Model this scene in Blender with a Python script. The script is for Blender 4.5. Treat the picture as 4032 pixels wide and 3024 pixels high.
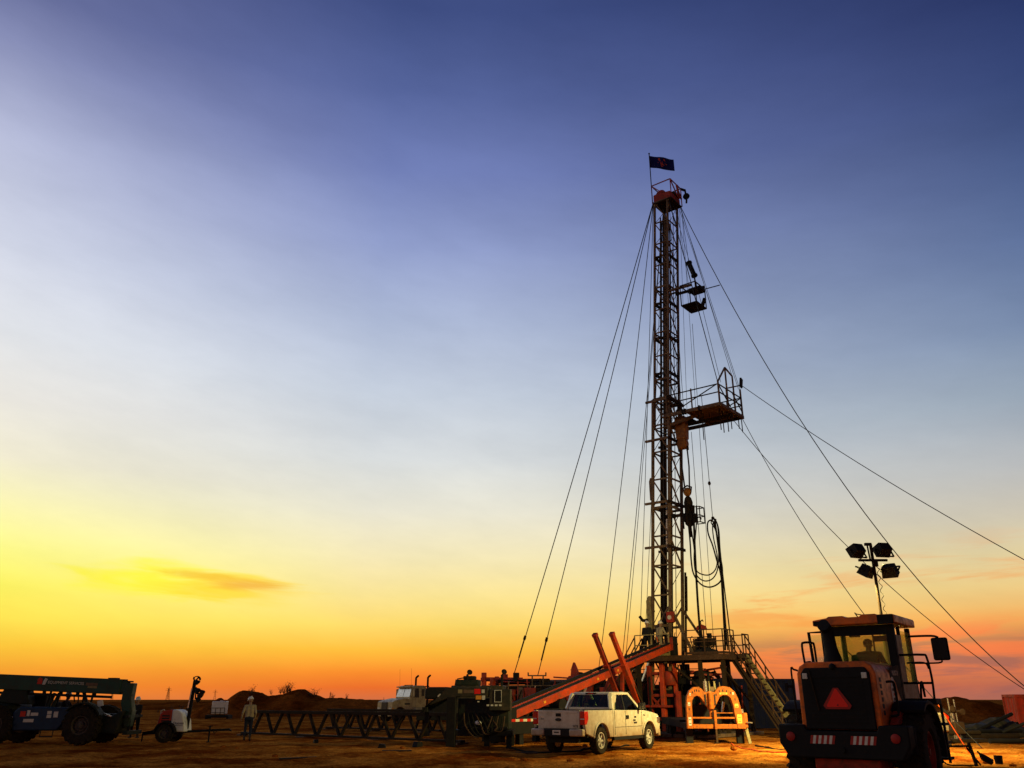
import bpy, bmesh, math, random
from mathutils import Vector, Matrix, noise
R = math.radians
random.seed(7)
S = bpy.context.scene
for o in list(bpy.data.objects): bpy.data.objects.remove(o)
COL = S.collection

# ------------------------------------------------------------------ camera
FPX, HC = 3261.0, 1.7                       # focal length in photo pixels, eye height
PIT = math.atan2(2754 - 1512, FPX)
cam_d = bpy.data.cameras.new('camera'); cam = bpy.data.objects.new('camera', cam_d); COL.objects.link(cam)
cam_d.sensor_fit = 'HORIZONTAL'; cam_d.sensor_width = 36.0; cam_d.lens = 36.0 * FPX / 4032
cam_d.clip_start = 0.1; cam_d.clip_end = 9000
cam.location = (0, 0, HC); cam.rotation_euler = (math.pi/2 + PIT, 0, 0)
S.camera = cam
S.render.resolution_x, S.render.resolution_y = 1024, 768

# ------------------------------------------------------------------ colour helpers
def lin(c):
    f = lambda v: v/12.92 if v <= .04045 else ((v+.055)/1.055)**2.4
    return tuple(f(v/255.0) for v in c) + (1.0,)

# ------------------------------------------------------------------ world: dusk sky by elevation and angle from the sunset
SUN_AZ = -45.0                               # degrees, left of the view axis
wd = bpy.data.worlds.new('World'); S.world = wd; wd.use_nodes = True
nt = wd.node_tree; nt.nodes.clear(); N, LK = nt.nodes, nt.links
def nd(t, **k):
    n = N.new(t)
    for a, b in k.items(): setattr(n, a, b)
    return n
def mth(op, a, b=None, c=None, clamp=False):
    n = nd('ShaderNodeMath', operation=op, use_clamp=clamp)
    for i, v in enumerate((a, b, c)):
        if v is None: continue
        if isinstance(v, (int, float)): n.inputs[i].default_value = v
        else: LK.new(v, n.inputs[i])
    return n.outputs[0]
def rng(v, a, b, c=0.0, d=1.0, smooth=True):
    n = nd('ShaderNodeMapRange', interpolation_type='SMOOTHSTEP' if smooth else 'LINEAR'); n.clamp = True
    LK.new(v, n.inputs[0])
    for i, x in enumerate((a, b, c, d)): n.inputs[i+1].default_value = x
    return n.outputs[0]
def mixc(f, a, b, mode='MIX'):
    n = nd('ShaderNodeMix', data_type='RGBA', blend_type=mode)
    if isinstance(f, float): n.inputs[0].default_value = f
    else: LK.new(f, n.inputs[0])
    for s, v in ((6, a), (7, b)):
        if isinstance(v, tuple): n.inputs[s].default_value = v
        else: LK.new(v, n.inputs[s])
    return n.outputs[2]
tc = nd('ShaderNodeTexCoord'); nv = nd('ShaderNodeVectorMath', operation='NORMALIZE'); LK.new(tc.outputs['Generated'], nv.inputs[0])
sp = nd('ShaderNodeSeparateXYZ'); LK.new(nv.outputs[0], sp.inputs[0])
el = mth('MULTIPLY', mth('ARCSINE', sp.outputs[2]), 180/math.pi)
az = mth('MULTIPLY', mth('ARCTAN2', sp.outputs[0], sp.outputs[1]), 180/math.pi)
hz = nd('ShaderNodeVectorMath', operation='MULTIPLY'); LK.new(nv.outputs[0], hz.inputs[0]); hz.inputs[1].default_value = (1, 1, 0)
hn = nd('ShaderNodeVectorMath', operation='NORMALIZE'); LK.new(hz.outputs[0], hn.inputs[0])
dt = nd('ShaderNodeVectorMath', operation='DOT_PRODUCT'); LK.new(hn.outputs[0], dt.inputs[0]); dt.inputs[1].default_value = (math.sin(R(SUN_AZ)), math.cos(R(SUN_AZ)), 0)
dist = mth('MULTIPLY', mth('ARCCOSINE', dt.outputs['Value'], clamp=False), 180/math.pi)
en = rng(el, 0.0, 60.0, 0, 1, smooth=False)
def ramp(stops):
    n = nd('ShaderNodeValToRGB'); e = n.color_ramp.elements; LK.new(en, n.inputs[0])
    stops = sorted(stops)
    for i, (p, c) in enumerate(stops):
        x = e[i] if i < 2 else e.new(p/60)
        g = .3*c[0]+.59*c[1]+.11*c[2]; k = .05 if p > 12 else 0.0; c = tuple(v+(g-v)*k for v in c)      # slightly greyed upper air
        x.position = p/60; x.color = lin(c)
    return n.outputs[0]
SKY_L = [(0, (248,140,45)), (1.2, (251,164,50)), (2.8, (254,202,60)), (4.2, (255,230,76)), (6.2, (255,248,82)), (8.2, (255,253,125)), (10.5, (255,249,170)), (13.5, (249,241,210)), (17, (241,236,226)), (21, (229,231,235)), (26, (209,214,231)), (32, (178,184,214)), (37, (134,141,184)), (40, (104,112,160)), (48, (68,78,130)), (60, (40,44,80))]
SKY_C = [(0, (214,112,66)), (.7, (238,112,44)), (1.6, (250,140,45)), (3, (255,190,62)), (4.6, (255,219,108)), (6.5, (254,231,150)), (9, (248,235,186)), (12, (235,231,212)), (15.5, (218,222,223)), (20, (198,208,223)), (25, (174,187,217)), (30, (144,158,205)), (35, (113,128,186)), (40, (86,102,160)), (45, (64,80,136)), (60, (36,40,76))]
SKY_R = [(0, (152,102,95)), (.9, (166,104,92)), (1.8, (214,116,84)), (3, (244,136,80)), (4.4, (244,162,92)), (6.2, (236,198,134)), (8, (220,200,156)), (10.2, (194,186,174)), (13, (162,167,176)), (17, (124,145,168)), (21, (82,110,153)), (26, (55,85,138)), (31, (38,64,116)), (36, (30,50,102)), (40, (25,40,90)), (60, (24,30,62))]
SKY_B = [(0, (66,56,68)), (4, (80,66,80)), (9, (78,72,94)), (16, (54,56,76)), (28, (36,41,64)), (42, (27,32,56)), (60, (21,25,48))]
col = mixc(rng(dist, 8, 35, smooth=False), ramp(SKY_L), ramp(SKY_C))
col = mixc(rng(dist, 42, 90, smooth=False), col, ramp(SKY_R))
col = mixc(rng(dist, 95, 160), col, ramp(SKY_B))
# clouds: streaky noise in azimuth / elevation
cv = nd('ShaderNodeCombineXYZ'); LK.new(mth('MULTIPLY', az, .055), cv.inputs[0]); LK.new(mth('MULTIPLY', el, .42), cv.inputs[1])
cn = nd('ShaderNodeTexNoise'); LK.new(cv.outputs[0], cn.inputs['Vector']); cn.inputs['Scale'].default_value = 1.6; cn.inputs['Detail'].default_value = 6; cn.inputs['Roughness'].default_value = .58; cn.inputs['Distortion'].default_value = .5
nz = cn.outputs[0]
east = rng(dist, 50, 64)
low = mth('MULTIPLY', rng(el, 4.6, 2.6), east)
bank = mth('MULTIPLY', rng(nz, .40, .60), low)
col = mixc(mth('MULTIPLY', bank, .72), col, lin((150,96,92)))
hi = mth('MULTIPLY', mth('MULTIPLY', rng(el, 3.0, 4.6), rng(el, 10.5, 6.0)), east)
col = mixc(mth('MULTIPLY', mth('MULTIPLY', rng(nz, .50, .66), hi), .60), col, lin((250,150,70)))
glow = mth('MULTIPLY', mth('MULTIPLY', rng(el, 1.0, 2.6), rng(el, 5.2, 3.4)), mth('MULTIPLY', rng(dist, 44, 66), rng(nz, .58, .44)))
col = mixc(mth('MULTIPLY', glow, .55), col, lin((255,112,72)))
# one small wisp towards the sunset, an ellipse frayed by the same noise
wv = nd('ShaderNodeCombineXYZ'); LK.new(mth('MULTIPLY', az, .16), wv.inputs[0]); LK.new(mth('MULTIPLY', mth('ADD', el, mth('MULTIPLY', az, .05)), 1.1), wv.inputs[1])
wn = nd('ShaderNodeTexNoise'); LK.new(wv.outputs[0], wn.inputs['Vector']); wn.inputs['Scale'].default_value = 1.3; wn.inputs['Detail'].default_value = 5; wn.inputs['Distortion'].default_value = .8
ws = mth('MULTIPLY', mth('SUBTRACT', wn.outputs[0], .5), 1.5)
def ell(a0, e0, ra, re, tilt):
    da = mth('SUBTRACT', az, a0); de = mth('SUBTRACT', mth('ADD', el, mth('MULTIPLY', da, tilt)), e0)
    q = mth('ADD', mth('POWER', mth('ABSOLUTE', mth('DIVIDE', da, ra)), 2.0), mth('POWER', mth('ABSOLUTE', mth('DIVIDE', de, re)), 2.0))
    return rng(mth('ADD', mth('SQRT', q), ws), 1.05, .15)
col = mixc(mth('MULTIPLY', ell(-22.6, 6.95, 6.6, 1.45, .02), .8), col, lin((255,244,44)))
col = mixc(mth('MULTIPLY', ell(-18.8, 6.6, 5.6, 1.1, .03), .75), col, lin((255,214,62)))
col = mixc(mth('MULTIPLY', ell(-17.6, 6.85, 3.0, .40, .03), .62), col, lin((240,164,60)))
col = mixc(mth('MULTIPLY', ell(-20.6, 7.35, 2.8, .34, .03), .55), col, lin((240,180,60)))
hzv = nd('ShaderNodeCombineXYZ'); LK.new(mth('MULTIPLY', az, .02), hzv.inputs[0]); LK.new(mth('MULTIPLY', mth('ADD', el, mth('MULTIPLY', az, .12)), .06), hzv.inputs[1])
hzn = nd('ShaderNodeTexNoise'); LK.new(hzv.outputs[0], hzn.inputs['Vector']); hzn.inputs['Scale'].default_value = 2.2; hzn.inputs['Detail'].default_value = 7; hzn.inputs['Roughness'].default_value = .62
col = mixc(1.0, col, mixc(rng(hzn.outputs[0], .3, .7, smooth=False), (.90,.905,.915,1.0), (1.09,1.085,1.075,1.0)), 'MULTIPLY')      # uneven thin haze
bg = nd('ShaderNodeBackground'); LK.new(col, bg.inputs[0]); bg.inputs[1].default_value = 1.0
LK.new(bg.outputs[0], nd('ShaderNodeOutputWorld').inputs[0])

# ------------------------------------------------------------------ sun: already down, only a faint broad warm glow
sd = bpy.data.lights.new('sun', 'SUN'); sun = bpy.data.objects.new('sun', sd); COL.objects.link(sun)
sd.energy = 0.12; sd.angle = R(14); sd.color = (1, .62, .3)
d = Vector((math.sin(R(SUN_AZ))*math.cos(R(3)), math.cos(R(SUN_AZ))*math.cos(R(3)), math.sin(R(3))))
sun.rotation_euler = (-d).to_track_quat('-Z', 'Y').to_euler(); sun.location = (-60, 60, 30)

S.view_settings.view_transform = 'Standard'; S.view_settings.look = 'None'
S.view_settings.exposure = 0.0; S.view_settings.gamma = 1.0; S.view_settings.use_curve_mapping = False

FLOOD = 2700.0                                # watts of each lit floodlight on the tower

# ------------------------------------------------------------------ materials
def mat(name, c, rough=.6, metal=0.0, var=.25, scale=3.0, dirt=None, dirt_amt=.35, bump=.0, emit=0.0, spec=.25, bscale=40.):
    m = bpy.data.materials.new(name); m.use_nodes = True
    t = m.node_tree; b = t.nodes['Principled BSDF']
    b.inputs['Roughness'].default_value = rough; b.inputs['Metallic'].default_value = metal
    b.inputs['Specular IOR Level'].default_value = spec
    c4 = tuple(c) + (1.0,)
    tcn = t.nodes.new('ShaderNodeTexCoord'); n1 = t.nodes.new('ShaderNodeTexNoise')
    n1.inputs['Scale'].default_value = scale; n1.inputs['Detail'].default_value = 7; n1.inputs['Roughness'].default_value = .65
    t.links.new(tcn.outputs['Object'], n1.inputs['Vector'])
    rp = t.nodes.new('ShaderNodeValToRGB'); e = rp.color_ramp.elements
    e[0].position, e[1].position = .3, .72
    e[0].color = tuple(v*(1-var) for v in c) + (1,); e[1].color = tuple(min(1, v*(1+var)) for v in c) + (1,)
    t.links.new(n1.outputs[0], rp.inputs[0]); out = rp.outputs[0]
    if dirt:
        n2 = t.nodes.new('ShaderNodeTexNoise'); n2.inputs['Scale'].default_value = scale*2.3; n2.inputs['Detail'].default_value = 9; n2.inputs['Roughness'].default_value = .7
        t.links.new(tcn.outputs['Object'], n2.inputs['Vector'])
        mr = t.nodes.new('ShaderNodeMapRange'); mr.inputs[1].default_value = .62 - dirt_amt*.4; mr.inputs[2].default_value = .75; t.links.new(n2.outputs[0], mr.inputs[0])
        mx = t.nodes.new('ShaderNodeMix'); mx.data_type = 'RGBA'; t.links.new(mr.outputs[0], mx.inputs[0]); t.links.new(out, mx.inputs[6]); mx.inputs[7].default_value = tuple(dirt) + (1,); out = mx.outputs[2]
        ma = t.nodes.new('ShaderNodeMapRange'); ma.inputs[3].default_value = rough; ma.inputs[4].default_value = min(1, rough+.35); t.links.new(mr.outputs[0], ma.inputs[0]); t.links.new(ma.outputs[0], b.inputs['Roughness'])
    t.links.new(out, b.inputs['Base Color'])
    if bump:
        n3 = t.nodes.new('ShaderNodeTexNoise'); n3.inputs['Scale'].default_value = bscale; n3.inputs['Detail'].default_value = 4; t.links.new(tcn.outputs['Object'], n3.inputs['Vector'])
        bp = t.nodes.new('ShaderNodeBump'); bp.inputs['Strength'].default_value = bump; bp.inputs['Distance'].default_value = .02; t.links.new(n3.outputs[0], bp.inputs['Height']); t.links.new(bp.outputs[0], b.inputs['Normal'])
    if emit:
        b.inputs['Emission Color'].default_value = c4; b.inputs['Emission Strength'].default_value = emit
    return m
def glass(name, tint, gloss=.12, dust=0.0, dc=(.5,.5,.4)):
    m = bpy.data.materials.new(name); m.use_nodes = True; t = m.node_tree; t.nodes.clear()
    o = t.nodes.new('ShaderNodeOutputMaterial'); mx = t.nodes.new('ShaderNodeMixShader'); tr = t.nodes.new('ShaderNodeBsdfTransparent'); gl = t.nodes.new('ShaderNodeBsdfGlossy')
    tr.inputs[0].default_value = tuple(tint) + (1,); gl.inputs['Roughness'].default_value = .06; gl.inputs[0].default_value = (.9, .9, .9, 1)
    tn = t.nodes.new('ShaderNodeTexNoise'); tn.inputs['Scale'].default_value = 5; mr = t.nodes.new('ShaderNodeMapRange'); mr.inputs[3].default_value = gloss*.6; mr.inputs[4].default_value = gloss*1.5
    t.links.new(tn.outputs[0], mr.inputs[0]); t.links.new(mr.outputs[0], mx.inputs[0]); t.links.new(tr.outputs[0], mx.inputs[1]); t.links.new(gl.outputs[0], mx.inputs[2]); t.links.new(mx.outputs[0], o.inputs[0])
    if dust:
        m2 = t.nodes.new('ShaderNodeMixShader'); df = t.nodes.new('ShaderNodeBsdfTranslucent'); df.inputs[0].default_value = tuple(dc) + (1,); m2.inputs[0].default_value = dust
        t.links.new(mx.outputs[0], m2.inputs[1]); t.links.new(df.outputs[0], m2.inputs[2]); t.links.new(m2.outputs[0], o.inputs[0])
    return m
DUST = (.20, .12, .065)
M = {
 'mast': mat('weathered mast paint', (.175,.115,.056), .65, .0, .35, 2.0, (.06,.028,.012), .5, spec=.3),
 'steel': mat('dark steel', (.026,.018,.011), .75, 0, .35, 4, (.055,.026,.010), .4, spec=.08),
 'black': mat('black paint', (.010,.009,.008), .75, 0, .3, 4, (.03,.02,.012), .25, spec=.2),
 'rubber': mat('black hose rubber', (.012,.010,.008), .8, 0, .3, 6, spec=.08),
 'cable': mat('wire rope', (.035,.032,.03), .5, .6, .3, 8),
 'red': mat('red oxide rig paint', (.36,.030,.007), .5, 0, .35, 1.6, (.10,.04,.02), .45, bump=.15),
 'redorange': mat('orange red beam paint', (.50,.046,.007), .45, 0, .3, 1.6, (.16,.06,.03), .4, bump=.15),
 'orange': mat('bright orange trailer paint', (.50,.125,.004), .5, 0, .28, 3.5, (.16,.06,.02), .5, bump=.12),
 'loader': mat('loader orange paint', (.80,.150,.010), .42, 0, .25, 2, (.16,.08,.035), .45, bump=.1),
 'loaderred': mat('loader red brown frame', (.34,.028,.010), .6, 0, .35, 3, (.06,.03,.015), .4, bump=.2),
 'cabgrey': mat('cab grey panel', (.20,.17,.12), .5, 0, .25, 3, DUST, .4),
 'dkgreen': mat('dark green machine paint', (.009,.016,.009), .65, 0, .35, 2, (.05,.035,.02), .4, bump=.1),
 'olive': mat('olive grey enclosure paint', (.028,.026,.013), .55, 0, .3, 2, (.09,.06,.03), .4),
 'boom': mat('telehandler green boom paint', (.012,.058,.036), .45, 0, .3, 1.5, (.06,.045,.02), .45),
 'blue': mat('deep blue panel paint', (.003,.028,.066), .5, 0, .3, 2, (.03,.03,.03), .35),
 'contblue': mat('dark blue container paint', (.006,.011,.050), .55, 0, .35, 1.2, (.03,.025,.02), .4),
 'contred': mat('red container paint', (.52,.030,.008), .5, 0, .3, 1.3, (.15,.05,.02), .45),
 'white': mat('dusty white truck paint', (.60,.54,.41), .28, 0, .10, 1.5, (.36,.26,.14), .42, spec=.5),
 'whitep': mat('white plastic', (.70,.68,.60), .45, 0, .12, 2, (.3,.22,.14), .2),
 'tan': mat('tan truck paint', (.50,.40,.20), .40, 0, .12, 1.5, DUST, .4),
 'chrome': mat('bright metal', (.55,.52,.45), .25, .9, .15, 5, (.2,.14,.08), .3),
 'tyre': mat('dusty tyre rubber', (.018,.015,.011), .9, 0, .4, 5, (.06,.036,.016), .45, bump=.4, spec=.1),
 'hub': mat('dark rim paint', (.05,.045,.035), .6, 0, .3, 5, DUST, .4),
 'wood': mat('old timber', (.16,.10,.055), .8, 0, .4, 6, bump=.3),
 'tread': mat('rusty stair tread', (.075,.040,.018), .7, .2, .4, 5, (.05,.02,.01), .5, bump=.2),
 'stair': mat('ochre stair channel paint', (.30,.24,.10), .55, 0, .3, 2, (.12,.07,.03), .45),
 'yellow': mat('hook block yellow', (.36,.14,.012), .45, 0, .3, 3, (.06,.035,.02), .6),
 'darktread': mat('dark stair tread', (.034,.018,.009), .75, 0, .35, 5, (.02,.01,.005), .4, spec=.2),
 'rim': mat('silver wheel paint', (.50,.46,.38), .35, 0, .15, 6, (.2,.13,.07), .3),
 'lampred': mat('red lamp lens', (.60,.02,.010), .25, 0, .15, 8),
 'sign_red': mat('red reflective sign', (.95,.018,.008), .45, 0, .08, 6, emit=.0),
 'sign_redrim': mat('dark red sign rim', (.35,.02,.012), .5, 0, .12, 6),
 'paper': mat('pale label', (.62,.58,.46), .5, 0, .15, 20),
 'ylabel': mat('yellow label', (.80,.55,.08), .5, 0, .15, 20),
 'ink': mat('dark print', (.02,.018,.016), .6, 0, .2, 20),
 'lampglow': mat('lit lamp glass', (1,.78,.42), .4, 0, .02, 5, emit=6.0),
 'amber': mat('amber lens', (.75,.30,.03), .3, 0, .1, 10),
 'flag': mat('navy flag cloth', (.006,.010,.10), .9, 0, .3, 6),
 'flagred': mat('red flag emblem', (.60,.09,.03), .9, 0, .3, 9),
 'skin': mat('skin', (.30,.17,.11), .6, 0, .1, 12),
 'khaki': mat('khaki work shirt', (.28,.22,.13), .9, 0, .25, 9, bump=.3),
 'tanshirt': mat('tan work jacket', (.34,.27,.16), .9, 0, .25, 9, bump=.3),
 'denim': mat('dark denim', (.014,.018,.035), .9, 0, .3, 9, bump=.3),
 'darkcloth': mat('dark coverall cloth', (.016,.014,.014), .9, 0, .3, 9, bump=.3),
 'boot': mat('brown boot leather', (.04,.022,.012), .7, 0, .3, 10),
 'hat': mat('white hard hat', (.72,.68,.60), .35, 0, .06, 10),
 'hair': mat('dark hair', (.012,.009,.007), .8, 0, .2, 30),
 'seat': mat('dark seat cloth', (.03,.032,.028), .9, 0, .2, 10),
 'orangeweb': mat('orange strap', (.75,.10,.015), .6, 0, .2, 9),
}
def dusty(m, z0, z1, c):
    t = m.node_tree; b = t.nodes['Principled BSDF']; src = b.inputs['Base Color'].links[0].from_socket
    tcn = t.nodes.new('ShaderNodeTexCoord'); sx = t.nodes.new('ShaderNodeSeparateXYZ'); t.links.new(tcn.outputs['Object'], sx.inputs[0])
    n = t.nodes.new('ShaderNodeTexNoise'); n.inputs['Scale'].default_value = 4; n.inputs['Detail'].default_value = 8; n.inputs['Roughness'].default_value = .7; t.links.new(tcn.outputs['Object'], n.inputs['Vector'])
    a = t.nodes.new('ShaderNodeMath'); a.operation = 'MULTIPLY_ADD'; t.links.new(n.outputs[0], a.inputs[0]); a.inputs[1].default_value = -.9; t.links.new(sx.outputs[2], a.inputs[2])
    r = t.nodes.new('ShaderNodeMapRange'); t.links.new(a.outputs[0], r.inputs[0]); r.inputs[1].default_value = z1-.45; r.inputs[2].default_value = z0-.45
    mx = t.nodes.new('ShaderNodeMix'); mx.data_type = 'RGBA'; t.links.new(r.outputs[0], mx.inputs[0]); t.links.new(src, mx.inputs[6]); mx.inputs[7].default_value = c + (1,); t.links.new(mx.outputs[2], b.inputs['Base Color'])
dusty(M['white'], .35, 1.05, (.24,.14,.065))
GL_TRUCK = glass('tinted truck glass', (.24,.32,.22), .022)
GL_CAB = glass('dusty cab glass', (.84,.90,.66), .02, .13, (.75,.80,.42))
# ------------------------------------------------------------------ mesh builder
V = Vector
class MB:
    def __init__(s): s.v = []; s.f = []; s.m = []
    def add(s, vs, fs, mi=0):
        b = len(s.v); s.v += [V(p) for p in vs]; s.f += [tuple(b+i for i in f) for f in fs]; s.m += [mi]*len(fs); return s
    def box(s, c, d, rot=None, mi=0):
        c = V(c); h = V(d)/2; pts = []
        for z in (-1, 1):
            for x, y in ((-1,-1),(1,-1),(1,1),(-1,1)):
                p = V((x*h.x, y*h.y, z*h.z)); pts.append(c + (rot @ p if rot else p))
        return s.add(pts, [(3,2,1,0),(4,5,6,7),(0,1,5,4),(1,2,6,5),(2,3,7,6),(3,0,4,7)], mi)
    def span(s, x0, x1, y0, y1, z0, z1, mi=0):
        return s.box(((x0+x1)/2,(y0+y1)/2,(z0+z1)/2), (abs(x1-x0),abs(y1-y0),abs(z1-z0)), None, mi)
    def bar(s, p, q, w=.1, h=None, up=(0,0,1), mi=0):
        p, q = V(p), V(q); h = w if h is None else h
        d = (q-p).normalized(); u = V(up)
        if abs(d.dot(u)) > .97: u = V((1,0,0)) if abs(d.x) < .9 else V((0,1,0))
        a = d.cross(u).normalized(); b = a.cross(d).normalized(); pts = []
        for e in (p, q):
            for i, j in ((-1,-1),(1,-1),(1,1),(-1,1)): pts.append(e + a*(i*w/2) + b*(j*h/2))
        return s.add(pts, [(3,2,1,0),(4,5,6,7),(0,1,5,4),(1,2,6,5),(2,3,7,6),(3,0,4,7)], mi)
    def tube(s, pts, r=.03, n=8, mi=0, radii=None):
        pts = [V(p) for p in pts]; m = len(pts); ring = []; prev = None
        for i, p in enumerate(pts):
            d = (pts[min(i+1, m-1)] - pts[max(i-1, 0)]).normalized()
            if prev is None:
                u = V((0,0,1)) if abs(d.z) < .9 else V((1,0,0)); a = d.cross(u).normalized()
            else:
                a = (prev - d*prev.dot(d)).normalized()
            prev = a; b = d.cross(a); rr = radii[i] if radii else r
            ring.append([p + (a*math.cos(2*math.pi*k/n) + b*math.sin(2*math.pi*k/n))*rr for k in range(n)])
        vs = [p for q in ring for p in q]; fs = []
        for i in range(m-1):
            for k in range(n):
                fs.append((i*n+k, i*n+(k+1)%n, (i+1)*n+(k+1)%n, (i+1)*n+k))
        fs.append(tuple(reversed(range(n)))); fs.append(tuple((m-1)*n+k for k in range(n)))
        return s.add(vs, fs, mi)
    def cyl(s, p, q, r, r2=None, n=12, mi=0):
        return s.tube([p, q], r, n, mi, [r, r if r2 is None else r2])
    def prism(s, poly, a, b, axis='x', mi=0):
        """poly: 2-D points; extruded from a to b along axis (x: (y,z), y: (x,z), z: (x,y))"""
        n = len(poly); mk = {'x': lambda t, p: (t, p[0], p[1]), 'y': lambda t, p: (p[0], t, p[1]), 'z': lambda t, p: (p[0], p[1], t)}[axis]
        vs = [mk(a, p) for p in poly] + [mk(b, p) for p in poly]
        fs = [tuple(range(n)), tuple(reversed(range(n, 2*n)))] + [(i, i+n, (i+1)%n+n, (i+1)%n) for i in range(n)]
        return s.add(vs, fs, mi)
    def lathe(s, prof, c, axis=(1,0,0), n=24, mi=0, caps=True):
        """prof: (along, radius) pairs, closed at both ends when radius 0"""
        c = V(c); ax = V(axis).normalized(); u = V((0,0,1)) if abs(ax.z) < .9 else V((1,0,0)); a = ax.cross(u).normalized(); b = ax.cross(a); vs = []; fs = []
        for t, r in prof:
            for k in range(n): vs.append(c + ax*t + (a*math.cos(2*math.pi*k/n) + b*math.sin(2*math.pi*k/n))*r)
        for i in range(len(prof)-1):
            for k in range(n): fs.append((i*n+k, i*n+(k+1)%n, (i+1)*n+(k+1)%n, (i+1)*n+k))
        if caps: fs.append(tuple(reversed(range(n)))); fs.append(tuple((len(prof)-1)*n+k for k in range(n)))
        return s.add(vs, fs, mi)
    def ball(s, c, r, n=10, sc=(1,1,1), mi=0):
        c = V(c); vs = [c + V((0,0,-r*sc[2]))]; rows = n//2
        for i in range(1, rows):
            t = math.pi*i/rows
            for k in range(n): vs.append(c + V((r*sc[0]*math.sin(t)*math.cos(2*math.pi*k/n), r*sc[1]*math.sin(t)*math.sin(2*math.pi*k/n), -r*sc[2]*math.cos(t))))
        vs.append(c + V((0,0,r*sc[2]))); fs = []
        for k in range(n): fs.append((0, 1+(k+1)%n, 1+k))
        for i in range(rows-2):
            for k in range(n): fs.append((1+i*n+k, 1+i*n+(k+1)%n, 1+(i+1)*n+(k+1)%n, 1+(i+1)*n+k))
        L = len(vs)-1; o = 1+(rows-2)*n
        for k in range(n): fs.append((o+k, o+(k+1)%n, L))
        return s.add(vs, fs, mi)
    def hull8(s, lo, hi, mi=0):
        """lo, hi: four corner points each (bottom ring, top ring)"""
        return s.add(list(lo)+list(hi), [(3,2,1,0),(4,5,6,7),(0,1,5,4),(1,2,6,5),(2,3,7,6),(3,0,4,7)], mi)
    def mesh(s, name, mats, smooth=False, fix=True):
        me = bpy.data.meshes.new(name); me.from_pydata([tuple(p) for p in s.v], [], s.f)
        for m in (mats if isinstance(mats, (list, tuple)) else [mats]): me.materials.append(m)
        if len(me.materials) > 1: me.polygons.foreach_set('material_index', s.m)
        if fix:
            bm = bmesh.new(); bm.from_mesh(me); bmesh.ops.recalc_face_normals(bm, faces=bm.faces); bm.to_mesh(me); bm.free()
        if smooth is True: me.polygons.foreach_set('use_smooth', [True]*len(me.polygons))
        elif smooth: me.polygons.foreach_set('use_smooth', [True]*len(me.polygons)); me.set_sharp_from_angle(angle=R(smooth))
        me.update(); return me
    def build(s, name, mats, parent=None, smooth=False, bevel=0, loc=None, seg=2):
        o = bpy.data.objects.new(name, s.mesh(name, mats, smooth)); COL.objects.link(o); o.parent = parent
        if loc: o.location = loc
        if bevel:
            b = o.modifiers.new('bevel', 'BEVEL'); b.width = bevel; b.segments = seg; b.limit_method = 'ANGLE'; b.angle_limit = R(40)
            o.data.polygons.foreach_set('use_smooth', [True]*len(o.data.polygons)); o.data.set_sharp_from_angle(angle=R(50))
        return o
def thing(name, label, cat, loc=(0,0,0), rz=0.0, group=None):
    o = bpy.data.objects.new(name, None); COL.objects.link(o); o.empty_display_size = .2
    o.location = loc; o.rotation_euler = (0, 0, rz); o['label'] = label; o['category'] = cat
    if group: o['group'] = group
    return o
def tag(o, label, cat, group=None):
    o['label'] = label; o['category'] = cat
    if group: o['group'] = group
    return o
def part(name, me, parent, loc=(0,0,0), rot=(0,0,0), sc=None):
    o = bpy.data.objects.new(name, me); COL.objects.link(o); o.parent = parent; o.location = loc; o.rotation_euler = rot
    if sc: o.scale = sc
    return o
def shifted(mb, off):
    o = V(off)
    for i, p in enumerate(mb.v): mb.v[i] = p - o
    return mb
def tag_mesh(name, mb, m, label, cat, base, group=None, smooth=False, bevel=0):
    """a one-mesh thing whose origin sits at base (world)"""
    o = shifted(mb, base).build(name, m, None, smooth, bevel); o.location = base
    return tag(o, label, cat, group)
def copy_tree(o, parent=None):
    c = o.copy(); COL.objects.link(c); c.parent = parent
    for ch in o.children: copy_tree(ch, c)
    return c
def text(s, size, m, parent, loc, rot, name='lettering', ext=.002, align='CENTER'):
    cu = bpy.data.curves.new('t', 'FONT'); cu.body = s; cu.size = size; cu.extrude = ext; cu.align_x = align; cu.align_y = 'CENTER'
    t = bpy.data.objects.new('t', cu); COL.objects.link(t)
    me = bpy.data.meshes.new_from_object(t.evaluated_get(bpy.context.evaluated_depsgraph_get())); bpy.data.objects.remove(t)
    me.materials.clear(); me.materials.append(m)
    o = part(name, me, parent, loc, rot); return o
def arc(cx, cy, r, a0, a1, n): return [(cx + r*math.cos(R(a0+(a1-a0)*i/n)), cy + r*math.sin(R(a0+(a1-a0)*i/n))) for i in range(n+1)]
def bez(p0, p1, p2, p3, n=16):
    p0, p1, p2, p3 = map(V, (p0, p1, p2, p3)); return [p0*(1-t)**3 + p1*3*t*(1-t)**2 + p2*3*t*t*(1-t) + p3*t**3 for t in [i/n for i in range(n+1)]]
def spline(pts, n=8):
    pts = [V(p) for p in pts]; out = []; L = len(pts)
    for i in range(L-1):
        a, b, c, d = pts[max(i-1,0)], pts[i], pts[i+1], pts[min(i+2,L-1)]
        for k in range(n):
            t = k/n; out.append(.5*((2*b) + (c-a)*t + (2*a-5*b+4*c-d)*t*t + (3*b-a-3*c+d)*t**3))
    return out + [pts[-1]]
CP_, SP_ = math.cos(PIT), math.sin(PIT)
def at(u, v, Y):
    """world point at depth Y behind photo pixel (u, v): used to survey where things stand"""
    a, b = (u-2016)/FPX, (1512-v)/FPX; y = CP_ - b*SP_; z = SP_ + b*CP_; k = Y/y
    return V((a*k, Y, HC + z*k))

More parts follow.
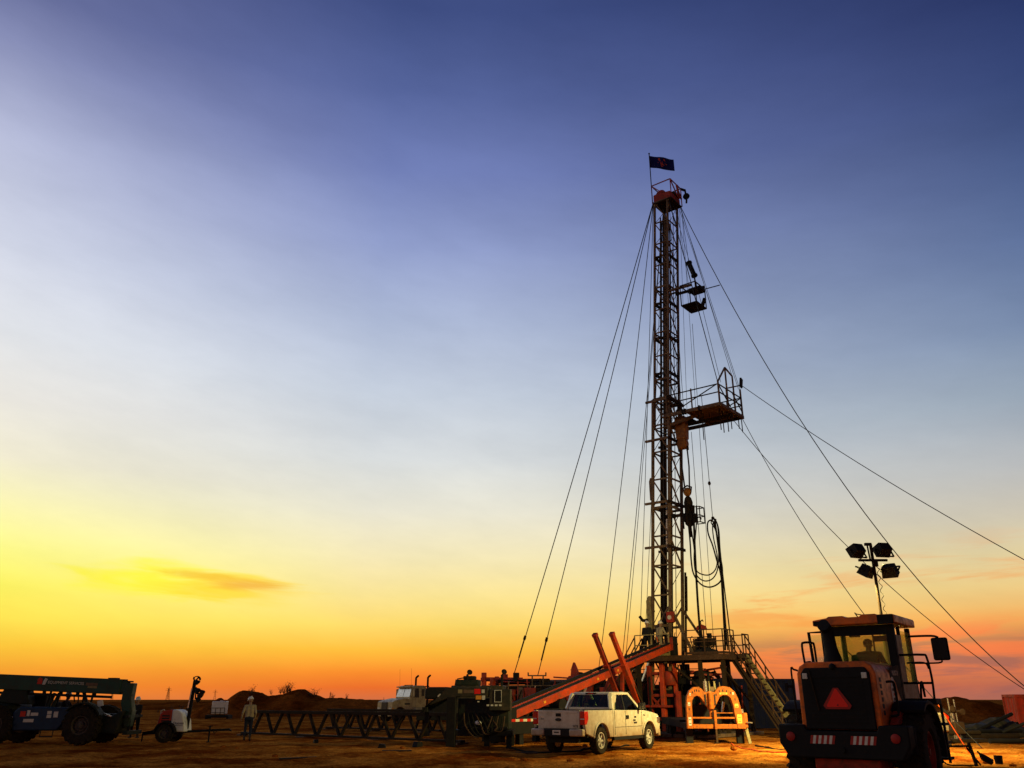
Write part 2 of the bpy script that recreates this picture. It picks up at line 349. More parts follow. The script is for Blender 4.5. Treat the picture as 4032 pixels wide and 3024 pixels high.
# wheel of any vehicle: tyre with tread lugs and a dished rim; axle along x, outer side +x
def wheel_meshes(Rr, w, rr, lugs=18, spokes=0, hubm='hub', holes=True, lugd=None):
    t = MB(); h = w/2; sh = Rr*.93
    t.lathe([(-h*.78, rr*.98), (-h*.98, rr*1.12), (-h, (Rr+rr)/2), (-h*.93, sh), (-h*.72, Rr*.985), (0, Rr), (h*.72, Rr*.985), (h*.93, sh), (h, (Rr+rr)/2), (h*.98, rr*1.12), (h*.78, rr*.98), (0, rr*.97), (-h*.78, rr*.98)], (0,0,0), (1,0,0), 40, 0, False)
    ld = lugd or Rr*.035
    for k in range(lugs):
        a = 2*math.pi*k/lugs
        for sgn in (-1, 1):
            a2 = a + sgn*math.pi/lugs*.5
            p = V((sgn*h*.05, math.cos(a)*Rr, math.sin(a)*Rr)); q = V((sgn*h*.95, math.cos(a2+.12*1)*Rr*.965, math.sin(a2+.12)*Rr*.965))
            rad = V((0, math.cos(a), math.sin(a)))
            t.bar(p, q, 2*math.pi*Rr/lugs*.42, ld*2, rad)
    tm = t.mesh('tyre', M['tyre'], 35); RM = [M[hubm], M['ink']]
    r = MB(); o = h*.55
    r.lathe([(-h*.8, rr), (o*.2, rr*.98), (h*.80, rr*1.0), (h*.80, rr*.90), (o*.5, rr*.84), (o*.35, rr*.78)], (0,0,0), (1,0,0), 32)
    if spokes: r.lathe([(o*.36, rr*.86), (o*.42, rr*.86)], (0,0,0), (1,0,0), 28, 1)
    if spokes:
        for k in range(spokes):
            a = 2*math.pi*k/spokes
            r.bar((o*.55, math.cos(a)*rr*.12, math.sin(a)*rr*.12), (o*.75, math.cos(a)*rr*.92, math.sin(a)*rr*.92), rr*.20, rr*.14, (1,0,0))
        r.lathe([(o*.2, rr*.36), (o*.95, rr*.33), (o*1.15, rr*.22), (o*1.2, 0.001)], (0,0,0), (1,0,0), 20)
        for k in range(spokes):
            a = 2*math.pi*(k+.5)/spokes; r.cyl((o*.8, math.cos(a)*rr*.30, math.sin(a)*rr*.30), (o*1.1, math.cos(a)*rr*.30, math.sin(a)*rr*.30), rr*.035, n=6)
    else:
        r.lathe([(o*.30, rr*.80), (o*.75, rr*.62), (o*.72, rr*.45), (o*1.1, rr*.36), (o*1.15, rr*.2), (o*1.4, rr*.17), (o*1.42, .001)], (0,0,0), (1,0,0), 28)
        for k in range(10):
            a = 2*math.pi*k/10; r.cyl((o*.7, math.cos(a)*rr*.53, math.sin(a)*rr*.53), (o*.95, math.cos(a)*rr*.53, math.sin(a)*rr*.53), rr*.035, n=6)
    return tm, r.mesh('rim', RM if spokes else M[hubm], 35)
def add_wheel(parent, ms, loc, side):
    w = bpy.data.objects.new('wheel', ms[0]); COL.objects.link(w); w.parent = parent; w.location = loc
    w.rotation_euler = (random.uniform(0, 6), 0, 0 if side > 0 else math.pi); w.name = 'wheel'
    part('rim', ms[1], w); return w

# ------------------------------------------------------------------ people: capsules fused into one skin
def capsule(mb, p, q, r1, r2, n=10):
    p, q = V(p), V(q); d = (q-p); L = d.length; d = d.normalized() if L > 1e-6 else V((0,0,1)); prof = []
    for i in range(5): t = -math.pi/2 + math.pi/2*i/4; prof.append((r1*math.sin(t), max(.0005, r1*math.cos(t))))
    for i in range(5): t = math.pi/2*i/4; prof.append((L + r2*math.sin(t), max(.0005, r2*math.cos(t))))
    mb.lathe(prof, p, d, n)
def seg_dist(x, p, q, r1, r2):
    d = q-p; L2 = d.length_squared; t = 0 if L2 < 1e-9 else max(0, min(1, (x-p).dot(d)/L2)); return (x-(p+d*t)).length - (r1+(r2-r1)*t)
def person(label, loc, rz, shirt, pants, J, hat=True, group=None, sitting=False, boots=True, vox=.0085):
    """J: joints in the person's own frame, facing +y: dict overrides"""
    D = dict(pelvis=(0,0,.96), chest=(0,.02,1.30), neck=(0,.0,1.50), head=(0,.03,1.66),
             lsh=(-.19,0,1.43), lel=(-.25,-.03,1.14), lwr=(-.25,.08,.90), rsh=(.19,0,1.43), rel=(.25,-.03,1.14), rwr=(.25,.08,.90),
             lhip=(-.10,0,.93), lkn=(-.11,.03,.50), lan=(-.11,-.02,.09), rhip=(.10,0,.93), rkn=(.11,.03,.50), ran=(.11,-.02,.09), look=(0,1,0))
    D.update(J); j = {k: V(v) for k, v in D.items()}
    C = []                                   # p, q, r1, r2, material slot: 0 shirt 1 pants 2 skin 3 boots 4 dark
    def c(p, q, r1, r2, m): C.append((V(p), V(q), r1, r2, m))
    xs = (j['rsh']-j['lsh']).normalized(); up = (j['neck']-j['pelvis']).normalized(); fw = up.cross(xs).normalized()
    if fw.dot(j['look']) < -.5: fw = -fw
    fw = xs.cross(up)*-1 if False else fw
    for sx in (-1, 1):
        c(j['pelvis']+xs*.075*sx, j['chest']+xs*.085*sx, .125, .135, 0)
        c(j['chest']+xs*.085*sx, j['neck']+xs*.08*sx-up*.08, .135, .085, 0)
    c(j['pelvis']-up*.02-xs*.07, j['pelvis']-up*.02+xs*.07, .135, .135, 1)
    c(j['neck']-up*.05, j['head']-up*.04, .062, .056, 2)
    for L in 'lr':
        s, e, w = j[L+'sh'], j[L+'el'], j[L+'wr']
        c(j['neck']-up*.06, s, .075, .072, 0); c(s, e, .068, .052, 0); c(e, w, .052, .036, 0)
        f = (w-e).normalized(); sd = -1 if L == 'l' else 1
        inw = (-xs*sd - f*(-xs*sd).dot(f)).normalized(); wid = f.cross(inw).normalized()
        if wid.dot(fw) < 0: wid = -wid       # thumb side forward
        pc = w + f*.06
        for k in (-1, 0, 1): c(w+f*.015+wid*.012*k, w+f*.085+wid*.026*k, .020, .017, 2)
        for k, ln in enumerate((.062, .074, .078, .070)):
            b0 = w+f*.095+wid*(-.033+.022*k); m0 = b0+f*ln*.5+inw*.008; c(b0, m0, .0105, .0100, 2); c(m0, m0+f*ln*.38+inw*.022, .0100, .0088, 2)
        tb = w+f*.03+wid*.032; tm_ = tb+f*.03+wid*.026+inw*.008; c(tb, tm_, .0135, .0115, 2); c(tm_, tm_+f*.032+wid*.004+inw*.01, .0112, .0095, 2)
        h, k, a = j[L+'hip'], j[L+'kn'], j[L+'an']
        c(h, k, .098, .066, 1); c(k, a+(k-a).normalized()*.06, .066, .052, 1)
        ff = (k-a).normalized(); fwd = (fw - ff*fw.dot(ff)).normalized()
        sole = a - ff*.035
        c(a+ff*.10, a, .056, .050, 3); c(sole-fwd*.04, sole+fwd*.13, .048, .042, 3); c(sole+fwd*.1, sole+fwd*.165-ff*.008, .043, .034, 3)
    hd = j['head']; lk = j['look'].normalized(); hx = lk.cross(V((0,0,1))).normalized(); hu = hx.cross(lk).normalized()
    c(hd+hu*.03-lk*.015, hd+hu*.045-lk*.005, .093, .090, 2); c(hd-hu*.02+lk*.02, hd-hu*.075+lk*.045, .072, .045, 2)
    c(hd+hu*.015+lk*.09, hd-hu*.018+lk*.108, .010, .015, 2)                       # nose
    for sx in (-1, 1):
        c(hd+hx*.088*sx+hu*.015-lk*.01, hd+hx*.092*sx-hu*.025-lk*.008, .017, .013, 2)   # ears
        c(hd+hx*.034*sx+hu*.02+lk*.082, hd+hx*.036*sx+hu*.02+lk*.083, .013, .013, 4)    # eyes
    c(hd-hx*.022-hu*.052+lk*.083, hd+hx*.022-hu*.052+lk*.083, .008, .008, 4)             # mouth
    mb = MB()
    for p, q, r1, r2, m in C: capsule(mb, p, q, r1, r2)
    me = mb.mesh('b', M['skin']); ob = bpy.data.objects.new('b', me); COL.objects.link(ob)
    rm = ob.modifiers.new('r', 'REMESH'); rm.mode = 'VOXEL'; rm.voxel_size = vox
    sm = ob.modifiers.new('s', 'SMOOTH'); sm.factor = .5; sm.iterations = 3
    dc = ob.modifiers.new('d', 'DECIMATE'); dc.ratio = .4
    ev = ob.evaluated_get(bpy.context.evaluated_depsgraph_get()); bme = bpy.data.meshes.new_from_object(ev); bpy.data.objects.remove(ob)
    bme.materials.clear()
    for m in (shirt, pants, 'skin', 'boot', 'ink'): bme.materials.append(M[m])
    for pg in bme.polygons:
        x = pg.center; best = 9; bi = 0
        for p, q, r1, r2, m in C:
            if abs(x.z-(p.z+q.z)/2) > .45: continue
            dd = seg_dist(x, p, q, r1, r2) - (.004 if m == 4 else 0)
            if dd < best: best, bi = dd, m
        pg.material_index = bi; pg.use_smooth = True
    root = tag(bpy.data.objects.new('person', bme), label, 'person', group); COL.objects.link(root); root.location = loc; root.rotation_euler = (0, 0, rz)
    rot = Matrix((hx, lk, hu)).transposed()
    if hat:
        h = MB(); prof = [(.0, .128), (.012, .126), (.05, .120), (.09, .102), (.118, .070), (.130, .03), (.132, .001)]
        h.lathe([(-.004, .100)]+prof, (0,0,0), (0,0,1), 24)
        h.prism([(0.155*math.cos(R(a))*.82, .02+.175*math.sin(R(a))) for a in range(0, 360, 18)], -.006, .004, 'z')
        h.bar((0,-.10,.075), (0,.10,.075), .03, .13)
        hm = part('hard_hat', h.mesh('hard_hat', M['hat'], 40), root); hm.matrix_local = Matrix.Translation(hd+hu*.065) @ rot.to_4x4()
    else:
        h = MB(); h.ball((0,0,0), .101, 16, (1,1.05,.9))
        h.v = [V((p.x, p.y, max(p.z, -.05))) if p.y < .03 else V((p.x, min(p.y, .085), max(p.z, .045))) for p in h.v]
        hm = part('hair', h.mesh('hair', M['hair'], True), root); hm.matrix_local = Matrix.Translation(hd+hu*.045-lk*.008) @ rot.to_4x4()
    return root
# ------------------------------------------------------------------ ground
def gz(x, y):
    r = math.hypot(x, y)
    if r > 170: return 0.0
    k = 1 if r < 80 else max(0, (170-r)/90)
    z = .05*noise.noise((x*.11, y*.11, 2.0)) + .07*noise.noise((x*.45, y*.45, 5.0)) + .05*noise.noise((x*1.7, y*1.7, 9.0)) + .02*noise.noise((x*4.1, y*4.1, 3.0))
    for (ax, ay, bx, by) in TRACKS:
        d = V((bx-ax, by-ay)); L = d.length; d = d/L; q = V((x-ax, y-ay)); t = q.dot(d)
        if -1 < t < L+1:
            s = abs(q.x*d.y - q.y*d.x + .5*math.sin(t*.25)); s = min(abs(s-.9), abs(s-.3-.6))
            if s < .45: z -= .075*(1-s/.45)*(.6+.4*math.sin(t*9))
    return z*k - .02
TRACKS = [(-24, 27, 12, 24.5), (-20, 31, 4, 26.5), (3, 24, 16, 33), (-6, 30, 26, 27), (-22, 40, -2, 33)]
def ground():
    angs = [R(-42 + .33*i) for i in range(int(84/.33)+1)]; a = 42.6
    while a < 318: angs.append(R(a)); a += 4.2
    rad = [2, 3.5, 5, 7, 9, 11, 13, 15, 17]; r = 18
    while r < 78: rad.append(r); r *= 1.0085
    while r < 7000: rad.append(r); r *= 1.13
    n = len(angs); vs = [(0, 0, -.02)]; fs = []
    for r in rad:
        for a in angs: x, y = r*math.sin(a), r*math.cos(a); vs.append((x, y, gz(x, y)))
    for k in range(n): fs.append((0, 1+(k+1)%n, 1+k))
    for i in range(len(rad)-1):
        for k in range(n): fs.append((1+i*n+k, 1+i*n+(k+1)%n, 1+(i+1)*n+(k+1)%n, 1+(i+1)*n+k))
    me = bpy.data.meshes.new('ground'); me.from_pydata(vs, [], fs); me.materials.append(dirt_material())
    me.polygons.foreach_set('use_smooth', [True]*len(me.polygons)); me.update()
    o = bpy.data.objects.new('ground', me); COL.objects.link(o); o['kind'] = 'structure'; return o
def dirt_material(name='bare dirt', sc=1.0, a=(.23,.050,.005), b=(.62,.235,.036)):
    m = bpy.data.materials.new(name); m.use_nodes = True; t = m.node_tree; bs = t.nodes['Principled BSDF']; bs.inputs['Roughness'].default_value = .95; bs.inputs['Specular IOR Level'].default_value = 0.0
    g = t.nodes.new('ShaderNodeTexCoord')
    def nz(s, d, r=.65):
        n = t.nodes.new('ShaderNodeTexNoise'); n.inputs['Scale'].default_value = s*sc; n.inputs['Detail'].default_value = d; n.inputs['Roughness'].default_value = r; t.links.new(g.outputs['Object'], n.inputs['Vector']); return n.outputs[0]
    def rp(v, c0, c1, p0, p1):
        n = t.nodes.new('ShaderNodeValToRGB'); n.color_ramp.elements[0].position = p0; n.color_ramp.elements[1].position = p1; n.color_ramp.elements[0].color = c0+(1,); n.color_ramp.elements[1].color = c1+(1,); t.links.new(v, n.inputs[0]); return n.outputs[0]
    def mx(f, x, y, mode='MIX'):
        n = t.nodes.new('ShaderNodeMix'); n.data_type = 'RGBA'; n.blend_type = mode
        if isinstance(f, float): n.inputs[0].default_value = f
        else: t.links.new(f, n.inputs[0])
        t.links.new(x, n.inputs[6]); t.links.new(y, n.inputs[7]); return n.outputs[2]
    big = rp(nz(.30, 9, .72), a, b, .42, .58)
    fine = rp(nz(2.2, 8, .7), (.62,.60,.56), (1.35,1.3,1.22), .35, .7)
    grit = rp(nz(14, 3, .6), (.7,.68,.66), (1.25,1.25,1.25), .4, .66)
    c = mx(1.0, mx(1.0, big, fine, 'MULTIPLY'), grit, 'MULTIPLY'); t.links.new(c, bs.inputs['Base Color'])
    bp = t.nodes.new('ShaderNodeBump'); bp.inputs['Strength'].default_value = .9; bp.inputs['Distance'].default_value = .05
    ad = t.nodes.new('ShaderNodeMath'); ad.operation = 'ADD'; t.links.new(nz(3.5, 8, .72), ad.inputs[0]); t.links.new(nz(17, 4), ad.inputs[1]); t.links.new(ad.outputs[0], bp.inputs['Height']); t.links.new(bp.outputs[0], bs.inputs['Normal'])
    return m
GROUND = ground()
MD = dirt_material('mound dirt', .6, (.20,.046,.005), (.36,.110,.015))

def mound(x0, x1, y0, y1, hf, nx, ny):
    vs = []; fs = []
    for j in range(ny+1):
        for i in range(nx+1):
            x = x0+(x1-x0)*i/nx; y = y0+(y1-y0)*j/ny; h = hf(x, y)
            h += (.22*noise.noise((x*.5, y*.5, 1)) + .12*noise.noise((x*1.5, y*1.5, 4)) + .06*noise.noise((x*4, y*4, 7)))*min(1, max(0, h))
            vs.append((x, y, h-.12 if h < .12 else h-.12))
    for j in range(ny):
        for i in range(nx): fs.append((j*(nx+1)+i, j*(nx+1)+i+1, (j+1)*(nx+1)+i+1, (j+1)*(nx+1)+i))
    cx, cy = (x0+x1)/2, (y0+y1)/2
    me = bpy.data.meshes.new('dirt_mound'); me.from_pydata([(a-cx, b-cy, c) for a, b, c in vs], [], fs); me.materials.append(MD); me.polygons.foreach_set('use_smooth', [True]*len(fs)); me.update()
    o = bpy.data.objects.new('dirt_mound', me); COL.objects.link(o); o.location = (cx, cy, 0); o['kind'] = 'structure'; return o
def prof(pts, x):
    if x <= pts[0][0] or x >= pts[-1][0]: return 0
    for (a, p), (b, q) in zip(pts, pts[1:]):
        if a <= x <= b: t = (x-a)/(b-a); t = t*t*(3-2*t); return p+(q-p)*t
def bell(y, c, w): t = max(0, 1-abs(y-c)/w); return t*t*(3-2*t)
PA = [(-40,0),(-35,.7),(-33,1.5),(-31.2,2.75),(-29.6,2.6),(-28.2,2.15),(-26.8,2.35),(-25.2,2.75),(-24.4,2.85),(-23,2.2),(-21.6,1.9),(-19,1.85),(-17,1.75),(-14,1.55),(-11,1.2),(-7,.9),(-3,0)]
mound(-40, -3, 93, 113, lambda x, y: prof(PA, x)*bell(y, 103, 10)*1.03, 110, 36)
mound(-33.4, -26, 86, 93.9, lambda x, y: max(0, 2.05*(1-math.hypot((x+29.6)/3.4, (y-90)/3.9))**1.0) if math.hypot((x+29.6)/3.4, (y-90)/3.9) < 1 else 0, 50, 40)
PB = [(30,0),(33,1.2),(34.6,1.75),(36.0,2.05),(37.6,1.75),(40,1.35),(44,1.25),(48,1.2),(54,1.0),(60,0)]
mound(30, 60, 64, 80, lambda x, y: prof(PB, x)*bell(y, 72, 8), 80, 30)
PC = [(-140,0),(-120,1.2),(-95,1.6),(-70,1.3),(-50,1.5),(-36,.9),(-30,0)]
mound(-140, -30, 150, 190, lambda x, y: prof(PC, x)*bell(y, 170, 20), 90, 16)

# clods and gravel strewn over the pad
def gravel():
    rnd = random.Random(3); vs = []; fs = []
    for i in range(5200):
        if i < 3600: y = 21.5+ 34*rnd.random()**1.7; x = rnd.uniform(-.72, .72)*y
        else: y = rnd.uniform(21.5, 34); x = rnd.uniform(3, 19)
        s = .012+.05*rnd.random()**3; z = gz(x, y)+s*.2; b = len(vs); a = rnd.uniform(0, 6.28)
        ring = [(x+math.cos(a+k*1.257)*s*rnd.uniform(.6,1.3), y+math.sin(a+k*1.257)*s*rnd.uniform(.6,1.3), z-s*.3+rnd.uniform(-.1,.1)*s) for k in range(5)]
        vs += ring + [(x+rnd.uniform(-.3,.3)*s, y+rnd.uniform(-.3,.3)*s, z+s*rnd.uniform(.12,.4))]
        fs += [(b+k, b+(k+1)%5, b+5) for k in range(5)]
    me = bpy.data.meshes.new('gravel'); me.from_pydata(vs, [], fs); me.materials.append(dirt_material('clod dirt', 1.0, (.26,.085,.012), (.46,.20,.04)))
    o = bpy.data.objects.new('gravel', me); COL.objects.link(o); o['kind'] = 'stuff'; o['label'] = 'loose clods and gravel strewn over the dirt pad'; o['category'] = 'gravel'
gravel()

# ------------------------------------------------------------------ workover rig (own frame: x towards the well, y across, origin under the mast)
RX, RY, RA = 8.55, 47.36, R(-38.5)
def rw(f, s, z): return V((RX + f*math.cos(RA) - s*math.sin(RA), RY + f*math.sin(RA) + s*math.cos(RA), z))
rig = thing('workover_rig', 'tall lattice mast workover rig with red carrier and red crown, rising over the pad', 'drilling rig', (RX, RY, 0), RA)
LEAN = .0697
def mo(z): return LEAN*(z-4.95)
def mp(z, sx, sy, wx, wy): return V((mo(z)+sx*wx/2, sy*wy/2, z))
def lattice(z0, z1, wx, wy, step, leg, brace, taper_top=None):
    n = round((z1-z0)/step); zs = [z0+(z1-z0)*i/n for i in range(n+1)]
    for sx in (-1, 1):
        for sy in (-1, 1):
            MB().bar(mp(z0, sx, sy, wx, wy), mp(z1, sx, sy, wx, wy), leg, leg, (1,0,0)).build('mast_leg', M['mast'], rig)
    faces = [((-1,-1),(1,-1)), ((1,-1),(1,1)), ((1,1),(-1,1)), ((-1,1),(-1,-1))]
    for k, (a, b) in enumerate(faces):
        for i, z in enumerate(zs):
            if k == 1 and z < 7.3 and z0 < 5: continue
            if k > 1 and i % 2: pass
            else: MB().bar(mp(z, *a, wx, wy), mp(z, *b, wx, wy), brace, brace*(1.6 if i % 4 == 2 else 1.0)).build('girt', M['mast'], rig)
            if i < n:
                p, q = mp(zs[i+1], *a, wx, wy), mp(z, *b, wx, wy)
                w_ = brace*(.85 if k < 2 else .36); MB().bar(p, q, w_, w_).build('diagonal_brace', M['mast'], rig)
lattice(2.2, 18.4, 1.06, 1.46, 1.6, .14, .080)
lattice(16.6, 31.75, .92, 1.30, 1.5, .115, .066)
for z in (18.3, 15.9, 12.2, 9.7):                      # wide girts whose ends stick out past the legs
    for sy in (-1, 1): MB().bar(mp(z, -1, sy, 2.0, 1.56), mp(z, 1, sy, 1.2, 1.56), .10, .13).build('section_guide', M['mast'], rig)
    MB().bar(mp(z-.06, 1, -1, 1.2, 1.9), mp(z-.06, 1, 1, 1.2, 1.9), .10, .15).build('section_guide', M['steel'], rig)
for z in (27.8, 24.6, 22.3, 20.0):
    for sx in (-1, 1): MB().bar(mp(z, sx, -1, .9, 1.4), mp(z, sx, 1, .9, 1.4), .10, .16).build('cross_plate', M['steel'], rig)
    MB().prism([(-.4, -.12), (.4, .0), (-.4, .10)], -.02, .02, 'y').build('gusset', M['steel'], rig, loc=mp(z, 0, -1, 1, 1.24))
# ladder on the rear side, climbing line and pipes inside the mast
lad = MB()
for s in (-.2, .2): lad.bar(mp(4.2, -1, 0, .62, 1)+V((0, s+.15, 0)), mp(30.6, -1, 0, .62, 1)+V((0, s+.15, 0)), .05, .05)
lad = lad.build('ladder', M['steel'], rig)
for i in range(66):
    z = 4.4+i*.395; MB().bar(mp(z, -1, 0, .62, 1)+V((0, -.05, 0)), mp(z, -1, 0, .62, 1)+V((0, .35, 0)), .028).build('rung', M['steel'], lad)
for (sx, sy, r, z0, z1) in ((-.3, -.25, .045, 3.6, 30.8), (.25, -.1, .03, 3.6, 31), (.1, .35, .05, 3.6, 30.5), (.45, .2, .022, 4, 31), (.0, -.4, .03, 5, 31), (-.1, .1, .022, 4, 31)):
    MB().cyl(mp(z0, 0, 0, 1, 1)+V((sx*.9, sy, 0)), mp(z1, 0, 0, 1, 1)+V((sx*.9, sy, 0)), r, n=8).build('line', M['cable'] if r < .04 else M['steel'], rig, 40)
MB().bar(mp(16.6, .1, -.45, .86, 1.2), mp(30.6, .1, -.45, .86, 1.2), .16, .22, (1,0,0)).build('telescoping_cylinder', M['mast'], rig, bevel=.02)
MB().tube([mp(9.6, .2, -.4, 1, 1.2), mp(12.3, .2, -.4, 1, 1.2)], .095, 14).build('standpipe_tank', M['chrome'], rig, 40)
MB().bar(mp(4.9, -.1, -.5, 1, 1.2), mp(16, -.1, -.5, 1, 1.2), .12, .16, (1,0,0)).build('mast_track', M['steel'], rig)
# racking-board end of lower section: folded guard panels on the left leg
MB().prism([(-.12, 0), (.16, 0), (.16, 1.75), (.02, 1.75), (-.12, 1.5)], -.09, .09, 'y').build('leg_shroud', M['stair'], rig, loc=mp(5.3, -1, -1, 1.35, 1.5), bevel=.02)
MB().prism([(-.08, 0), (.1, 0), (.1, 1.3), (0, 1.3), (-.08, 1.1)], -.06, .06, 'y').build('leg_shroud', M['mast'], rig, loc=mp(12.4, -1, -1, 1.25, 1.4), bevel=.01)
h = MB(); h.bar((0,0,0), (-.42,0,.03), .16, .16); h.bar((-.40,0,.02), (-.58,0,.26), .13, .13); h.cyl((-.1,-.1,0), (-.1,.1,0), .12)
h.build('horn_bracket', M['steel'], rig, loc=mp(5.75, -1, -1, 1.5, 1.5), bevel=.01)
# red weight indicator box on the near front leg
bx = MB().span(-.2, .2, -.14, .14, -.28, .28).build('gauge_box', M['red'], rig, loc=mp(5.85, 1, -1, 1.30, 1.75), bevel=.02)
MB().lathe([(0, .115), (.03, .115), (.03, .095), (.015, .09), (.015, .001)], (0, -.14, -.02), (0, -1, 0), 20).build('dial', M['paper'], bx)
MB().tube([(-.15,0,.28), (-.15,0,.36), (.15,0,.36), (.15,0,.28)], .014, 6).build('carry_handle', M['steel'], bx)
# leg splay at the foot and folding braces to the floor
for sy in (-1, 1):
    MB().bar(mp(6.4, 1, sy, 1.02, 1.4), (2.15, sy*1.2, 3.75), .11, .13).build('floor_brace', M['mast'], rig)
    MB().bar(mp(6.3, -1, sy, 1.02, 1.4), (-2.6, sy*.6, 1.5), .13, .16).build('raising_ram', M['steel'], rig)
    MB().cyl((-2.55, sy*.6, 1.5), (-1.4, sy*.6, 3.9), .15, n=14).build('ram_barrel', M['chrome'], rig, 40)
    MB().bar(mp(6.5, 1, sy, 1.02, 1.4), mp(5.1, -1, sy, 1.02, 1.4), .08).build('diagonal_brace', M['mast'], rig)
# pipes clamped to the far leg
for i, (dy, z0, z1, r) in enumerate(((.16, 4.4, 8.4, .06), (.30, 6.3, 8.2, .05))):
    MB().cyl(mp(z0, 1, 1, 1.1, 1.4)+V((.1, dy, 0)), mp(z1, 1, 1, 1.1, 1.4)+V((.1, dy, 0)), r, n=10).build('clamped_pipe', M['steel'], rig, 40)
# ---- crown
zt = 31.75; cx = mo(zt)
cr = MB(); cr.prism([(-.60, .0), (.60, .0), (.60, .50), (-.50, .62), (-.60, .58)], -.68, .68, 'y')
crown = cr.build('crown_frame', M['red'], rig, loc=(cx+.08, 0, zt-.02), bevel=.03)
MB().span(-.66, .68, -.72, .72, -.10, -.01).build('crown_base', M['steel'], crown)
for y, rr in ((-.38, .36), (-.12, .36), (.2, .33), (.44, .33)):
    sh = MB(); sh.lathe([(-.05, rr), (-.03, rr-.05), (.03, rr-.05), (.05, rr)], (0,0,0), (0,1,0), 26)
    sh.build('sheave', M['red'] if y < 0 else M['steel'], crown, 40, loc=(-.2 if y < 0 else .3, y, .62))
for p in ((-.66,-.72),(.70,-.72),(.70,.72),(-.66,.72)): MB().bar((p[0],p[1],-.05), (p[0],p[1],1.32), .05).build('rail_post', M['red'], crown)
cs = ((-.66,-.72,1.32),(.70,-.72,1.32),(.70,.72,1.32),(-.66,.72,1.32))
for a, b in zip(cs, cs[1:]+cs[:1]): MB().bar(a, b, .055).build('rail', M['red'], crown)
MB().bar((-.66,-.72,1.32), (.0,-.72,.6), .05).build('rail_brace', M['red'], crown)
MB().bar((.70,-.72,1.32), (.70,.2,.45), .06).build('rail_brace', M['red'], crown)
MB().bar((.70,.2,1.32), (.70,.42,.4), .12).build('rail_brace', M['red'], crown)
MB().bar((.70,.72,.5), (.70,.3,1.0), .09).build('rail_brace', M['red'], crown)
jb = MB(); jb.bar((.70,.72,1.3), (.92,.95,1.2), .12); jb.lathe([(-.06,.22),(-.02,.18),(.02,.18),(.06,.22)], (.95,.95,.75), (0,1,0), 16); jb.bar((.9,.95,1.25),(.95,.95,.45),.09); jb.cyl((.95,.95,.5),(.92,.95,.25),.06)
jb.build('catline_sheave', M['black'], crown)
# ---- tubing board
ZB = 17.2; B0, B1, SN, SF = 2.62, 4.65, -.85, 2.22
tb = MB(); tb.bar((1.1, SN, ZB), (B1, SN, ZB), .12, .20)
tb = tb.build('board_beam', M['mast'], rig)
for a, b in (((1.1, SF, ZB), (B1, SF, ZB)), ((B0, SN, ZB-.02), (B0, SF, ZB-.02)), ((B1, SN-.06, ZB), (B1, SF+.06, ZB)), ((.7, .72, ZB-.25), (B1, .72, ZB-.25)), ((1.2,-.72,ZB-.6),(B0+.1,-.2,ZB-.16)), ((1.2,.75,ZB-.15),(1.2,SF,ZB-.02))):
    MB().bar(a, b, .12, .20).build('board_beam', M['mast'] if a[1] < 0 else M['steel'], tb)
n = 15
for i in range(n):
    y = SN+.14+(SF-SN-.28)*i/(n-1); MB().bar((B0-.25, y, ZB+.08), (B1, y, ZB+.08), .165, .05).build('deck_plank', M['wood'], tb)
MB().span(B0-1.1, B0-.45, .2, 1.4, ZB-.03, ZB+.05).build('fold_down_flap', M['steel'], tb)
for p, top in (((1.35,SN),1.25), ((2.95,SN),1.3), ((B1,SN),1.42), ((B1,.2),1.2), ((B1,1.2),1.2), ((B1,SF),1.75), ((B1-.9,SF),1.2), ((2.6,SF),1.2)):
    MB().bar((p[0],p[1],ZB), (p[0],p[1],ZB+top), .085 if p in ((B1,SN),(B1,SF)) else .065).build('board_post', M['mast'], tb)
for z in (.72, 1.2):
    for a, b in (((1.3,SN),(B1,SN)), ((B1,SN),(B1,SF)), ((2.6,SF),(B1,SF))): MB().bar((*a, ZB+z), (*b, ZB+z), .055).build('board_rail', M['steel'], tb)
for a, b in (((1.9,SN,ZB+.15),(B1-.1,SN,ZB+1.2)), ((B1,SN,ZB+1.2),(B1,.6,ZB+.2)), ((B1,.4,ZB+.2),(B1,SF,ZB+1.2)), ((B1,1.0,ZB+1.2),(B1,SF,ZB+.3))): MB().bar(a, b, .05).build('rail_brace', M['steel'], tb)
for a, b in (((B1,SN+.05,ZB+1.4),(B1,.30,ZB+2.55)), ((B1,.30,ZB+2.55),(B1,.30,ZB+.1)), ((B1,.30,ZB+2.55),(B1,1.25,ZB+2.3)), ((B1,1.25,ZB+2.3),(B1,1.25,ZB+.1)), ((B1,.4,ZB+1.3),(B1,2.1,ZB+1.95))): MB().bar(a, b, .075).build('headboard_frame', M['mast'], tb)
MB().box((B1+.1, 2.25, ZB+2.15), (.10,.26,.62), Matrix.Rotation(R(-18), 3, 'X')).build('lamp_panel', M['black'], tb)
for (f, s, L) in ((3.3,-.4,1.75), (3.5,.2,.5), (4.2,.4,1.3), (4.35,.7,1.2), (4.45,.95,1.0), (4.55,1.0,.55), (4.5,1.9,.75), (4.62,2.05,.95), (4.3,-.2,1.3)):
    MB().cyl((f,s,ZB), (f,s,ZB-L), .028, n=6).build('finger_stop_rod', M['steel'], tb)
for (f, z0, z1) in ((2.3,.02,.28),(2.45,.02,.28),(3.35,.02,.28)): MB().span(f, f+.09, SN-.09, SN+.09, ZB-.16, ZB+.16).build('beam_clamp', M['black'], tb)
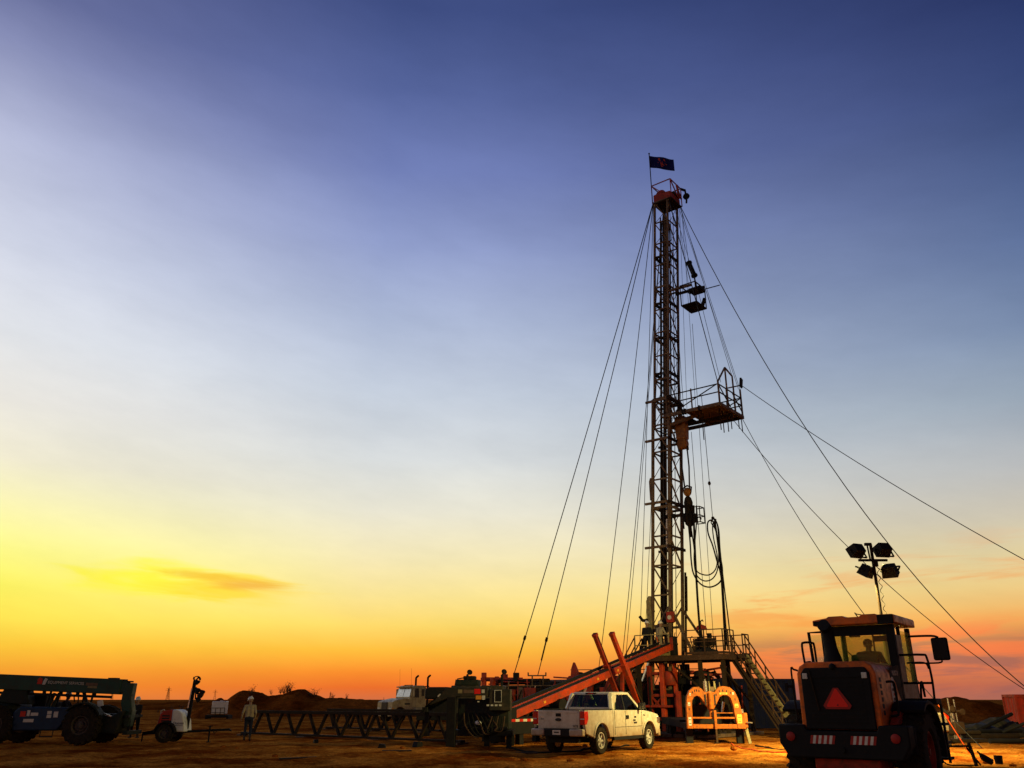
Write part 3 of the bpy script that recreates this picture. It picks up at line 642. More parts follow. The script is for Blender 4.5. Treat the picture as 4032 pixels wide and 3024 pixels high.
# ---- rod basket higher up
ZR = 23.9
rb = MB().bar(mp(ZR+1.35, 1, -1, .9, 1.2), (3.3, -.35, ZR+1.42), .11, .13).build('basket_arm', M['mast'], rig)
MB().bar(mp(ZR+1.5, 1, .6, .9, 1.2), (3.75, .55, ZR+1.5), .1, .16).build('basket_arm', M['steel'], rb)
b0, b1, c0, c1 = 2.75, 3.75, -.75, .55
for x in (b0, b1):
    for y in (c0, c1): MB().bar((x,y,ZR), (x,y,ZR+1.35), .05).build('basket_post', M['steel'], rb)
for z in (.02, 1.35):
    for p, q in (((b0,c0),(b1,c0)), ((b1,c0),(b1,c1)), ((b1,c1),(b0,c1)), ((b0,c1),(b0,c0))): MB().bar((*p,ZR+z), (*q,ZR+z), .055).build('basket_rail', M['steel'], rb)
MB().span(b0+.04, b1-.04, c0+.04, c1-.04, ZR+.0, ZR+.05).build('basket_floor', M['black'], rb)
MB().span(b0+.3, b1+.1, c0+.45, c1-.1, ZR+1.05, ZR+1.25).build('rod_rack', M['black'], rb, bevel=.02)
MB().bar((b1+.2,.2,ZR+1.15), (b1+1.0,.55,ZR+1.3), .045).build('rod_rack_arm', M['steel'], rb)
MB().box((b1-.1, c1-.1, ZR+.45), (.14,.2,.5), Matrix.Rotation(.4, 3, 'Y')).build('safety_clamp', M['black'], rb)
# ---- carrier
cf = MB(); cf.span(-13.0, .4, -.48, -.30, .95, 1.30); cf.span(-13.0, .4, .30, .48, .95, 1.30)
for x in (-12.6,-10,-7.5,-5,-2.5,0): cf.span(x, x+.18, -.3, .3, 1.0, 1.25)
cf = cf.build('carrier_frame', M['black'], rig)
MB().span(-12.4, .5, -1.25, 1.25, 1.31, 1.42).build('carrier_deck', M['red'], rig, bevel=.01)
wm = wheel_meshes(.54, .36, .30, 20)
for x in (-11.2, -9.8, -4.8, -3.4, -2.0):
    for sy in (-1, 1):
        w = add_wheel(rig, wm, (x, sy*.98, .54), 1); w.rotation_euler = (0, 0, -math.pi/2 if sy < 0 else math.pi/2)
for (x, y, z1, w) in ((-12.3,-1.05,3.25,.24), (-12.3,.2,3.05,.2), (-11.6,-1.05,2.95,.26), (-12.3,1.05,3.2,.24)):
    MB().span(x-w/2, x+w/2, y-w/2, y+w/2, 1.42, z1).build('headrack_post', M['redorange'] if y < 0 else M['red'], rig, bevel=.02)
MB().bar((-12.3,-1.25,2.85), (-12.3,1.25,2.85), .22).build('headrack_beam', M['red'], rig, bevel=.02)
MB().bar((-12.25,-1.06,2.92), (-9.3,-1.06,2.86), .12).build('headrack_beam', M['red'], rig)
MB().span(-9.9,-9.6,-1.2,-.95,2.7,3.2).build('headrack_stop', M['black'], rig, bevel=.02)
for i, (x0, x1, z0, z1, mm) in enumerate(((-11.3,-9.0,1.43,2.5,'steel'), (-8.8,-6.6,1.43,2.65,'black'), (-6.4,-4.4,1.43,2.3,'red'), (-4.3,-2.9,1.43,2.55,'black'))):
    e = MB().span(x0, x1, -1.0, 1.0, z0, z1).build('engine_cover', M[mm], rig, bevel=.04)
    for k in range(6): MB().span(x0+.15+k*(x1-x0-.4)/6, x0+.15+(k+.55)*(x1-x0-.4)/6, -1.03, -1.0, z0+.25, z1-.25).build('vent_panel', M['steel'], e)
dr = MB(); dr.lathe([(-.55,.62),(-.5,.62),(-.48,.36),(.48,.36),(.5,.62),(.55,.62)], (-5.4,-.2,2.55), (0,1,0), 28); dr.build('drawworks_drum', M['steel'], rig, 40)
MB().prism([(-6.3,1.43),(-4.4,1.43),(-4.2,2.5),(-4.9,3.0),(-5.8,2.95),(-6.4,2.3)], -1.28, -1.10, 'y').build('drawworks_guard', M['red'], rig, bevel=.03)
MB().prism([(-3.9,1.43),(-2.2,1.43),(-2.4,2.9),(-3.1,2.95)], -1.28, -1.14, 'y').build('drawworks_guard', M['red'], rig, bevel=.03)
for x in (-11,-8.6,-6.8): MB().bar((x,-1.2,1.42), (x,-1.2,2.45), .05).build('walkway_post', M['mast'], rig)
for z in (1.95, 2.45): MB().bar((-11,-1.2,z), (-6.8,-1.2,z), .045).build('walkway_rail', M['mast'], rig)
MB().bar((-8.6,-1.2,1.42), (-8.2,-1.2,2.44), .06).build('walkway_post', M['chrome'], rig)
MB().cyl((-11.4,-.7,2.75), (-7.6,-.7,2.72), .13, n=14).build('exhaust_muffler', M['steel'], rig, 40)
MB().cyl((-9.6,-.3,2.62), (-6.6,-.3,2.62), .17, n=14).build('exhaust_muffler', M['mast'], rig, 40)
rk = MB(); rk.bar((-8.9,-1.0,3.02), (-7.6,-1.0,3.0), .07); rk.bar((-8.9,-1.0,3.0), (-8.9,-1.0,3.2), .06); rk.bar((-7.6,-1.0,2.98), (-7.6,-1.0,3.18), .06); rk.bar((-8.6,-1.0,2.4), (-8.6,-1.0,3.0), .06)
rk.bar((-7.8,-1.0,2.4), (-7.8,-1.0,3.0), .06); rk.build('cradle', M['mast'], rig)
cl = MB(); cl.prism([(-.25,0),(.3,0),(.1,.45),(-.05,.75),(-.2,.4)], -.12, .12, 'y'); cl.build('line_spooler', M['red'], rig, loc=(-5.6,-.9,2.95), bevel=.03)
MB().span(-12.4,-1.5,-.5,.7,2.55,2.62).build('mast_rest_deck', M['steel'], rig)
# walkway_clutter: boxes, valves, pipes and hoses along the near side of the carrier
rc = random.Random(21)
for i in range(22):
    x = -11.4+i*.45; w, h = rc.uniform(.25,.7), rc.uniform(.3,.95); y = -1.16+rc.uniform(-.03,.12)
    MB().span(x, x+w, y-.12, y+.3, 1.425, 1.425+h).build(rc.choice(['tool_box','valve_chest','battery_box']), M[rc.choice(['red','black','steel','red','mast'])], rig, bevel=.02)
for i in range(14):
    x = -11.6+rc.random()*9.5; L = rc.uniform(.8,2.4); z = rc.uniform(1.9,2.95); MB().cyl((x,-1.1+rc.uniform(-.1,.3),z), (x+L,-1.1+rc.uniform(-.1,.3),z+rc.uniform(-.08,.08)), rc.uniform(.03,.08), n=8).build('pipe', M[rc.choice(['steel','red','black'])], rig, 40)
for i in range(12):
    x = -11.2+i*.85; MB().bar((x,-1.22,1.42), (x+rc.uniform(-.25,.25),-1.15,rc.uniform(2.5,3.0)), .055).build('stanchion', M[rc.choice(['red','steel','mast'])], rig)
for i in range(10):
    x = -11+i*.95; MB().tube(spline([(x,-1.2,2.4), (x+.2,-1.32,1.7+.2*rc.random()), (x+.5,-1.3,1.55), (x+.8,-1.2,2.2)], 5), .026, 6).build('hose', M['rubber'], rig, 40)
for i in range(16):
    x = rc.uniform(-.9,3.4); y = rc.uniform(-1.3,1.4); z1 = rc.uniform(2.2,3.5)
    if abs(x-1.88) < .7 and abs(y) < .7: x -= 1.2
    MB().cyl((x,y,.1), (x+rc.uniform(-.1,.1),y,z1), rc.uniform(.03,.075), n=8).build('standpipe', M[rc.choice(['steel','black','red','tread'])], rig, 40)
for i in range(10):
    x = rc.uniform(-.9,2.4); z = rc.uniform(1.2,3.3); MB().bar((x,-1.1+rc.uniform(0,1.5),z), (x+rc.uniform(.8,1.8),-1.0+rc.uniform(0,1.5),z+rc.uniform(-.3,.3)), rc.uniform(.05,.12)).build('cross_pipe', M[rc.choice(['steel','black','red'])], rig)
# rear frame carrying the mast: red columns, cross beams, pipework
for (x, y, z1, w, mm) in ((-.75,-.95,3.4,.22,'red'), (.05,-1.0,3.5,.24,'redorange'), (.65,-.7,3.5,.18,'redorange'), (-.75,.95,3.4,.22,'red'), (.65,.75,3.5,.2,'red'), (.95,-1.05,2.1,.22,'red')):
    MB().span(x-w/2, x+w/2, y-w/2, y+w/2, .15, z1).build('rear_column', M[mm], rig, bevel=.02)
    MB().span(x-.25, x+.25, y-.25, y+.25, .02, .15).build('jack_pad', M['steel'], rig)
for z in (.75, 1.9, 3.0):
    MB().bar((-.75,-.95,z), (.65,-.85,z), .14).build('rear_cross_beam', M['red'], rig); MB().bar((.65,-.7,z), (.65,.75,z), .14).build('rear_cross_beam', M['red'], rig)
MB().bar((-.7,-.97,1.2), (.0,-.98,1.85), .09).build('rear_brace', M['red'], rig); MB().bar((-.7,-.97,1.85), (.0,-.98,1.2), .09).build('rear_brace', M['red'], rig)
MB().lathe([(-.35,.30),(-.3,.34),(.3,.34),(.35,.30)], (.4,-.75,2.75), (0,0,1), 18).build('hydraulic_tank', M['red'], rig, 40)
for k in range(7):
    y = -.6+.2*k; x = .8+.1*math.sin(k*2.1)
    MB().tube(spline([(x,y,3.45), (x+.08*math.sin(k),y+.05,2.7), (x-.1,y+.1*math.cos(k*1.7),2.1), (x+.12,y,1.3), (x+.05,y+.1,.75)], 5), .035, 7).build('hydraulic_hose', M['rubber'], rig, 40)
for k, (x, y, z, a, b, c) in enumerate(((.9,-.2,2.6,.4,.5,.3), (1.0,.4,2.2,.5,.4,.5), (.9,-.5,1.6,.4,.4,.6), (.2,-.3,1.8,.9,.8,1.1), (1.05,.0,3.05,.35,.9,.2))):
    MB().box((x,y,z), (a,b,c)).build('valve_block', M['black'], rig, bevel=.03)

# ---- flag on the crown
fl = thing('flag', 'navy flag with red emblem flying from a pole on the red crown', 'flag', rw(cx-.58, -.72, zt+.05), RA)
MB().tube([(0,0,0), (0,0,3.75)], .032, 8).build('flag_pole', M['steel'], fl, 40)
MB().ball((0,0,3.8), .06, 8).build('finial', M['steel'], fl, True)
fv = []; ff = []; nxf, nzf = 26, 10
FLD = V((math.cos(.55), math.sin(.55), 0))            # flies right of the pole
def flp(s, t, off=0.0):
    L = 1.62*s; sag = -.36*s - .05*s*s; w = .07*math.sin(s*9+t*1.5)*s**.6
    sw = V((-FLD.y, FLD.x, 0)); return FLD*L*(.97) + sw*(w+off) + V((0,0,3.62+sag-.92*t+.03*math.sin(s*11)*t*s))
for i in range(nxf+1):
    for k in range(nzf+1): fv.append(flp(i/nxf, k/nzf))
for i in range(nxf):
    for k in range(nzf): a = i*(nzf+1)+k; ff.append((a, a+1, a+nzf+2, a+nzf+1))
fm = MB().add(fv, ff); fo = fm.build('cloth', M['flag'], fl, True); so = fo.modifiers.new('thick', 'SOLIDIFY'); so.thickness = .008
def flpatch(poly):
    mb = MB(); n = len(poly)
    for off in (-.012, .012): mb.add([flp(s, t, off) for s, t in poly], [tuple(range(n))])
    mb.build('emblem', M['flagred'], fo)
for poly in ([(.36,.10),(.42,.12),(.44,.34),(.37,.30)], [(.40,.30),(.62,.26),(.64,.36),(.50,.40),(.42,.40)], [(.56,.14),(.63,.16),(.63,.28),(.57,.26)], [(.32,.46),(.52,.46),(.72,.52),(.70,.58),(.48,.54),(.34,.52)], [(.44,.54),(.54,.56),(.60,.66),(.50,.80),(.45,.74)], [(.42,.34),(.52,.38),(.52,.56),(.45,.54)]): flpatch(poly)
# ------------------------------------------------------------------ things hung from the mast
def cable(name, label, cat, p, q, r=.016, sag=.0, group=None, m='cable', n=14):
    p, q = V(p), V(q); pts = [p.lerp(q, i/n) - V((0,0,sag*4*(i/n)*(1-i/n))) for i in range(n+1)]
    return tag_mesh(name, MB().tube(pts, r, 6), M[m], label, cat, q if q.z < p.z else p, group, 40)
WF, WS = 1.88, 0.0                                   # well centre in the rig frame
# yellow travelling block on its lines
zk = 16.0
tbk = thing('travelling_block', 'rusty yellow travelling block hanging beside the mast under the tubing board', 'hook block', rw(WF-.05, -.1, zk-.75), RA)
b = MB(); b.prism([(-.30,.55),(-.34,1.2),(-.28,1.95),(.28,1.95),(.34,1.2),(.30,.55)], -.24, .24, 'y'); b.build('block_body', M['yellow'], tbk, bevel=.05)
b = MB(); b.prism([(-.24,.0),(-.30,.3),(-.24,.62),(.24,.62),(.30,.3),(.24,.0)], -.20, .20, 'y'); b.build('hook_body', M['yellow'], tbk, bevel=.05)
for y in (-.15, 0, .15): MB().lathe([(-.03,.33),(.03,.33)], (0,y,1.45), (0,1,0), 22).build('sheave', M['steel'], tbk, 40)
MB().cyl((0,-.3,1.45), (0,.3,1.45), .08).build('sheave_pin', M['steel'], tbk, 40)
for s in (-1, 1): MB().tube([(s*.18,0,.2), (s*.30,0,.05), (s*.30,0,-.08), (s*.2,0,-.12)], .05, 8).build('link_ear', M['steel'], tbk, 40)
for k, (dx, dy) in enumerate(((-.12,-.15),(.12,-.1),(-.1,.1),(.13,.15))):
    cable('drill_line', 'steel drill line running from the crown down to the yellow block', 'cable', rw(WF+dx*1.2, dy, zt+.2), rw(WF+dx-.05, dy-.1, zk+.9), .016, 0, 'drill lines in the mast')
# long bails, elevator and power swivel
sw = thing('power_swivel', 'dark power swivel with small cage, hanging on long steel bails from the yellow block', 'swivel', rw(WF, -.1, 10.75), RA)
for s in (-1, 1): MB().tube([(s*.24-.05,0,4.45), (s*.22,0,3.4), (s*.13,0,1.95)], .045, 8).build('bail', M['steel'], sw, 40)
MB().ball((0,0,1.95), .24, 12, (1,.8,1.1)).build('swivel_hook', M['yellow'], sw, True)
MB().tube([(-.2,0,1.9), (-.26,0,2.2), (0,0,2.32), (.26,0,2.2), (.2,0,1.9)], .05, 8).build('bail_link', M['steel'], sw, 40)
MB().lathe([(0,.13),(.12,.25),(.5,.30),(.8,.24),(1.05,.23),(1.35,.25),(1.6,.18),(1.72,.08)], (0,0,.0), (0,0,1), 16).build('swivel_body', M['steel'], sw, 40)
MB().span(-.32,.34,-.26,.26,.25,.72).build('motor_housing', M['black'], sw, bevel=.04)
for (x, y) in ((.34,-.28),(.78,-.28),(.34,.28),(.78,.28)): MB().bar((x,y,.12), (x,y,.98), .045).build('cage_bar', M['steel'], sw)
for z in (.12, .5, .98):
    for y in (-.28,.28): MB().bar((.3,y,z), (.8,y,z), .045).build('cage_bar', M['steel'], sw)
    MB().bar((.78,-.28,z), (.78,.28,z), .045).build('cage_bar', M['steel'], sw)
MB().tube(arc_pts := [(.56+.14*math.cos(R(a)), 0, .30+.14*math.sin(R(a))) for a in range(0, 190, 15)], .04, 7).build('gooseneck_pipe', M['steel'], sw, 40)
MB().cyl((0,0,.05), (0,0,-.6), .085, n=10).build('drive_sub', M['steel'], sw, 40)
for s in (-1,1): MB().cyl((s*.16-.22,0,.1+.9), (s*.16-.22,.0,-.1), .04, n=8).build('link_tilt', M['steel'], sw, 40)
MB().bar((-1.5,-.25,.62), (-.3,0,.7), .16).build('torque_arm', M['steel'], sw, bevel=.02)
MB().box((-1.05,-.2,.66), (.6,.2,.22)).build('torque_roller', M['black'], sw, bevel=.03)
# hanging hoses: down from the swivel, round a loop, up over a hanger and down to the floor
def hp(u, v, Y=45.6): return at(u, v, Y)
HG = 'hoses looping from the swivel'
def hose(pts, r, label, cat='hose'):
    w = [hp(*p) for p in pts]; return tag_mesh('hydraulic_hose', MB().tube(spline(w, 7), r, 8), M['rubber'], label, cat, w[-1], HG, 40)
hose([(2703,1972), (2708,2040), (2717,2130), (2722,2210,45.5), (2732,2262,45.4), (2762,2302,45.3), (2801,2311,45.2), (2838,2287,45.2), (2844,2238,45.2), (2831,2170,45.2), (2822,2105,45.2), (2812,2065,45.2), (2802,2048,45.2), (2787,2058,45.2), (2788,2098,45.1), (2806,2148,45.1), (2822,2205,45.1), (2838,2265,45.0), (2852,2400,45), (2862,2540,44.9)], .042, 'thick black hose forming the outer loop below the swivel')
hose([(2712,1985), (2722,2080), (2733,2160), (2738,2230,45.7), (2752,2256,45.7), (2790,2264,45.7), (2818,2240,45.8), (2824,2190,45.8), (2810,2120,45.8), (2806,2070,45.8), (2816,2052,45.8), (2826,2075,45.8), (2832,2150,45.8), (2846,2300,45.8), (2856,2440,45.8), (2866,2560,45.6)], .034, 'black hose making the innermost shallow loop below the swivel')
hose([(2742,1990), (2742,2060), (2736,2140), (2733,2205,46.0), (2742,2262,46.0), (2772,2287,46.0), (2806,2278,46.1), (2826,2238,46.1), (2829,2160,46.1), (2818,2090,46.1), (2800,2056,46.1), (2815,2045,46.1), (2830,2085,46.1), (2836,2170,46.1), (2854,2330,46.1), (2870,2460,46), (2880,2560,45.9)], .034, 'black hose making the middle loop below the swivel')
hose([(2731,1990), (2733,2080), (2737,2180), (2741,2260), (2748,2380), (2757,2500), (2762,2575)], .06, 'thick straight black hose dropping from swivel to rig floor')
hose([(2814,2046,45.4), (2824,2120,45.4), (2836,2220,45.4), (2842,2300,45.4), (2849,2420,45.4), (2856,2560,45.2)], .05, 'thick black hose falling straight from the hose hanger to the floor')
hg = MB(); hg.tube([hp(2802,2052,45.15), hp(2806,2042,45.6), hp(2818,2046,46.15)], .05, 8); hg.ball(hp(2807,2040,45.6), .10, 8)
hb = tag_mesh('hose_hanger', hg, M['steel'], 'small steel saddle holding up the looped black hoses', 'hanger', hp(2806,2052,45.6), None, 40)
cable('hanger_line', 'thin line holding the hose saddle, reaching up past the tubing board', 'cable', hp(2762,1560,45.6), hp(2806,2040,45.6), .018)
tag_mesh('line_clamp', MB().ball(hp(2793,1903,45.6), .09, 8, (1,1,1.4)), M['steel'], 'small dark clamp on the hose saddle line', 'clamp', hp(2793,1908,45.6), None, True)
# winch lines down to the floor
for k, (u0, v0, u1, v1, r, Y0, Y1, lb) in enumerate((
    (2726, 1275, 2812, 2560, .014, 45.0, 45.8, 'thin winch line from rod basket down to the rig floor'),
    (2722, 1700, 2782, 2500, .016, 46.3, 46.3, 'winch line behind the bails ending at the power tongs'),
    (2685, 830, 2742, 1640, .012, 45.6, 46.5, 'line passing behind the tubing board beam'),
    (2676, 830, 2706, 1640, .012, 46.4, 46.6, 'line running close down the front mast leg'))):
    cable('winch_line', lb, 'cable', at(u0, v0, Y0), at(u1, v1, Y1), r)
# counterbalance tube and its lines
cb = MB(); p, q = at(2712,1035,45.0), at(2734,1085,44.8); ax = (q-p).normalized()
cb.cyl(p, q, .15, n=14); cb.cyl(p-ax*.03, p+ax*.06, .20, n=14); cb.cyl(q-ax*.04, q+ax*.05, .20, n=14)
tag_mesh('counterbalance', cb, M['black'], 'dark blue black cylinder hanging on lines beside the upper mast', 'cylinder', q, None, 40)
cable('counterbalance_line', 'line from the crown to the hanging dark cylinder', 'cable', at(2686,850,45.2), p, .014)
cable('counterbalance_line', 'line from the hanging dark cylinder towards the tubing board', 'cable', q, at(2838,1505,44.2), .014)
ch = MB(); pts = [at(2733+1.2*i*.9, 1085+i*6.2, 44.8) for i in range(12)]
for i, c in enumerate(pts): ch.ball(c, .055, 6, (1, 1, 1.3))
ch.bar(pts[-1], at(2740,1153,44.8), .10)
tag_mesh('hanging_chain', ch, M['steel'], 'short chain with hook dangling under the dark cylinder', 'chain', at(2740,1156,44.8))
# board support cables
def board(f, s, z): return rw(f, s, ZB+z)
for (f0, s0, f1, s1, z1, lb) in ((1.1,-.9,B1-.02,SN,1.42,'support cable from crown to the near corner of the tubing board'), (1.0,-.8,B1-.06,SN+.06,1.42,'twin support cable to the near corner of the tubing board'),
    (1.2,.9,B1,SF,1.75,'support cable from crown to far corner of the tubing board'), (1.1,.85,B1-.06,SF-.06,1.75,'twin support cable to far corner of the tubing board'), (1.3,.8,B1,1.25,2.3,'support cable from crown to the tubing board headframe')):
    cable('support_cable', lb, 'cable', rw(cx-.25+f0*.7, s0*.75, zt+.2), board(f1, s1, z1), .014)
cable('basket_cable', 'cable holding the outer corner of the rod basket', 'cable', rw(cx+.6, -.3, zt), rw(b1, c0, ZR+1.35), .012)
cable('basket_cable', 'cable holding the inner corner of the rod basket', 'cable', rw(cx+.6, .3, zt), rw(b0, c1, ZR+1.35), .012)
# guy lines
CL = rw(cx-.55, -.66, zt+.1); CLb = rw(cx-.55, .66, zt+.1); CRn = rw(cx+.65, -.66, zt+.1); CRf = rw(cx+.65, .66, zt+.1)
def guy(lb, p, q, sag=.4, r=.02): return cable('guy_line', lb, 'guy line', p, q, r, sag, None, n=24)
GB = ((26.3, 40.3, 0), 5.0)
guy('guy line from crown to the headrack of the red carrier, outermost', CL, rw(-9.9, -1.05, 3.2), .25, .03)
guy('guy line from crown to the red carrier, second from its headrack', CL, rw(-8.2, -1.0, 3.0), .25, .028)
guy('guy line from crown ending behind the leaning red arms', CL, at(2330, 2850, 58), .5, .024)
guy('guy line from crown passing just behind the upright red arms', CLb, at(2425, 2845, 58), .5, .024)
guy('thin guy line beside the one passing behind the red arms', CLb, at(2440, 2845, 59), .5, .02)
guy('guy line from crown close along the mast to the ground behind the floor', CL, at(2508, 2860, 56), .4, .02)
guy('thin guy line closest along the mast behind the two workers', CLb, at(2524, 2860, 56), .4, .018)
guy('guy line from crown passing behind floodlights down to the ground beyond the loader', CRf, GB[0], GB[1], .024)
guy('guy line from below the tubing board passing between floodlights and loader roof', board(4.3, 1.2, -.1), (27.06, 40.38, 0), 2.13, .020)
guy('guy line from below the tubing board ending behind the loader cab', board(B1, SF-.1, -.1), (17.73, 34.1, 0), 1.65, .018)
guy('guy line from tubing board corner lamp out past the light tower', board(B1+.1, 2.25, 2.0), (26.4, 26.15, 0), .93, .020)
for i, (fr) in enumerate(((-9.9,-1.05,3.2), (-8.2,-1.0,3.0))):
    e = rw(*fr); d_ = (CL-e).normalized(); t = MB(); t.cyl(e+d_*.9, e+d_*2.0, .045, n=8); t.cyl(e+d_*2.0, e+d_*2.25, .075, n=8); t.ball(e+d_*2.1, .09, 8)
    tag_mesh('turnbuckle', t, M['steel'], ['turnbuckle at the foot of the outermost carrier guy line', 'turnbuckle at the foot of the second carrier guy line'][i], 'turnbuckle', e+d_*.9, None, 40)

# ------------------------------------------------------------------ rig floor (same frame)
ZF = 3.85
fl_ = thing('rig_floor', 'raised steel work floor with brown railings around the foot of the mast', 'work platform', (RX, RY, 0), RA)
F0, F1, N0, N1 = -1.15, 3.95, -1.62, 1.55
def deck(x0, x1, y0, y1):
    n = max(1, round((x1-x0)/.62))
    for i in range(n):
        a = x0+(x1-x0)*i/n; MB().span(a+.006, x0+(x1-x0)*(i+1)/n-.006, y0, y1, ZF-.07, ZF+random.uniform(-.004,.004)).build('deck_plate', M['steel'], fl_)
deck(F0, F1, N0, -.86); deck(F0, F1, .86, N1); deck(1.0, F1, -.85, .85)
for a, b, mm in (((F0,N0-.05),(F1,N0-.05),'tread'), ((F0,N1+.05),(F1,N1+.05),'tread'), ((F1+.05,N0),(F1+.05,N1),'tread'), ((F0-.05,N0),(F0-.05,N1),'tread'), ((F0,-.80),(F1,-.80),'steel'), ((F0,.80),(F1,.80),'steel')):
    MB().bar((*a,ZF-.14), (*b,ZF-.14), .10, .26).build('floor_beam', M[mm], fl_)
for (x, y) in ((F0+.1,N0+.1),(F1-.15,N0+.12),(F1-.15,N1-.1),(F0+.1,N1-.1),(2.55,N0+.1),(2.7,N1-.1)):
    MB().span(x-.09,x+.09,y-.09,y+.09,.04,ZF-.27).build('floor_leg', M['steel'], fl_); MB().span(x-.22,x+.22,y-.22,y+.22,-.02,.05).build('foot_pad', M['steel'], fl_)
for a, b in (((F1-.15,N0+.12,.4),(2.55,N0+.1,3.1)), ((F1-.15,N1-.1,.4),(2.7,N1-.1,3.1)), ((F1-.15,N0+.12,3.1),(F1-.15,N1-.1,1.6)), ((2.55,N0+.1,2.2),(1.1,N0+.1,3.3)), ((F1-.3,N0+.15,3.3),(3.2,-.2,2.7))): MB().bar(a, b, .09).build('leg_brace', M['steel'], fl_)
def railing(par, pts, n, mm='tread', h=1.08, m2=None):
    for a, b in zip(pts, pts[1:]):
        a, b = V(a), V(b); k = max(1, round((b-a).length/n))
        for i in range(k+1):
            if i == k and b != V(pts[-1]): continue
            p = a.lerp(b, i/k); MB().bar(p, p+V((0,0,h)), .05).build('rail_post', M[m2 or mm], par)
        for z in (h*.52, h): MB().bar(a+V((0,0,z)), b+V((0,0,z)), .048).build('rail', M[mm], par)
        MB().bar(a+V((0,0,.07)), b+V((0,0,.07)), .02, .12).build('toe_board', M[mm], par)
railing(fl_, [(F0,N0,ZF),(.9,N0,ZF)], .95, 'stair'); railing(fl_, [(1.9,N0,ZF),(F1,N0,ZF)], 1.0, 'tread', 1.2); railing(fl_, [(F1,N0,ZF),(F1,-.3,ZF)], .8, 'tread', 1.2)
railing(fl_, [(F1,.75,ZF),(F1,N1,ZF),(.2,N1,ZF)], .9); railing(fl_, [(F0,-.6,ZF),(F0,N1,ZF)], .9); railing(fl_, [(2.1,N0+.45,ZF),(3.2,N0+.75,ZF)], .55, 'tread', .8)
# staircases
def stairs(label, f_top, y0, y1, dirn, run, top, mm, n, name='staircase', zb=0.0):
    st = thing(name, label, 'stairs', rw(f_top+dirn*run, (y0+y1)/2, zb), RA); ox, oy = f_top+dirn*run, (y0+y1)/2
    L = lambda f, y, z: V((f-ox, y-oy, z-zb))
    for y in (y0, y1):
        a, b = L(f_top, y, top-.12), L(f_top+dirn*run, y, zb+.10); s = MB().bar(a, b, .07, .30, (0,0,1)).build('stringer', M[mm[0]] if y == y1 else M[mm[1]], st)
        sd = -1 if y == y0 else 1
        for o in (-.14, .14): MB().bar(a+V((0,-sd*-.04,o)), b+V((0,-sd*-.04,o)), .12, .035).build('flange', M[mm[0]] if y == y1 else M[mm[1]], s)
    for i in range(n):
        t = (i+.6)/n; f = f_top+dirn*run*t; z = top+(zb-top)*t
        MB().box(L(f, (y0+y1)/2, z), (.27, abs(y1-y0)-.07, .045)).build('tread', M['darktread'], st)
    for y in (y0, y1):
        pts = [(f_top+dirn*run*t, y, top+(zb-top)*t) for t in (0, .2, .4, .6, .8, .97)]
        for p in pts: MB().bar(L(*p), L(p[0], p[1], p[2]+.98), .045).build('rail_post', M['tread'], st)
        for z in (.52, .98): MB().bar(L(pts[0][0], y, pts[0][2]+z), L(pts[-1][0], y, pts[-1][2]+z), .05).build('handrail', M['tread'], st)
    return st
st1 = stairs('ochre steel staircase with dark treads running from rig floor down towards the loader', F1+.06, -.45, .55, 1, 3.05, ZF, ('stair','darktread'), 15)
SA = R(-60.6); _t = rw(F1+.06, .05, 0); st1.rotation_euler = (0, 0, SA); st1.location = _t + V((math.cos(SA), math.sin(SA), 0))*3.05
p = rw(F1+.02, .74, ZF); q = rw(F1+.3, .74, ZF)
st2 = stairs('rusty stairs with railings on the far side of the red pipe slide', F0-.06, -1.55, -.75, -1, 2.7, ZF, ('tread','tread'), 13)
# floor gear
tg = thing('power_tongs', 'dark power tongs with red hanger standing over the well on the rig floor', 'tongs', rw(1.98, .05, ZF+.02), RA)
MB().lathe([(0,.34),(.08,.42),(.34,.42),(.40,.30)], (0,0,.15), (0,0,1), 20).build('tong_ring', M['black'], tg, 40)
MB().prism([(-.3,-.35),(.75,-.22),(.75,.22),(-.3,.35)], .50, .82, 'z').build('tong_body', M['steel'], tg, bevel=.05)
MB().cyl((.45,0,.82), (.45,0,1.12), .13).build('motor', M['black'], tg, 40); MB().bar((0,0,.8), (0,0,1.55), .08).build('hanger_rod', M['steel'], tg)
MB().prism([(-.3,0),(.35,.04),(.28,.2),(.05,.3),(-.22,.22)], -.06, .06, 'y').build('spring_hanger', M['red'], tg, loc=(0,0,1.3), bevel=.02)
MB().tube([(0,0,1.55),(0,0,1.75),(.12,0,1.82),(.16,0,1.74)], .035, 7).build('hook', M['steel'], tg, 40)
MB().lathe([(0,.5),(.1,.5),(.14,.30)], (0,0,0), (0,0,1), 20).build('slip_bowl', M['steel'], tg, 40)
for s in (-1, 1): MB().tube([(s*.3,.1,.3), (s*.62,.1,.5), (s*.7,.05,.9), (s*.55,0,1.0)], .03, 7).build('handle', M['steel'], tg, 40)
MB().box((-.55,.1,.3), (.35,.5,.28)).build('lever_bank', M['black'], tg, bevel=.03)
cn = thing('control_console', 'dark control console on the rig floor beside the far mast leg', 'console', rw(1.45, 1.15, ZF+.02), RA)
MB().prism([(-.2,0),(.22,0),(.22,.8),(.05,1.0),(-.2,1.0)], -.22, .22, 'y').build('cabinet', M['black'], cn, bevel=.03)
for k in range(4): MB().cyl((.0,-.15+.1*k,1.0), (.03,-.15+.1*k,1.16), .016, n=6).build('lever', M['steel'], cn)
dg = thing('driller_panel', 'red and dark driller panel at the end of the red pipe slide', 'console', rw(.95, -1.25, ZF+.02), RA)
MB().span(-.17,.17,-.2,.2,0,.95).build('cabinet', M['black'], dg, bevel=.03); MB().span(-.2,.1,-.24,-.20,.25,.9).build('panel', M['red'], dg, bevel=.01)
for k in range(3): MB().cyl((-.1+.1*k,0,.95), (-.1+.13*k,0,1.15), .02, n=6).build('lever', M['steel'], dg)
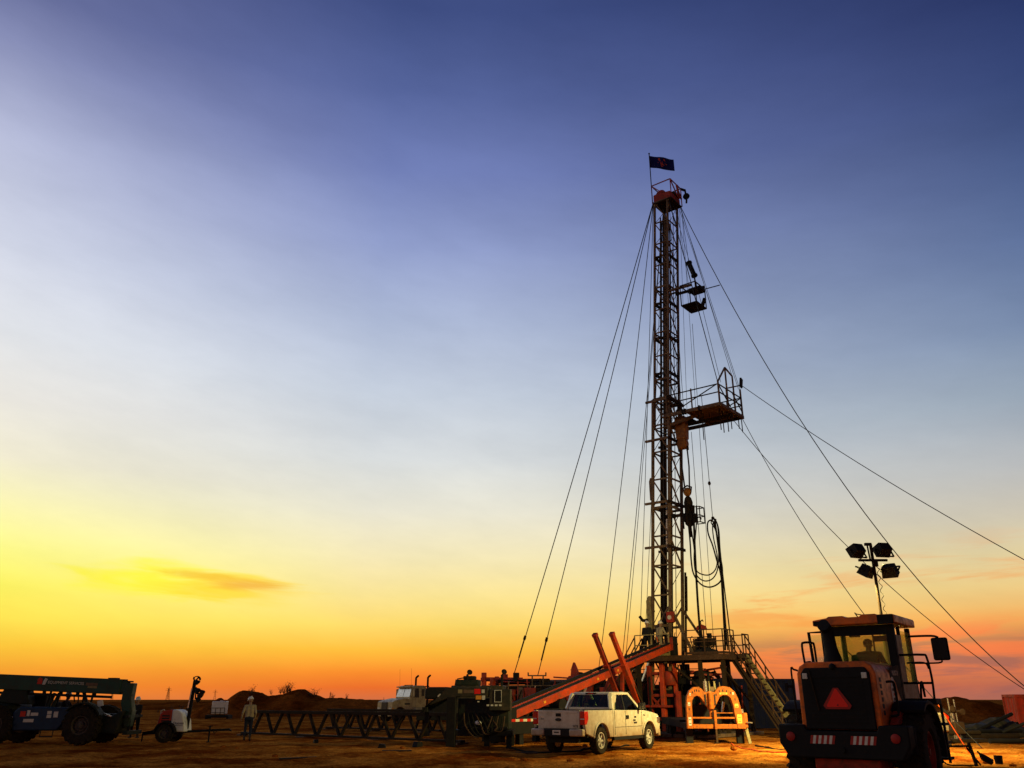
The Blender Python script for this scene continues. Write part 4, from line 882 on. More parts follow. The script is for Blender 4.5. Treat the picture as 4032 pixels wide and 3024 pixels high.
MB().ball((.25,-.1,.55), .09, 8).build('knob', M['steel'], dg, True)
ra = thing('tool_rack', 'low dark tool rack lying on the rig floor by the railing', 'rack', rw(2.75, -1.2, ZF+.02), RA)
MB().prism([(-.75,0),(.6,0),(.6,.18),(.2,.30),(-.4,.22)], -.25, .25, 'y').build('rack_body', M['black'], ra, bevel=.03)
for k in range(5): MB().bar((-.6+.25*k,0,.2), (-.55+.25*k,.05,.42+.06*(k%2)), .04).build('tool', M['steel'], ra)
# blowout preventer under the floor
bo = thing('blowout_preventer', 'dark stacked blowout preventer with side rams on the wellhead under the rig floor', 'wellhead', rw(WF, 0, 0), RA)
MB().lathe([(0,.36),(.2,.36),(.2,.46),(.3,.46),(.3,.3),(.75,.3),(.75,.48),(.88,.48)], (0,0,-.02), (0,0,1), 24).build('wellhead_spool', M['red'], bo, 40)
for z in (.95, 1.55):
    MB().span(-.36,.36,-.36,.36,z-.08,z+.42).build('ram_body', M['black'], bo, bevel=.05)
    for s in (-1, 1): MB().lathe([(0,.22),(.45,.22),(.5,.26),(.72,.26),(.78,.15)], (0,s*.36,z+.17), (0,s,0), 16).build('ram_bonnet', M['dkgreen'], bo, 40)
MB().lathe([(0,.44),(.12,.44),(.2,.58),(.45,.62),(.65,.56),(.85,.44),(1.0,.44),(1.05,.34)], (0,0,2.05), (0,0,1), 26).build('annular_body', M['black'], bo, 40)
for k in range(12): a = 2*math.pi*k/12; MB().cyl((.54*math.cos(a),.54*math.sin(a),2.15), (.54*math.cos(a),.54*math.sin(a),2.8), .035, n=6).build('stud', M['steel'], bo)
MB().tube([(.4,0,2.9), (.75,-.1,2.95), (1.0,-.15,2.75)], .11, 10).build('flow_line', M['steel'], bo, 40)
MB().tube(spline([(.7,-.1,3.2),(.95,-.1,2.8),(1.25,-.1,2.75),(1.45,-.1,3.25)], 6), .03, 7).build('kill_hose', M['rubber'], bo, 40)

# ------------------------------------------------------------------ hydraulic catwalk with red pipe slide and two red arms
S0, S1 = V((-.35, 36.75, 0)), V((7.1, 44.75, 0)); sdv = (S1-S0).normalized(); sang = math.atan2(sdv.y, sdv.x)
cw = thing('pipe_catwalk', 'long orange red pipe slide sloping up to the rig floor from a dark skid', 'pipe slide', S0, sang)
LC = (S1-S0).length
MB().span(-.5, LC-1.2, -.85, .85, .55, .85).build('skid_bed', M['black'], cw, bevel=.02)
for s in (-1, 1): MB().span(-.5, LC-1.2, s*.82-.06, s*.82+.06, .40, 1.0).build('skid_rail', M['black'], cw)
for x in (.2, 2.8, 5.4, 8.0):
    for s in (-1, 1): MB().span(x-.12, x+.12, s*.7-.12, s*.7+.12, 0, .41).build('skid_leg', M['black'], cw)
def slp(x, y, z): return V((x, y, 1.02 + (4.40-1.02)*x/(LC+2.0) + z))
XE = LC+1.75
sl = MB().bar(slp(.35, -.30, 0), slp(XE, -.30, 0), .10, .31, (0,0,1)).build('slide_beam', M['redorange'], cw, bevel=.012)
MB().bar(slp(.35, .30, 0), slp(XE, .30, 0), .10, .31, (0,0,1)).build('slide_beam', M['redorange'], cw, bevel=.012)
MB().bar(slp(.3, 0, .02), slp(XE, 0, .02), .50, .05, (0,0,1)).build('trough', M['red'], sl)
MB().bar(slp(.2, .33, .25), slp(XE-.4, .33, .25), .10, .12, (0,0,1)).build('cable_channel', M['black'], sl)
MB().bar(slp(.2, -.33, .23), slp(XE-.4, -.33, .23), .09, .08, (0,0,1)).build('cable_channel', M['black'], sl)
for x in (2.2, 6.0, 7.6): MB().box(slp(x, -.36, 0), (.14,.012,.10), Matrix.Rotation(-math.atan(3.6/(LC+2)), 3, 'Y')).build('reflector', M['amber'], sl)
MB().box(slp(.1,-.1,.02), (.36,.8,.62)).build('winch_box', M['black'], sl, bevel=.03)
MB().box(slp(-.09,-.25,.06), (.01,.2,.3)).build('label_plate', M['paper'], sl)
MB().cyl(slp(3.2,-.55,-.42), slp(3.2,.0,-.42), .30, n=18).build('cable_reel', M['black'], sl, 40)
MB().bar((4.4,-.2,.85), slp(5.2,-.2,-.15), .16).build('lift_ram', M['chrome'], cw, bevel=.01); MB().bar((7.9,.2,.85), slp(7.9,.2,-.15), .14).build('support_post', M['red'], cw)
MB().bar((7.9,-.25,.85), slp(8.1,-.25,-.15), .14).build('support_post', M['red'], cw)
for k in range(14):
    x = -.505; MB().span(x-.004, x, -.80+k*.115, -.80+(k+1)*.115-.002, .70, .80).build('reflective_stripe', M['paper'] if k % 2 else M['lampred'], cw)
for k in range(16):
    MB().span(-.45+k*.23, -.45+(k+1)*.23-.003, -.886, -.881, .86, .96).build('reflective_stripe', M['paper'] if k % 2 else M['lampred'], cw)
MB().span(-.75,-.52,-.6,.5,.1,.62).build('tail_box', M['black'], cw, bevel=.02); MB().lathe([(0,.05),(.03,.05)], (-.76,.35,.4), (-1,0,0), 14).build('tail_lamp', M['paper'], cw)
def inv(p): d_ = V(p)-S0; c, s = math.cos(sang), math.sin(sang); return V((d_.x*c+d_.y*s, -d_.x*s+d_.y*c, d_.z))
FV, SV = V((math.cos(RA), math.sin(RA), 0)), V((-math.sin(RA), math.cos(RA), 0))
for i, (bx_, by_) in enumerate(((6.25,42.2),(5.52,42.85))):
    bt = V((bx_, by_, .9)); tp = V((bx_, by_, 4.6)) - SV*2.6; mid = bt.lerp(tp, .62); mm = M['redorange'] if i == 0 else M['red']
    ar = MB().bar(inv(bt), inv(mid), .28, .25, (0,0,1)).build('kicker_arm', mm, cw, bevel=.02)
    MB().bar(inv(bt.lerp(tp,.55)), inv(tp), .21, .19, (0,0,1)).build('arm_extension', mm, ar, bevel=.02)
    MB().bar(inv(mid), inv(mid.lerp(tp,.05)), .32, .28, (0,0,1)).build('arm_collar', mm, ar, bevel=.01)
    MB().bar(inv(tp.lerp(bt,.03)), inv(tp), .24, .21, (0,0,1)).build('arm_end_cap', mm, ar, bevel=.01)
    MB().bar(inv(bt.lerp(tp,.12)+V((.3,-.1,-.3))), inv(bt.lerp(tp,.5)+V((.14,.1,-.12))), .09, .09).build('arm_ram', M['steel'], ar)
    MB().box(inv(V((bx_,by_,.45))), (.5,.5,.9)).build('arm_pivot', M['red'], cw, bevel=.03)

# ------------------------------------------------------------------ pipe racks: triangular steel trusses lying on the pad
def rack(label, a, L, h, n, wd, group):
    o = thing('pipe_rack', label, 'pipe rack', a, RA, group)
    MB().span(0, L, -.10, .10, h-.14, h).build('top_chord', M['steel'], o, bevel=.01); MB().span(0, L, -wd/2, wd/2, 0, .09).build('bottom_chord', M['steel'], o, bevel=.01)
    w = L/n
    for i in range(n):
        x = i*w
        MB().bar((x+w*.12, 0, h-.1), (x+w*.46, 0, .08), .11, .12, (0,1,0)).build('strut', M['steel'], o); MB().bar((x+w*.88, 0, h-.1), (x+w*.54, 0, .08), .11, .12, (0,1,0)).build('strut', M['steel'], o)
    for i in range(0, n+1, 3): MB().span(max(0,i*w-.3), min(L,i*w+.3), -.35, .35, -.08, -.001).build('timber_pad', M['wood'], o)
    return o
RG = 'steel pipe racks laid out on the pad'
rack('long dark steel truss rack stretching from the dark power unit towards the walking worker', V((-13.9, 46.35, .05)), 15.2, 1.13, 9, .28, RG)
rack('shorter dark truss rack lying farther back, in front of the tan truck', V((-11.4, 55.2, .05)), 9.6, 1.12, 7, .28, RG)
# ------------------------------------------------------------------ wheel loader (faces +y, rear face at y = 0)
LDX, LDY, LDA = 6.30, 17.2, R(-37)
ld = thing('wheel_loader', 'large orange wheel loader with red triangle on its black rear grille', 'wheel loader', (LDX, LDY, 0), LDA)
cwp = [(-1.22,1.24),(-.70,1.24),(-.66,1.13),(.66,1.13),(.70,1.24),(1.22,1.24),(1.22,.90),(1.06,.64),(-1.06,.64),(-1.22,.90)]
cwt = MB().prism(cwp, 0, .42, 'y').build('counterweight', M['black'], ld, bevel=.03)
for s in (-1, 1):
    MB().span(s*.78, s*1.22, .425, .95, .72, 1.22).build('counterweight_wing', M['black'], cwt, bevel=.04)
    MB().lathe([(0,.085),(.02,.085),(.03,.07),(.03,.001)], (s*.98,0,1.02), (0,-1,0), 20).build('tail_lamp', M['sign_redrim'], cwt, 40)
    for k in range(9):
        x = s*.38 - .235 + k*.052; sl_ = .035
        MB().add([(x,-.004,.90),(x+.052,-.004,.90),(x+.052+sl_,-.004,1.05),(x+sl_,-.004,1.05)], [(0,1,2,3)]).build('chevron_stripe', M['paper'] if k % 2 else M['sign_redrim'], cwt)
MB().cyl((0,-.05,.80), (0,.02,.80), .05).build('tow_pin', M['black'], cwt, 40)
MB().span(-.62,.62,.15,1.1,.44,.66).build('rear_axle_frame', M['loaderred'], ld, bevel=.04)
MB().cyl((-.85,1.3,.75), (.85,1.3,.75), .22, n=16).build('axle', M['loaderred'], ld, 40)
MB().span(-.45,.45,.9,3.1,.60,1.15).build('chassis', M['loaderred'], ld, bevel=.04)
# hood, grille
hoodp = [(-.76,1.15),(-.76,2.18),(-.70,2.32),(-.56,2.40),(.56,2.40),(.70,2.32),(.76,2.18),(.76,1.15)]
hood = MB().prism(hoodp, .10, 1.95, 'y').build('engine_hood', M['loader'], ld, bevel=.03, seg=3)
gr = MB().prism([(-.66,1.16),(-.66,2.18),(-.58,2.29),(.58,2.29),(.66,2.18),(.66,1.16)], .03, .099, 'y').build('grille', M['black'], ld, bevel=.02)
for k in range(11): MB().span(-.52,.52,.018,.03,1.28+k*.072,1.305+k*.072).build('grille_slat', M['black'], gr)
MB().span(-.46,.46,.012,.03,2.10,2.13).build('grille_slat', M['black'], gr)
for s in (-1, 1): MB().span(s*.57-.05,s*.57+.05,.005,.03,2.08,2.19).build('work_lamp', M['paper'], gr, bevel=.01)
MB().ball((-.02,.05,2.30), .07, 10).build('camera_pod', M['black'], gr, True)
MB().tube([(-.48,.01,2.25), (-.42,.0,1.9), (-.36,.01,1.5)], .014, 6).build('latch_cable', M['steel'], gr, 40)
def tri(cx_, cz, r, y): return [(cx_, y, cz+r), (cx_-r*.87, y, cz-r*.5), (cx_+r*.87, y, cz-r*.5)]
def tri6(r, c): return [(-c*.5, r-c*.87+.0), (-r*.87-.0+c*.0, -r*.5+c*.7), (-r*.87+c*.5, -r*.5), (r*.87-c*.5, -r*.5), (r*.87, -r*.5+c*.7), (c*.5, r-c*.87)]
sg = MB().prism(tri6(.31,.09), 0, .008, 'y').build('warning_triangle', M['sign_redrim'], gr, loc=(.0,.002,1.68))
MB().prism(tri6(.235,.03), -.005, -.001, 'y').build('triangle_face', M['sign_red'], sg)
MB().ball((.01,-.006,-.08), .014, 8).build('bolt', M['ink'], sg)
# hood side: black wedge with lettering, handrail, oval badge
MB().prism([(1.15,2.30),(1.95,2.38),(1.95,1.55),(1.72,1.75),(1.5,2.05),(1.15,2.12)], 0.761, 0.766, 'x').build('side_decal', M['black'], hood)
text('HL757-9', .135, M['paper'], hood, (0.769,1.55,2.20), (math.pi/2,0,math.pi/2), 'model_lettering')
MB().prism([(1.28+.19*math.cos(R(a)), 1.80+.33*math.sin(R(a))) for a in range(0,360,15)], 0.762, 0.767, 'x').build('oval_badge', M['paper'], hood)
for k in range(4): MB().prism([(1.16+.07*(k%2),1.68+.09*k),(1.30+.05*(k%2),1.68+.09*k),(1.30+.05*(k%2),1.73+.09*k),(1.16+.07*(k%2),1.73+.09*k)], 0.768,0.771,'x').build('badge_mark', M['lampred'] if k == 1 else M['ink'], hood)
MB().tube(spline([(.81,.58,2.02),(.93,.60,2.02),(.95,.62,1.9),(.95,.62,1.5),(.93,.6,1.42),(.81,.58,1.40)], 4), .024, 8).build('grab_rail', M['black'], hood, 40)
for k in range(6): MB().span(0.761,0.766,.30,.42,1.42+k*.12,1.50+k*.12).build('louvre', M['ink'], hood)
MB().prism([(.4,1.25),(1.9,1.25),(1.9,1.55),(1.2,1.62),(.8,1.5)], .80, .95, 'x').build('side_skirt', M['loaderred'], ld, bevel=.02)
# intake stack on hood in front of the rear window
MB().tube(spline([(-.38,1.35,2.39),(-.38,1.36,2.55),(-.40,1.38,2.72),(-.42,1.38,2.95),(-.43,1.34,3.10),(-.44,1.18,3.19)], 5), .12, 16, 0, [.20,.20,.195,.19,.18,.17,.16,.15,.145,.14,.135,.13,.13,.13,.13,.13,.13,.13,.13,.13,.13,.13,.13,.13,.13,.13][:26]).build('exhaust_stack', M['black'], ld, 40)
# cab
C0, C1, CWX, CZ0, CZ1 = 1.98, 3.50, .76, 1.45, 3.20
cab = MB().span(-CWX, CWX, C0, C1, CZ0-.15, 1.72).build('cab_base', M['black'], ld, bevel=.03)
MB().span(-CWX+.03, CWX-.03, C0+.03, C1-.03, 1.721, 1.76).build('cab_floor', M['black'], cab)
for (x, y, w, d_) in ((-CWX+.06,C0+.06,.13,.13),(CWX-.07,C0+.07,.16,.15),(-CWX+.05,C1-.05,.10,.10),(CWX-.05,C1-.05,.10,.10),(CWX-.05,2.62,.07,.07),(-CWX+.05,2.62,.07,.07)):
    MB().span(x-w/2,x+w/2,y-d_/2,y+d_/2,1.72,CZ1).build('cab_pillar', M['black'], cab, bevel=.015)
MB().span(-CWX,CWX,C0,C0+.1,CZ1-.20,CZ1).build('rear_header', M['black'], cab); MB().span(-CWX,CWX,C0,C0+.08,1.72,2.36).build('rear_lower_panel', M['black'], cab)
MB().span(CWX-.03,CWX,C0+.14,C1-.1,1.72,2.05).build('door_panel', M['cabgrey'], cab); MB().span(CWX-.035,CWX+.004,C0+.15,2.58,2.05,3.0).build('side_panel', M['cabgrey'], cab)
MB().span(CWX-.045,CWX+.0,2.67,C1-.1,2.06,3.1).build('side_glass', GL_CAB, cab); MB().span(-CWX,-CWX+.03,2.67,C1-.1,1.9,3.1).build('side_glass', GL_CAB, cab); MB().span(-CWX,-CWX+.03,C0+.14,2.58,1.9,3.1).build('side_glass', GL_CAB, cab)
MB().span(-CWX+.12,CWX-.14,C0+.02,C0+.035,2.36,CZ1-.2).build('rear_glass', GL_CAB, cab); MB().span(-CWX+.1,CWX-.1,C1-.05,C1-.035,1.80,CZ1-.12).build('front_glass', GL_CAB, cab)
MB().span(.33,.60,C0+.045,C0+.05,2.86,2.98).build('window_sticker', M['blue'], cab); MB().span(-.3,-.08,C0+.5,C0+.6,3.0,3.12).build('roof_radio', M['black'], cab, bevel=.01)
rf = MB(); rf.prism([(-.86,3.22),(-.86,3.34),(-.55,3.38),(-.50,3.41),(-.20,3.41),(-.15,3.375),(.15,3.375),(.20,3.42),(.48,3.42),(.52,3.40),(.84,3.40),(.86,3.36),(.86,3.22)], 1.80, 3.62, 'y')
roof = rf.build('cab_roof', M['loader'], ld, bevel=.02)
MB().span(.52,.845,1.775,1.80,3.20,3.39).build('roof_lamp_housing', M['black'], roof, bevel=.02); MB().span(-.84,-.62,1.78,1.80,3.23,3.32).build('roof_lamp_housing', M['black'], roof, bevel=.01)
MB().tube(spline([(.28,2.3,3.41),(.0,2.25,3.47),(-.05,2.3,3.5),(-.02,2.35,3.42)], 5), .012, 6).build('roof_wire', M['black'], roof, 40)
MB().tube([(.1,2.9,2.45),(.1,2.9,3.1)], .02, 6).build('wiper', M['black'], cab)
MB().span(-.28,.28,2.30,2.44,1.95,2.62).build('seat_back', M['seat'], cab, bevel=.05); MB().span(-.28,.28,2.44,2.95,1.92,2.06).build('seat_cushion', M['seat'], cab, bevel=.05); MB().span(-.2,.2,2.45,2.85,1.76,1.92).build('seat_base', M['black'], cab)
MB().tube([(-.02+.19*math.cos(R(a)),3.12+.06*math.sin(R(a)),2.42+.16*math.sin(R(a))) for a in range(0,361,24)], .018, 7).build('steering_wheel', M['black'], cab, 40); MB().bar((0,3.2,1.75),(0,3.12,2.42),.06).build('steering_column', M['black'], cab)
MB().bar((-.38,2.5,1.76),(-.36,2.45,2.45),.09).build('control_lever', M['black'], cab); MB().bar((-.36,2.2,2.75),(-.1,2.3,2.45),.02).build('control_lever', M['black'], cab)
# open left door / window
dr_ = MB(); dr_.tube([(-CWX-.02,2.62,1.9),(-CWX-.32,2.3,1.95),(-CWX-.36,2.26,3.12),(-CWX-.02,2.62,3.15)], .035, 6); dr_.build('open_window_frame', M['black'], cab)
MB().add([(-CWX-.04,2.6,1.95),(-CWX-.32,2.3,2.0),(-CWX-.35,2.27,3.06),(-CWX-.04,2.6,3.1)], [(0,1,2,3)]).build('open_window_glass', GL_CAB, cab)
# rails, mirror
def pipe(pts, name, par, r=.024, m='black', n=4): return MB().tube(spline(pts, n), r, 8).build(name, M[m], par, 40)
pipe([(-.78,.75,2.36),(-.80,.75,2.75),(-.76,.78,2.82),(-.76,1.3,2.84),(-.76,1.42,2.78),(-.76,1.45,2.36)], 'hood_rail', ld)
pipe([(-.78,.75,2.42),(-.74,1.0,2.44),(-.74,1.02,2.36)], 'hood_rail', ld, .018)
pipe([(CWX,2.2,2.58),(CWX+.42,2.3,2.58),(CWX+.50,2.34,2.52),(CWX+.52,2.4,2.1),(CWX+.50,2.42,1.72)], 'access_rail', ld); pipe([(CWX,2.2,2.02),(CWX+.5,2.38,2.02)], 'access_rail', ld)
pipe([(CWX+.10,2.3,2.42),(CWX+.44,2.32,2.42),(CWX+.5,2.36,2.3)], 'access_rail', ld, .018)
pipe([(CWX-.02,3.3,3.02),(CWX+.45,3.4,3.02),(CWX+.58,3.44,2.98)], 'mirror_arm', ld); pipe([(CWX,3.3,2.45),(CWX+.5,3.42,2.45),(CWX+.58,3.44,2.5)], 'mirror_arm', ld, .018)
mr = MB().span(CWX+.42,CWX+.76,3.38,3.46,2.50,2.98).build('mirror', M['black'], ld, bevel=.04); MB().span(CWX+.45,CWX+.73,3.372,3.379,2.53,2.95).build('mirror_glass', M['ink'], mr)
pipe([(1.12,1.9,1.72),(1.14,1.95,1.98),(1.14,2.1,2.02),(1.13,2.2,1.75)], 'fender_rail', ld)
pipe([(-1.0,.55,1.3),(-1.02,.55,2.25),(-.96,.55,2.28),(-.84,.55,2.24)], 'left_rail', ld, .02); MB().bar((-1.02,.55,1.95),(-1.15,.5,1.95),.05).build('bracket', M['black'], ld); MB().bar((-1.14,.5,2.02),(-1.14,.5,1.85),.05).build('bracket', M['black'], ld)
# wheels, fenders, steps, front end
wl = wheel_meshes(.75, .54, .38, 22, 0, 'loaderred', lugd=.035)
FRONT = []
for y in (1.3, 4.3):
    for s in (-1, 1):
        w = add_wheel(ld, wl, (s*1.05, y, .75), s)
        if y > 2: FRONT.append(w)
for s in (-1, 1):
    fp = arc(1.3, .75, .86, -8, 125, 12); fo_ = arc(1.3, .75, .93, 125, -8, 12)
    fe = MB().prism(fp+fo_, s*.78, s*1.38, 'x').build('rear_fender', M['black'], ld, bevel=.01)
    MB().span(s*.78, s*1.36, 2.05, 2.55, 1.60, 1.72).build('fender_deck', M['black'], fe, bevel=.02)
    for z in (.55, .85, 1.2): MB().span(s*1.0, s*1.36, 2.45, 2.85, z, z+.05).build('step', M['black'], fe)
    MB().span(s*1.33,s*1.37,2.42,2.50,.5,1.62).build('step_hanger', M['black'], fe)
    FRONT.append(MB().prism(arc(4.3,.75,.86,20,150,10)+arc(4.3,.75,.93,150,20,10), s*.80, s*1.36, 'x').build('front_fender', M['black'], ld, bevel=.01))
    FRONT.append(MB().bar((s*.45,3.9,1.55), (s*.45,6.0,.75), .14, .34).build('lift_arm', M['loader'], ld, bevel=.02))
    FRONT.append(MB().cyl((s*.45,3.8,1.1), (s*.45,5.2,.95), .09).build('lift_cylinder', M['chrome'], ld, 40))
FRONT.append(MB().span(-.48,.48,3.6,5.0,.6,1.6).build('front_frame', M['loaderred'], ld, bevel=.05))
MB().prism([(6.0,.15),(6.9,.06),(6.9,.10),(6.15,.28),(5.95,.60),(6.0,1.0),(6.35,1.22),(6.3,1.26),(5.9,1.05),(5.83,.6),(5.9,.3)], -1.36, 1.36, 'x').build('bucket', M['steel'], ld, bevel=.01).name = 'bucket'
FRONT.append([c for c in ld.children if c.name.startswith('bucket')][0])
ART = Matrix.Translation((0,2.8,0)) @ Matrix.Rotation(R(30), 4, 'Z') @ Matrix.Translation((0,-2.8,0))     # articulated to the left
for o in FRONT: o.matrix_local = ART @ Matrix.LocRotScale(o.location, o.rotation_euler, o.scale)
def lw(x, y, z): c, s = math.cos(LDA), math.sin(LDA); return (LDX+x*c-y*s, LDY+x*s+y*c, z)
person('bareheaded loader operator in dark jacket sitting in the cab', lw(.04, 2.62, 0), LDA, 'darkcloth', 'darkcloth',
       dict(pelvis=(0,-.06,2.14), chest=(0,-.04,2.50), neck=(0,.0,2.70), head=(0,.03,2.83), lsh=(-.21,0,2.62), lel=(-.30,.14,2.36), lwr=(-.20,.38,2.38), rsh=(.21,0,2.62), rel=(.31,.12,2.36), rwr=(.24,.36,2.34),
            lhip=(-.1,0,2.13), lkn=(-.14,.42,2.14), lan=(-.14,.44,1.84), rhip=(.1,0,2.13), rkn=(.14,.42,2.14), ran=(.14,.44,1.84), look=(.15,1,0)), hat=False)

# ------------------------------------------------------------------ white pickup (faces +y, rear bumper at y = 0)
PA_ = R(-34); PKX, PKY = 1.50, 29.5
pk = thing('pickup_truck', 'dusty white extended cab pickup truck parked in front of the red pipe slide', 'pickup truck', (PKX, PKY, 0), PA_)
def arch(cy, r, z0): 
    a0 = math.degrees(math.asin((z0-.43)/r)); return arc(cy, .43, r, 180-a0, a0, 12)
HW = .985
bedp = [(.16,.66)] + arch(1.22,.53,.52) + [(2.07,.50),(2.07,1.36),(.10,1.37),(.08,1.0)]
for s in (-1, 1):
    bs = MB().prism(bedp, s*(HW-.10), s*HW, 'x').build('bed_side', M['white'], pk, bevel=.025, seg=3)
    MB().prism(arc(1.22,.43,.53,8,172,12)+arc(1.22,.43,.60,172,8,12), s*(HW-.02), s*(HW+.03), 'x').build('wheel_lip', M['white'], bs, bevel=.015)
    MB().span(s*(HW-.105), s*(HW+.004), .09, 2.07, 1.37, 1.395).build('bed_rail_cap', M['black'], bs, bevel=.008)
    lp = MB().prism([(.045,1.335),(.30,1.335),(.32,1.10),(.20,.93),(.045,.93)], s*(HW-.16), s*(HW+.012), 'x').build('tail_lamp', M['lampred'], pk, bevel=.015)
    MB().span(s*(HW-.15), s*HW, .036, .044, 1.085, 1.115).build('lamp_divider', M['paper'], lp)
    MB().span(s*.48, s*(HW+.0), -.10, .10, .58, .80).build('bumper_end', M['white'], pk, bevel=.04)
    MB().span(s*.72, s*(HW-.03), .12, .2, .80, .90).build('bumper_step', M['black'], pk)
MB().span(-.60,.60,-.06,.12,.56,.80).build('bumper_centre', M['black'], pk, bevel=.03)
MB().span(-.885,.885,.15,2.07,.70,.74).build('bed_floor', M['black'], pk); MB().span(-.885,.885,2.0,2.07,.74,1.36).build('bed_front_wall', M['white'], pk)
tgp = [(-.80,.80),(-.80,1.37),(.80,1.37),(.80,.80)]
tl = MB().prism(tgp, .06, .12, 'y').build('tailgate', M['white'], pk, bevel=.02, seg=3)
MB().span(-.74,.74,.05,.062,1.28,1.34).build('tailgate_ridge', M['white'], tl, bevel=.01); MB().span(-.78,.78,.052,.06,1.055,1.067).build('tailgate_crease', M['white'], tl)
MB().span(-.81,.81,.05,.13,1.371,1.392).build('tailgate_cap', M['black'], tl, bevel=.008)
MB().span(-.10,.10,.045,.06,1.17,1.27).build('tailgate_handle', M['black'], tl, bevel=.015)
MB().prism([(.115*math.cos(R(a)), 1.075+.05*math.sin(R(a))) for a in range(0,360,15)], .042, .052, 'y').build('oval_emblem', M['ink'], tl)
text('W78', .10, M['ink'], tl, (.64,.055,.88), (math.pi/2,0,0)); text('XLT', .07, M['ink'], tl, (-.62,.055,1.09), (math.pi/2,0,0)); MB().span(-.71,-.55,.054,.058,1.15,1.165).build('badge_bar', M['chrome'], tl)
pl = MB().span(-.16,.14,-.068,-.061,.62,.76).build('licence_plate', M['paper'], pk); MB().span(-.11,.09,-.071,-.069,.665,.715).build('plate_print', M['hub'], pl)
# cab and nose
bodyp = [(2.10,.50)] + [(4.38,.50)] + arch(4.90,.53,.52) + [(5.52,.50),(5.80,.55),(5.86,.80),(5.84,1.05),(5.72,1.17),(5.3,1.25),(4.45,1.33),(2.10,1.36)]
bd = MB().prism(bodyp, -HW+.01, HW-.01, 'x').build('cab_body', M['white'], pk, bevel=.06, seg=3)
for s in (-1, 1): MB().prism(arc(4.90,.43,.53,8,172,12)+arc(4.90,.43,.60,172,8,12), s*(HW-.02), s*(HW+.03), 'x').build('wheel_lip', M['white'], bd, bevel=.015)
MB().prism([(4.5,1.30),(5.3,1.245),(5.70,1.16),(5.70,1.20),(5.3,1.29),(4.5,1.36)], -.80, .80, 'x').build('bonnet', M['white'], pk, bevel=.02)
# greenhouse: pillars, roof, panes
T = dict(rb=(2.13,1.36), rt=(2.34,1.88), fb=(4.42,1.33), ft=(3.62,1.90)); WB, WT = .93, .78
def gp(yz, sx, w): return V((sx*w, yz[0], yz[1]))
for s in (-1, 1):
    MB().bar(gp(T['rb'],s,WB-.06), gp(T['rt'],s,WT-.05), .14, .15).build('rear_pillar', M['white'], pk, bevel=.02)
    MB().bar(gp(T['fb'],s,WB-.05), gp(T['ft'],s,WT-.02), .075, .09).build('windscreen_pillar', M['white'], pk, bevel=.015)
    MB().bar(gp((2.34,1.88),s,WT+.0), gp((3.62,1.90),s,WT+.0), .085, .08).build('roof_rail', M['white'], pk, bevel=.02)
    MB().bar(gp((3.10,1.34),s,WB-.03), gp((3.10,1.88),s,WT-.0), .07, .05).build('door_pillar', M['black'], pk)
    quad = [gp((2.42,1.37),s,WB-.012), gp((4.30,1.345),s,WB-.012), gp((3.60,1.85),s,WT+.02), gp((2.52,1.85),s,WT+.02)]
    MB().add(quad, [(0,1,2,3)]).build('side_glass', GL_TRUCK, pk)
    MB().prism([(2.06,1.34),(2.50,1.36),(2.62,1.86),(2.30,1.87)], s*(.80), s*(.86), 'x').build('rear_quarter', M['white'], pk, bevel=.02)
    for yd in (2.20, 3.02, 4.32): MB().span(s*(HW-.012), s*(HW-.002), yd-.008, yd+.008, .56, 1.33).build('door_gap', M['ink'], bd)
    MB().span(s*(HW-.012), s*(HW-.002), 2.2, 4.3, .80, .812).build('body_crease', M['ink'], bd)
    MB().span(s*(HW-.01), s*(HW+.03), 3.06, 3.24, 1.06, 1.18).build('door_handle', M['black'], bd, bevel=.015)
    mrr = MB().span(s*(HW-.02), s*(HW+.26), 4.04, 4.16, 1.34, 1.60).build('door_mirror', M['black'], pk, bevel=.04); MB().bar((s*(HW-.06),4.12,1.36),(s*(HW+.1),4.1,1.40),.08).build('mirror_arm', M['black'], mrr)
    MB().span(s*(HW+.03), s*(HW+.25), 4.033, 4.039, 1.38, 1.57).build('mirror_glass', M['chrome'], mrr)
    MB().span(s*(HW-.10), s*(HW-.02), 2.15, 4.4, .40, .52).build('sill', M['black'], bd)
    MB().prism([(5.62,.88),(5.84,.86),(5.84,1.08),(5.6,1.12)], s*.62, s*(HW+.004), 'x').build('head_lamp', M['chrome'], pk, bevel=.02)
MB().hull8([(-WT,2.30,1.855),(WT,2.30,1.855),(WT,3.62,1.87),(-WT,3.62,1.87)], [(-WT+.06,2.38,1.945),(WT-.06,2.38,1.945),(WT-.06,3.50,1.955),(-WT+.06,3.50,1.955)]).build('roof', M['white'], pk, bevel=.03, seg=3)
hm = MB().box((0,2.325,1.90), (.42,.03,.05)).build('high_brake_lamp', M['black'], pk, bevel=.005); MB().box((0,2.308,1.90), (.20,.01,.035)).build('brake_lens', M['lampred'], hm)
MB().bar((-.8,2.13,1.40),(.8,2.13,1.40),.06,.10).build('rear_window_sill', M['white'], pk, bevel=.01)
MB().add([(-.84,2.155,1.40),(.84,2.155,1.40),(.72,2.335,1.86),(-.72,2.335,1.86)], [(0,1,2,3)]).build('rear_glass', GL_TRUCK, pk)
MB().add([(-.86,4.38,1.34),(.86,4.38,1.34),(.74,3.62,1.87),(-.74,3.62,1.87)], [(0,1,2,3)]).build('windscreen', GL_TRUCK, pk)
for x in (-.42, .42):
    st_ = MB().span(x-.25,x+.25,3.05,3.2,1.0,1.50).build('seat', M['seat'], pk, bevel=.06); MB().span(x-.14,x+.14,3.08,3.18,1.52,1.70).build('head_rest', M['seat'], st_, bevel=.04)
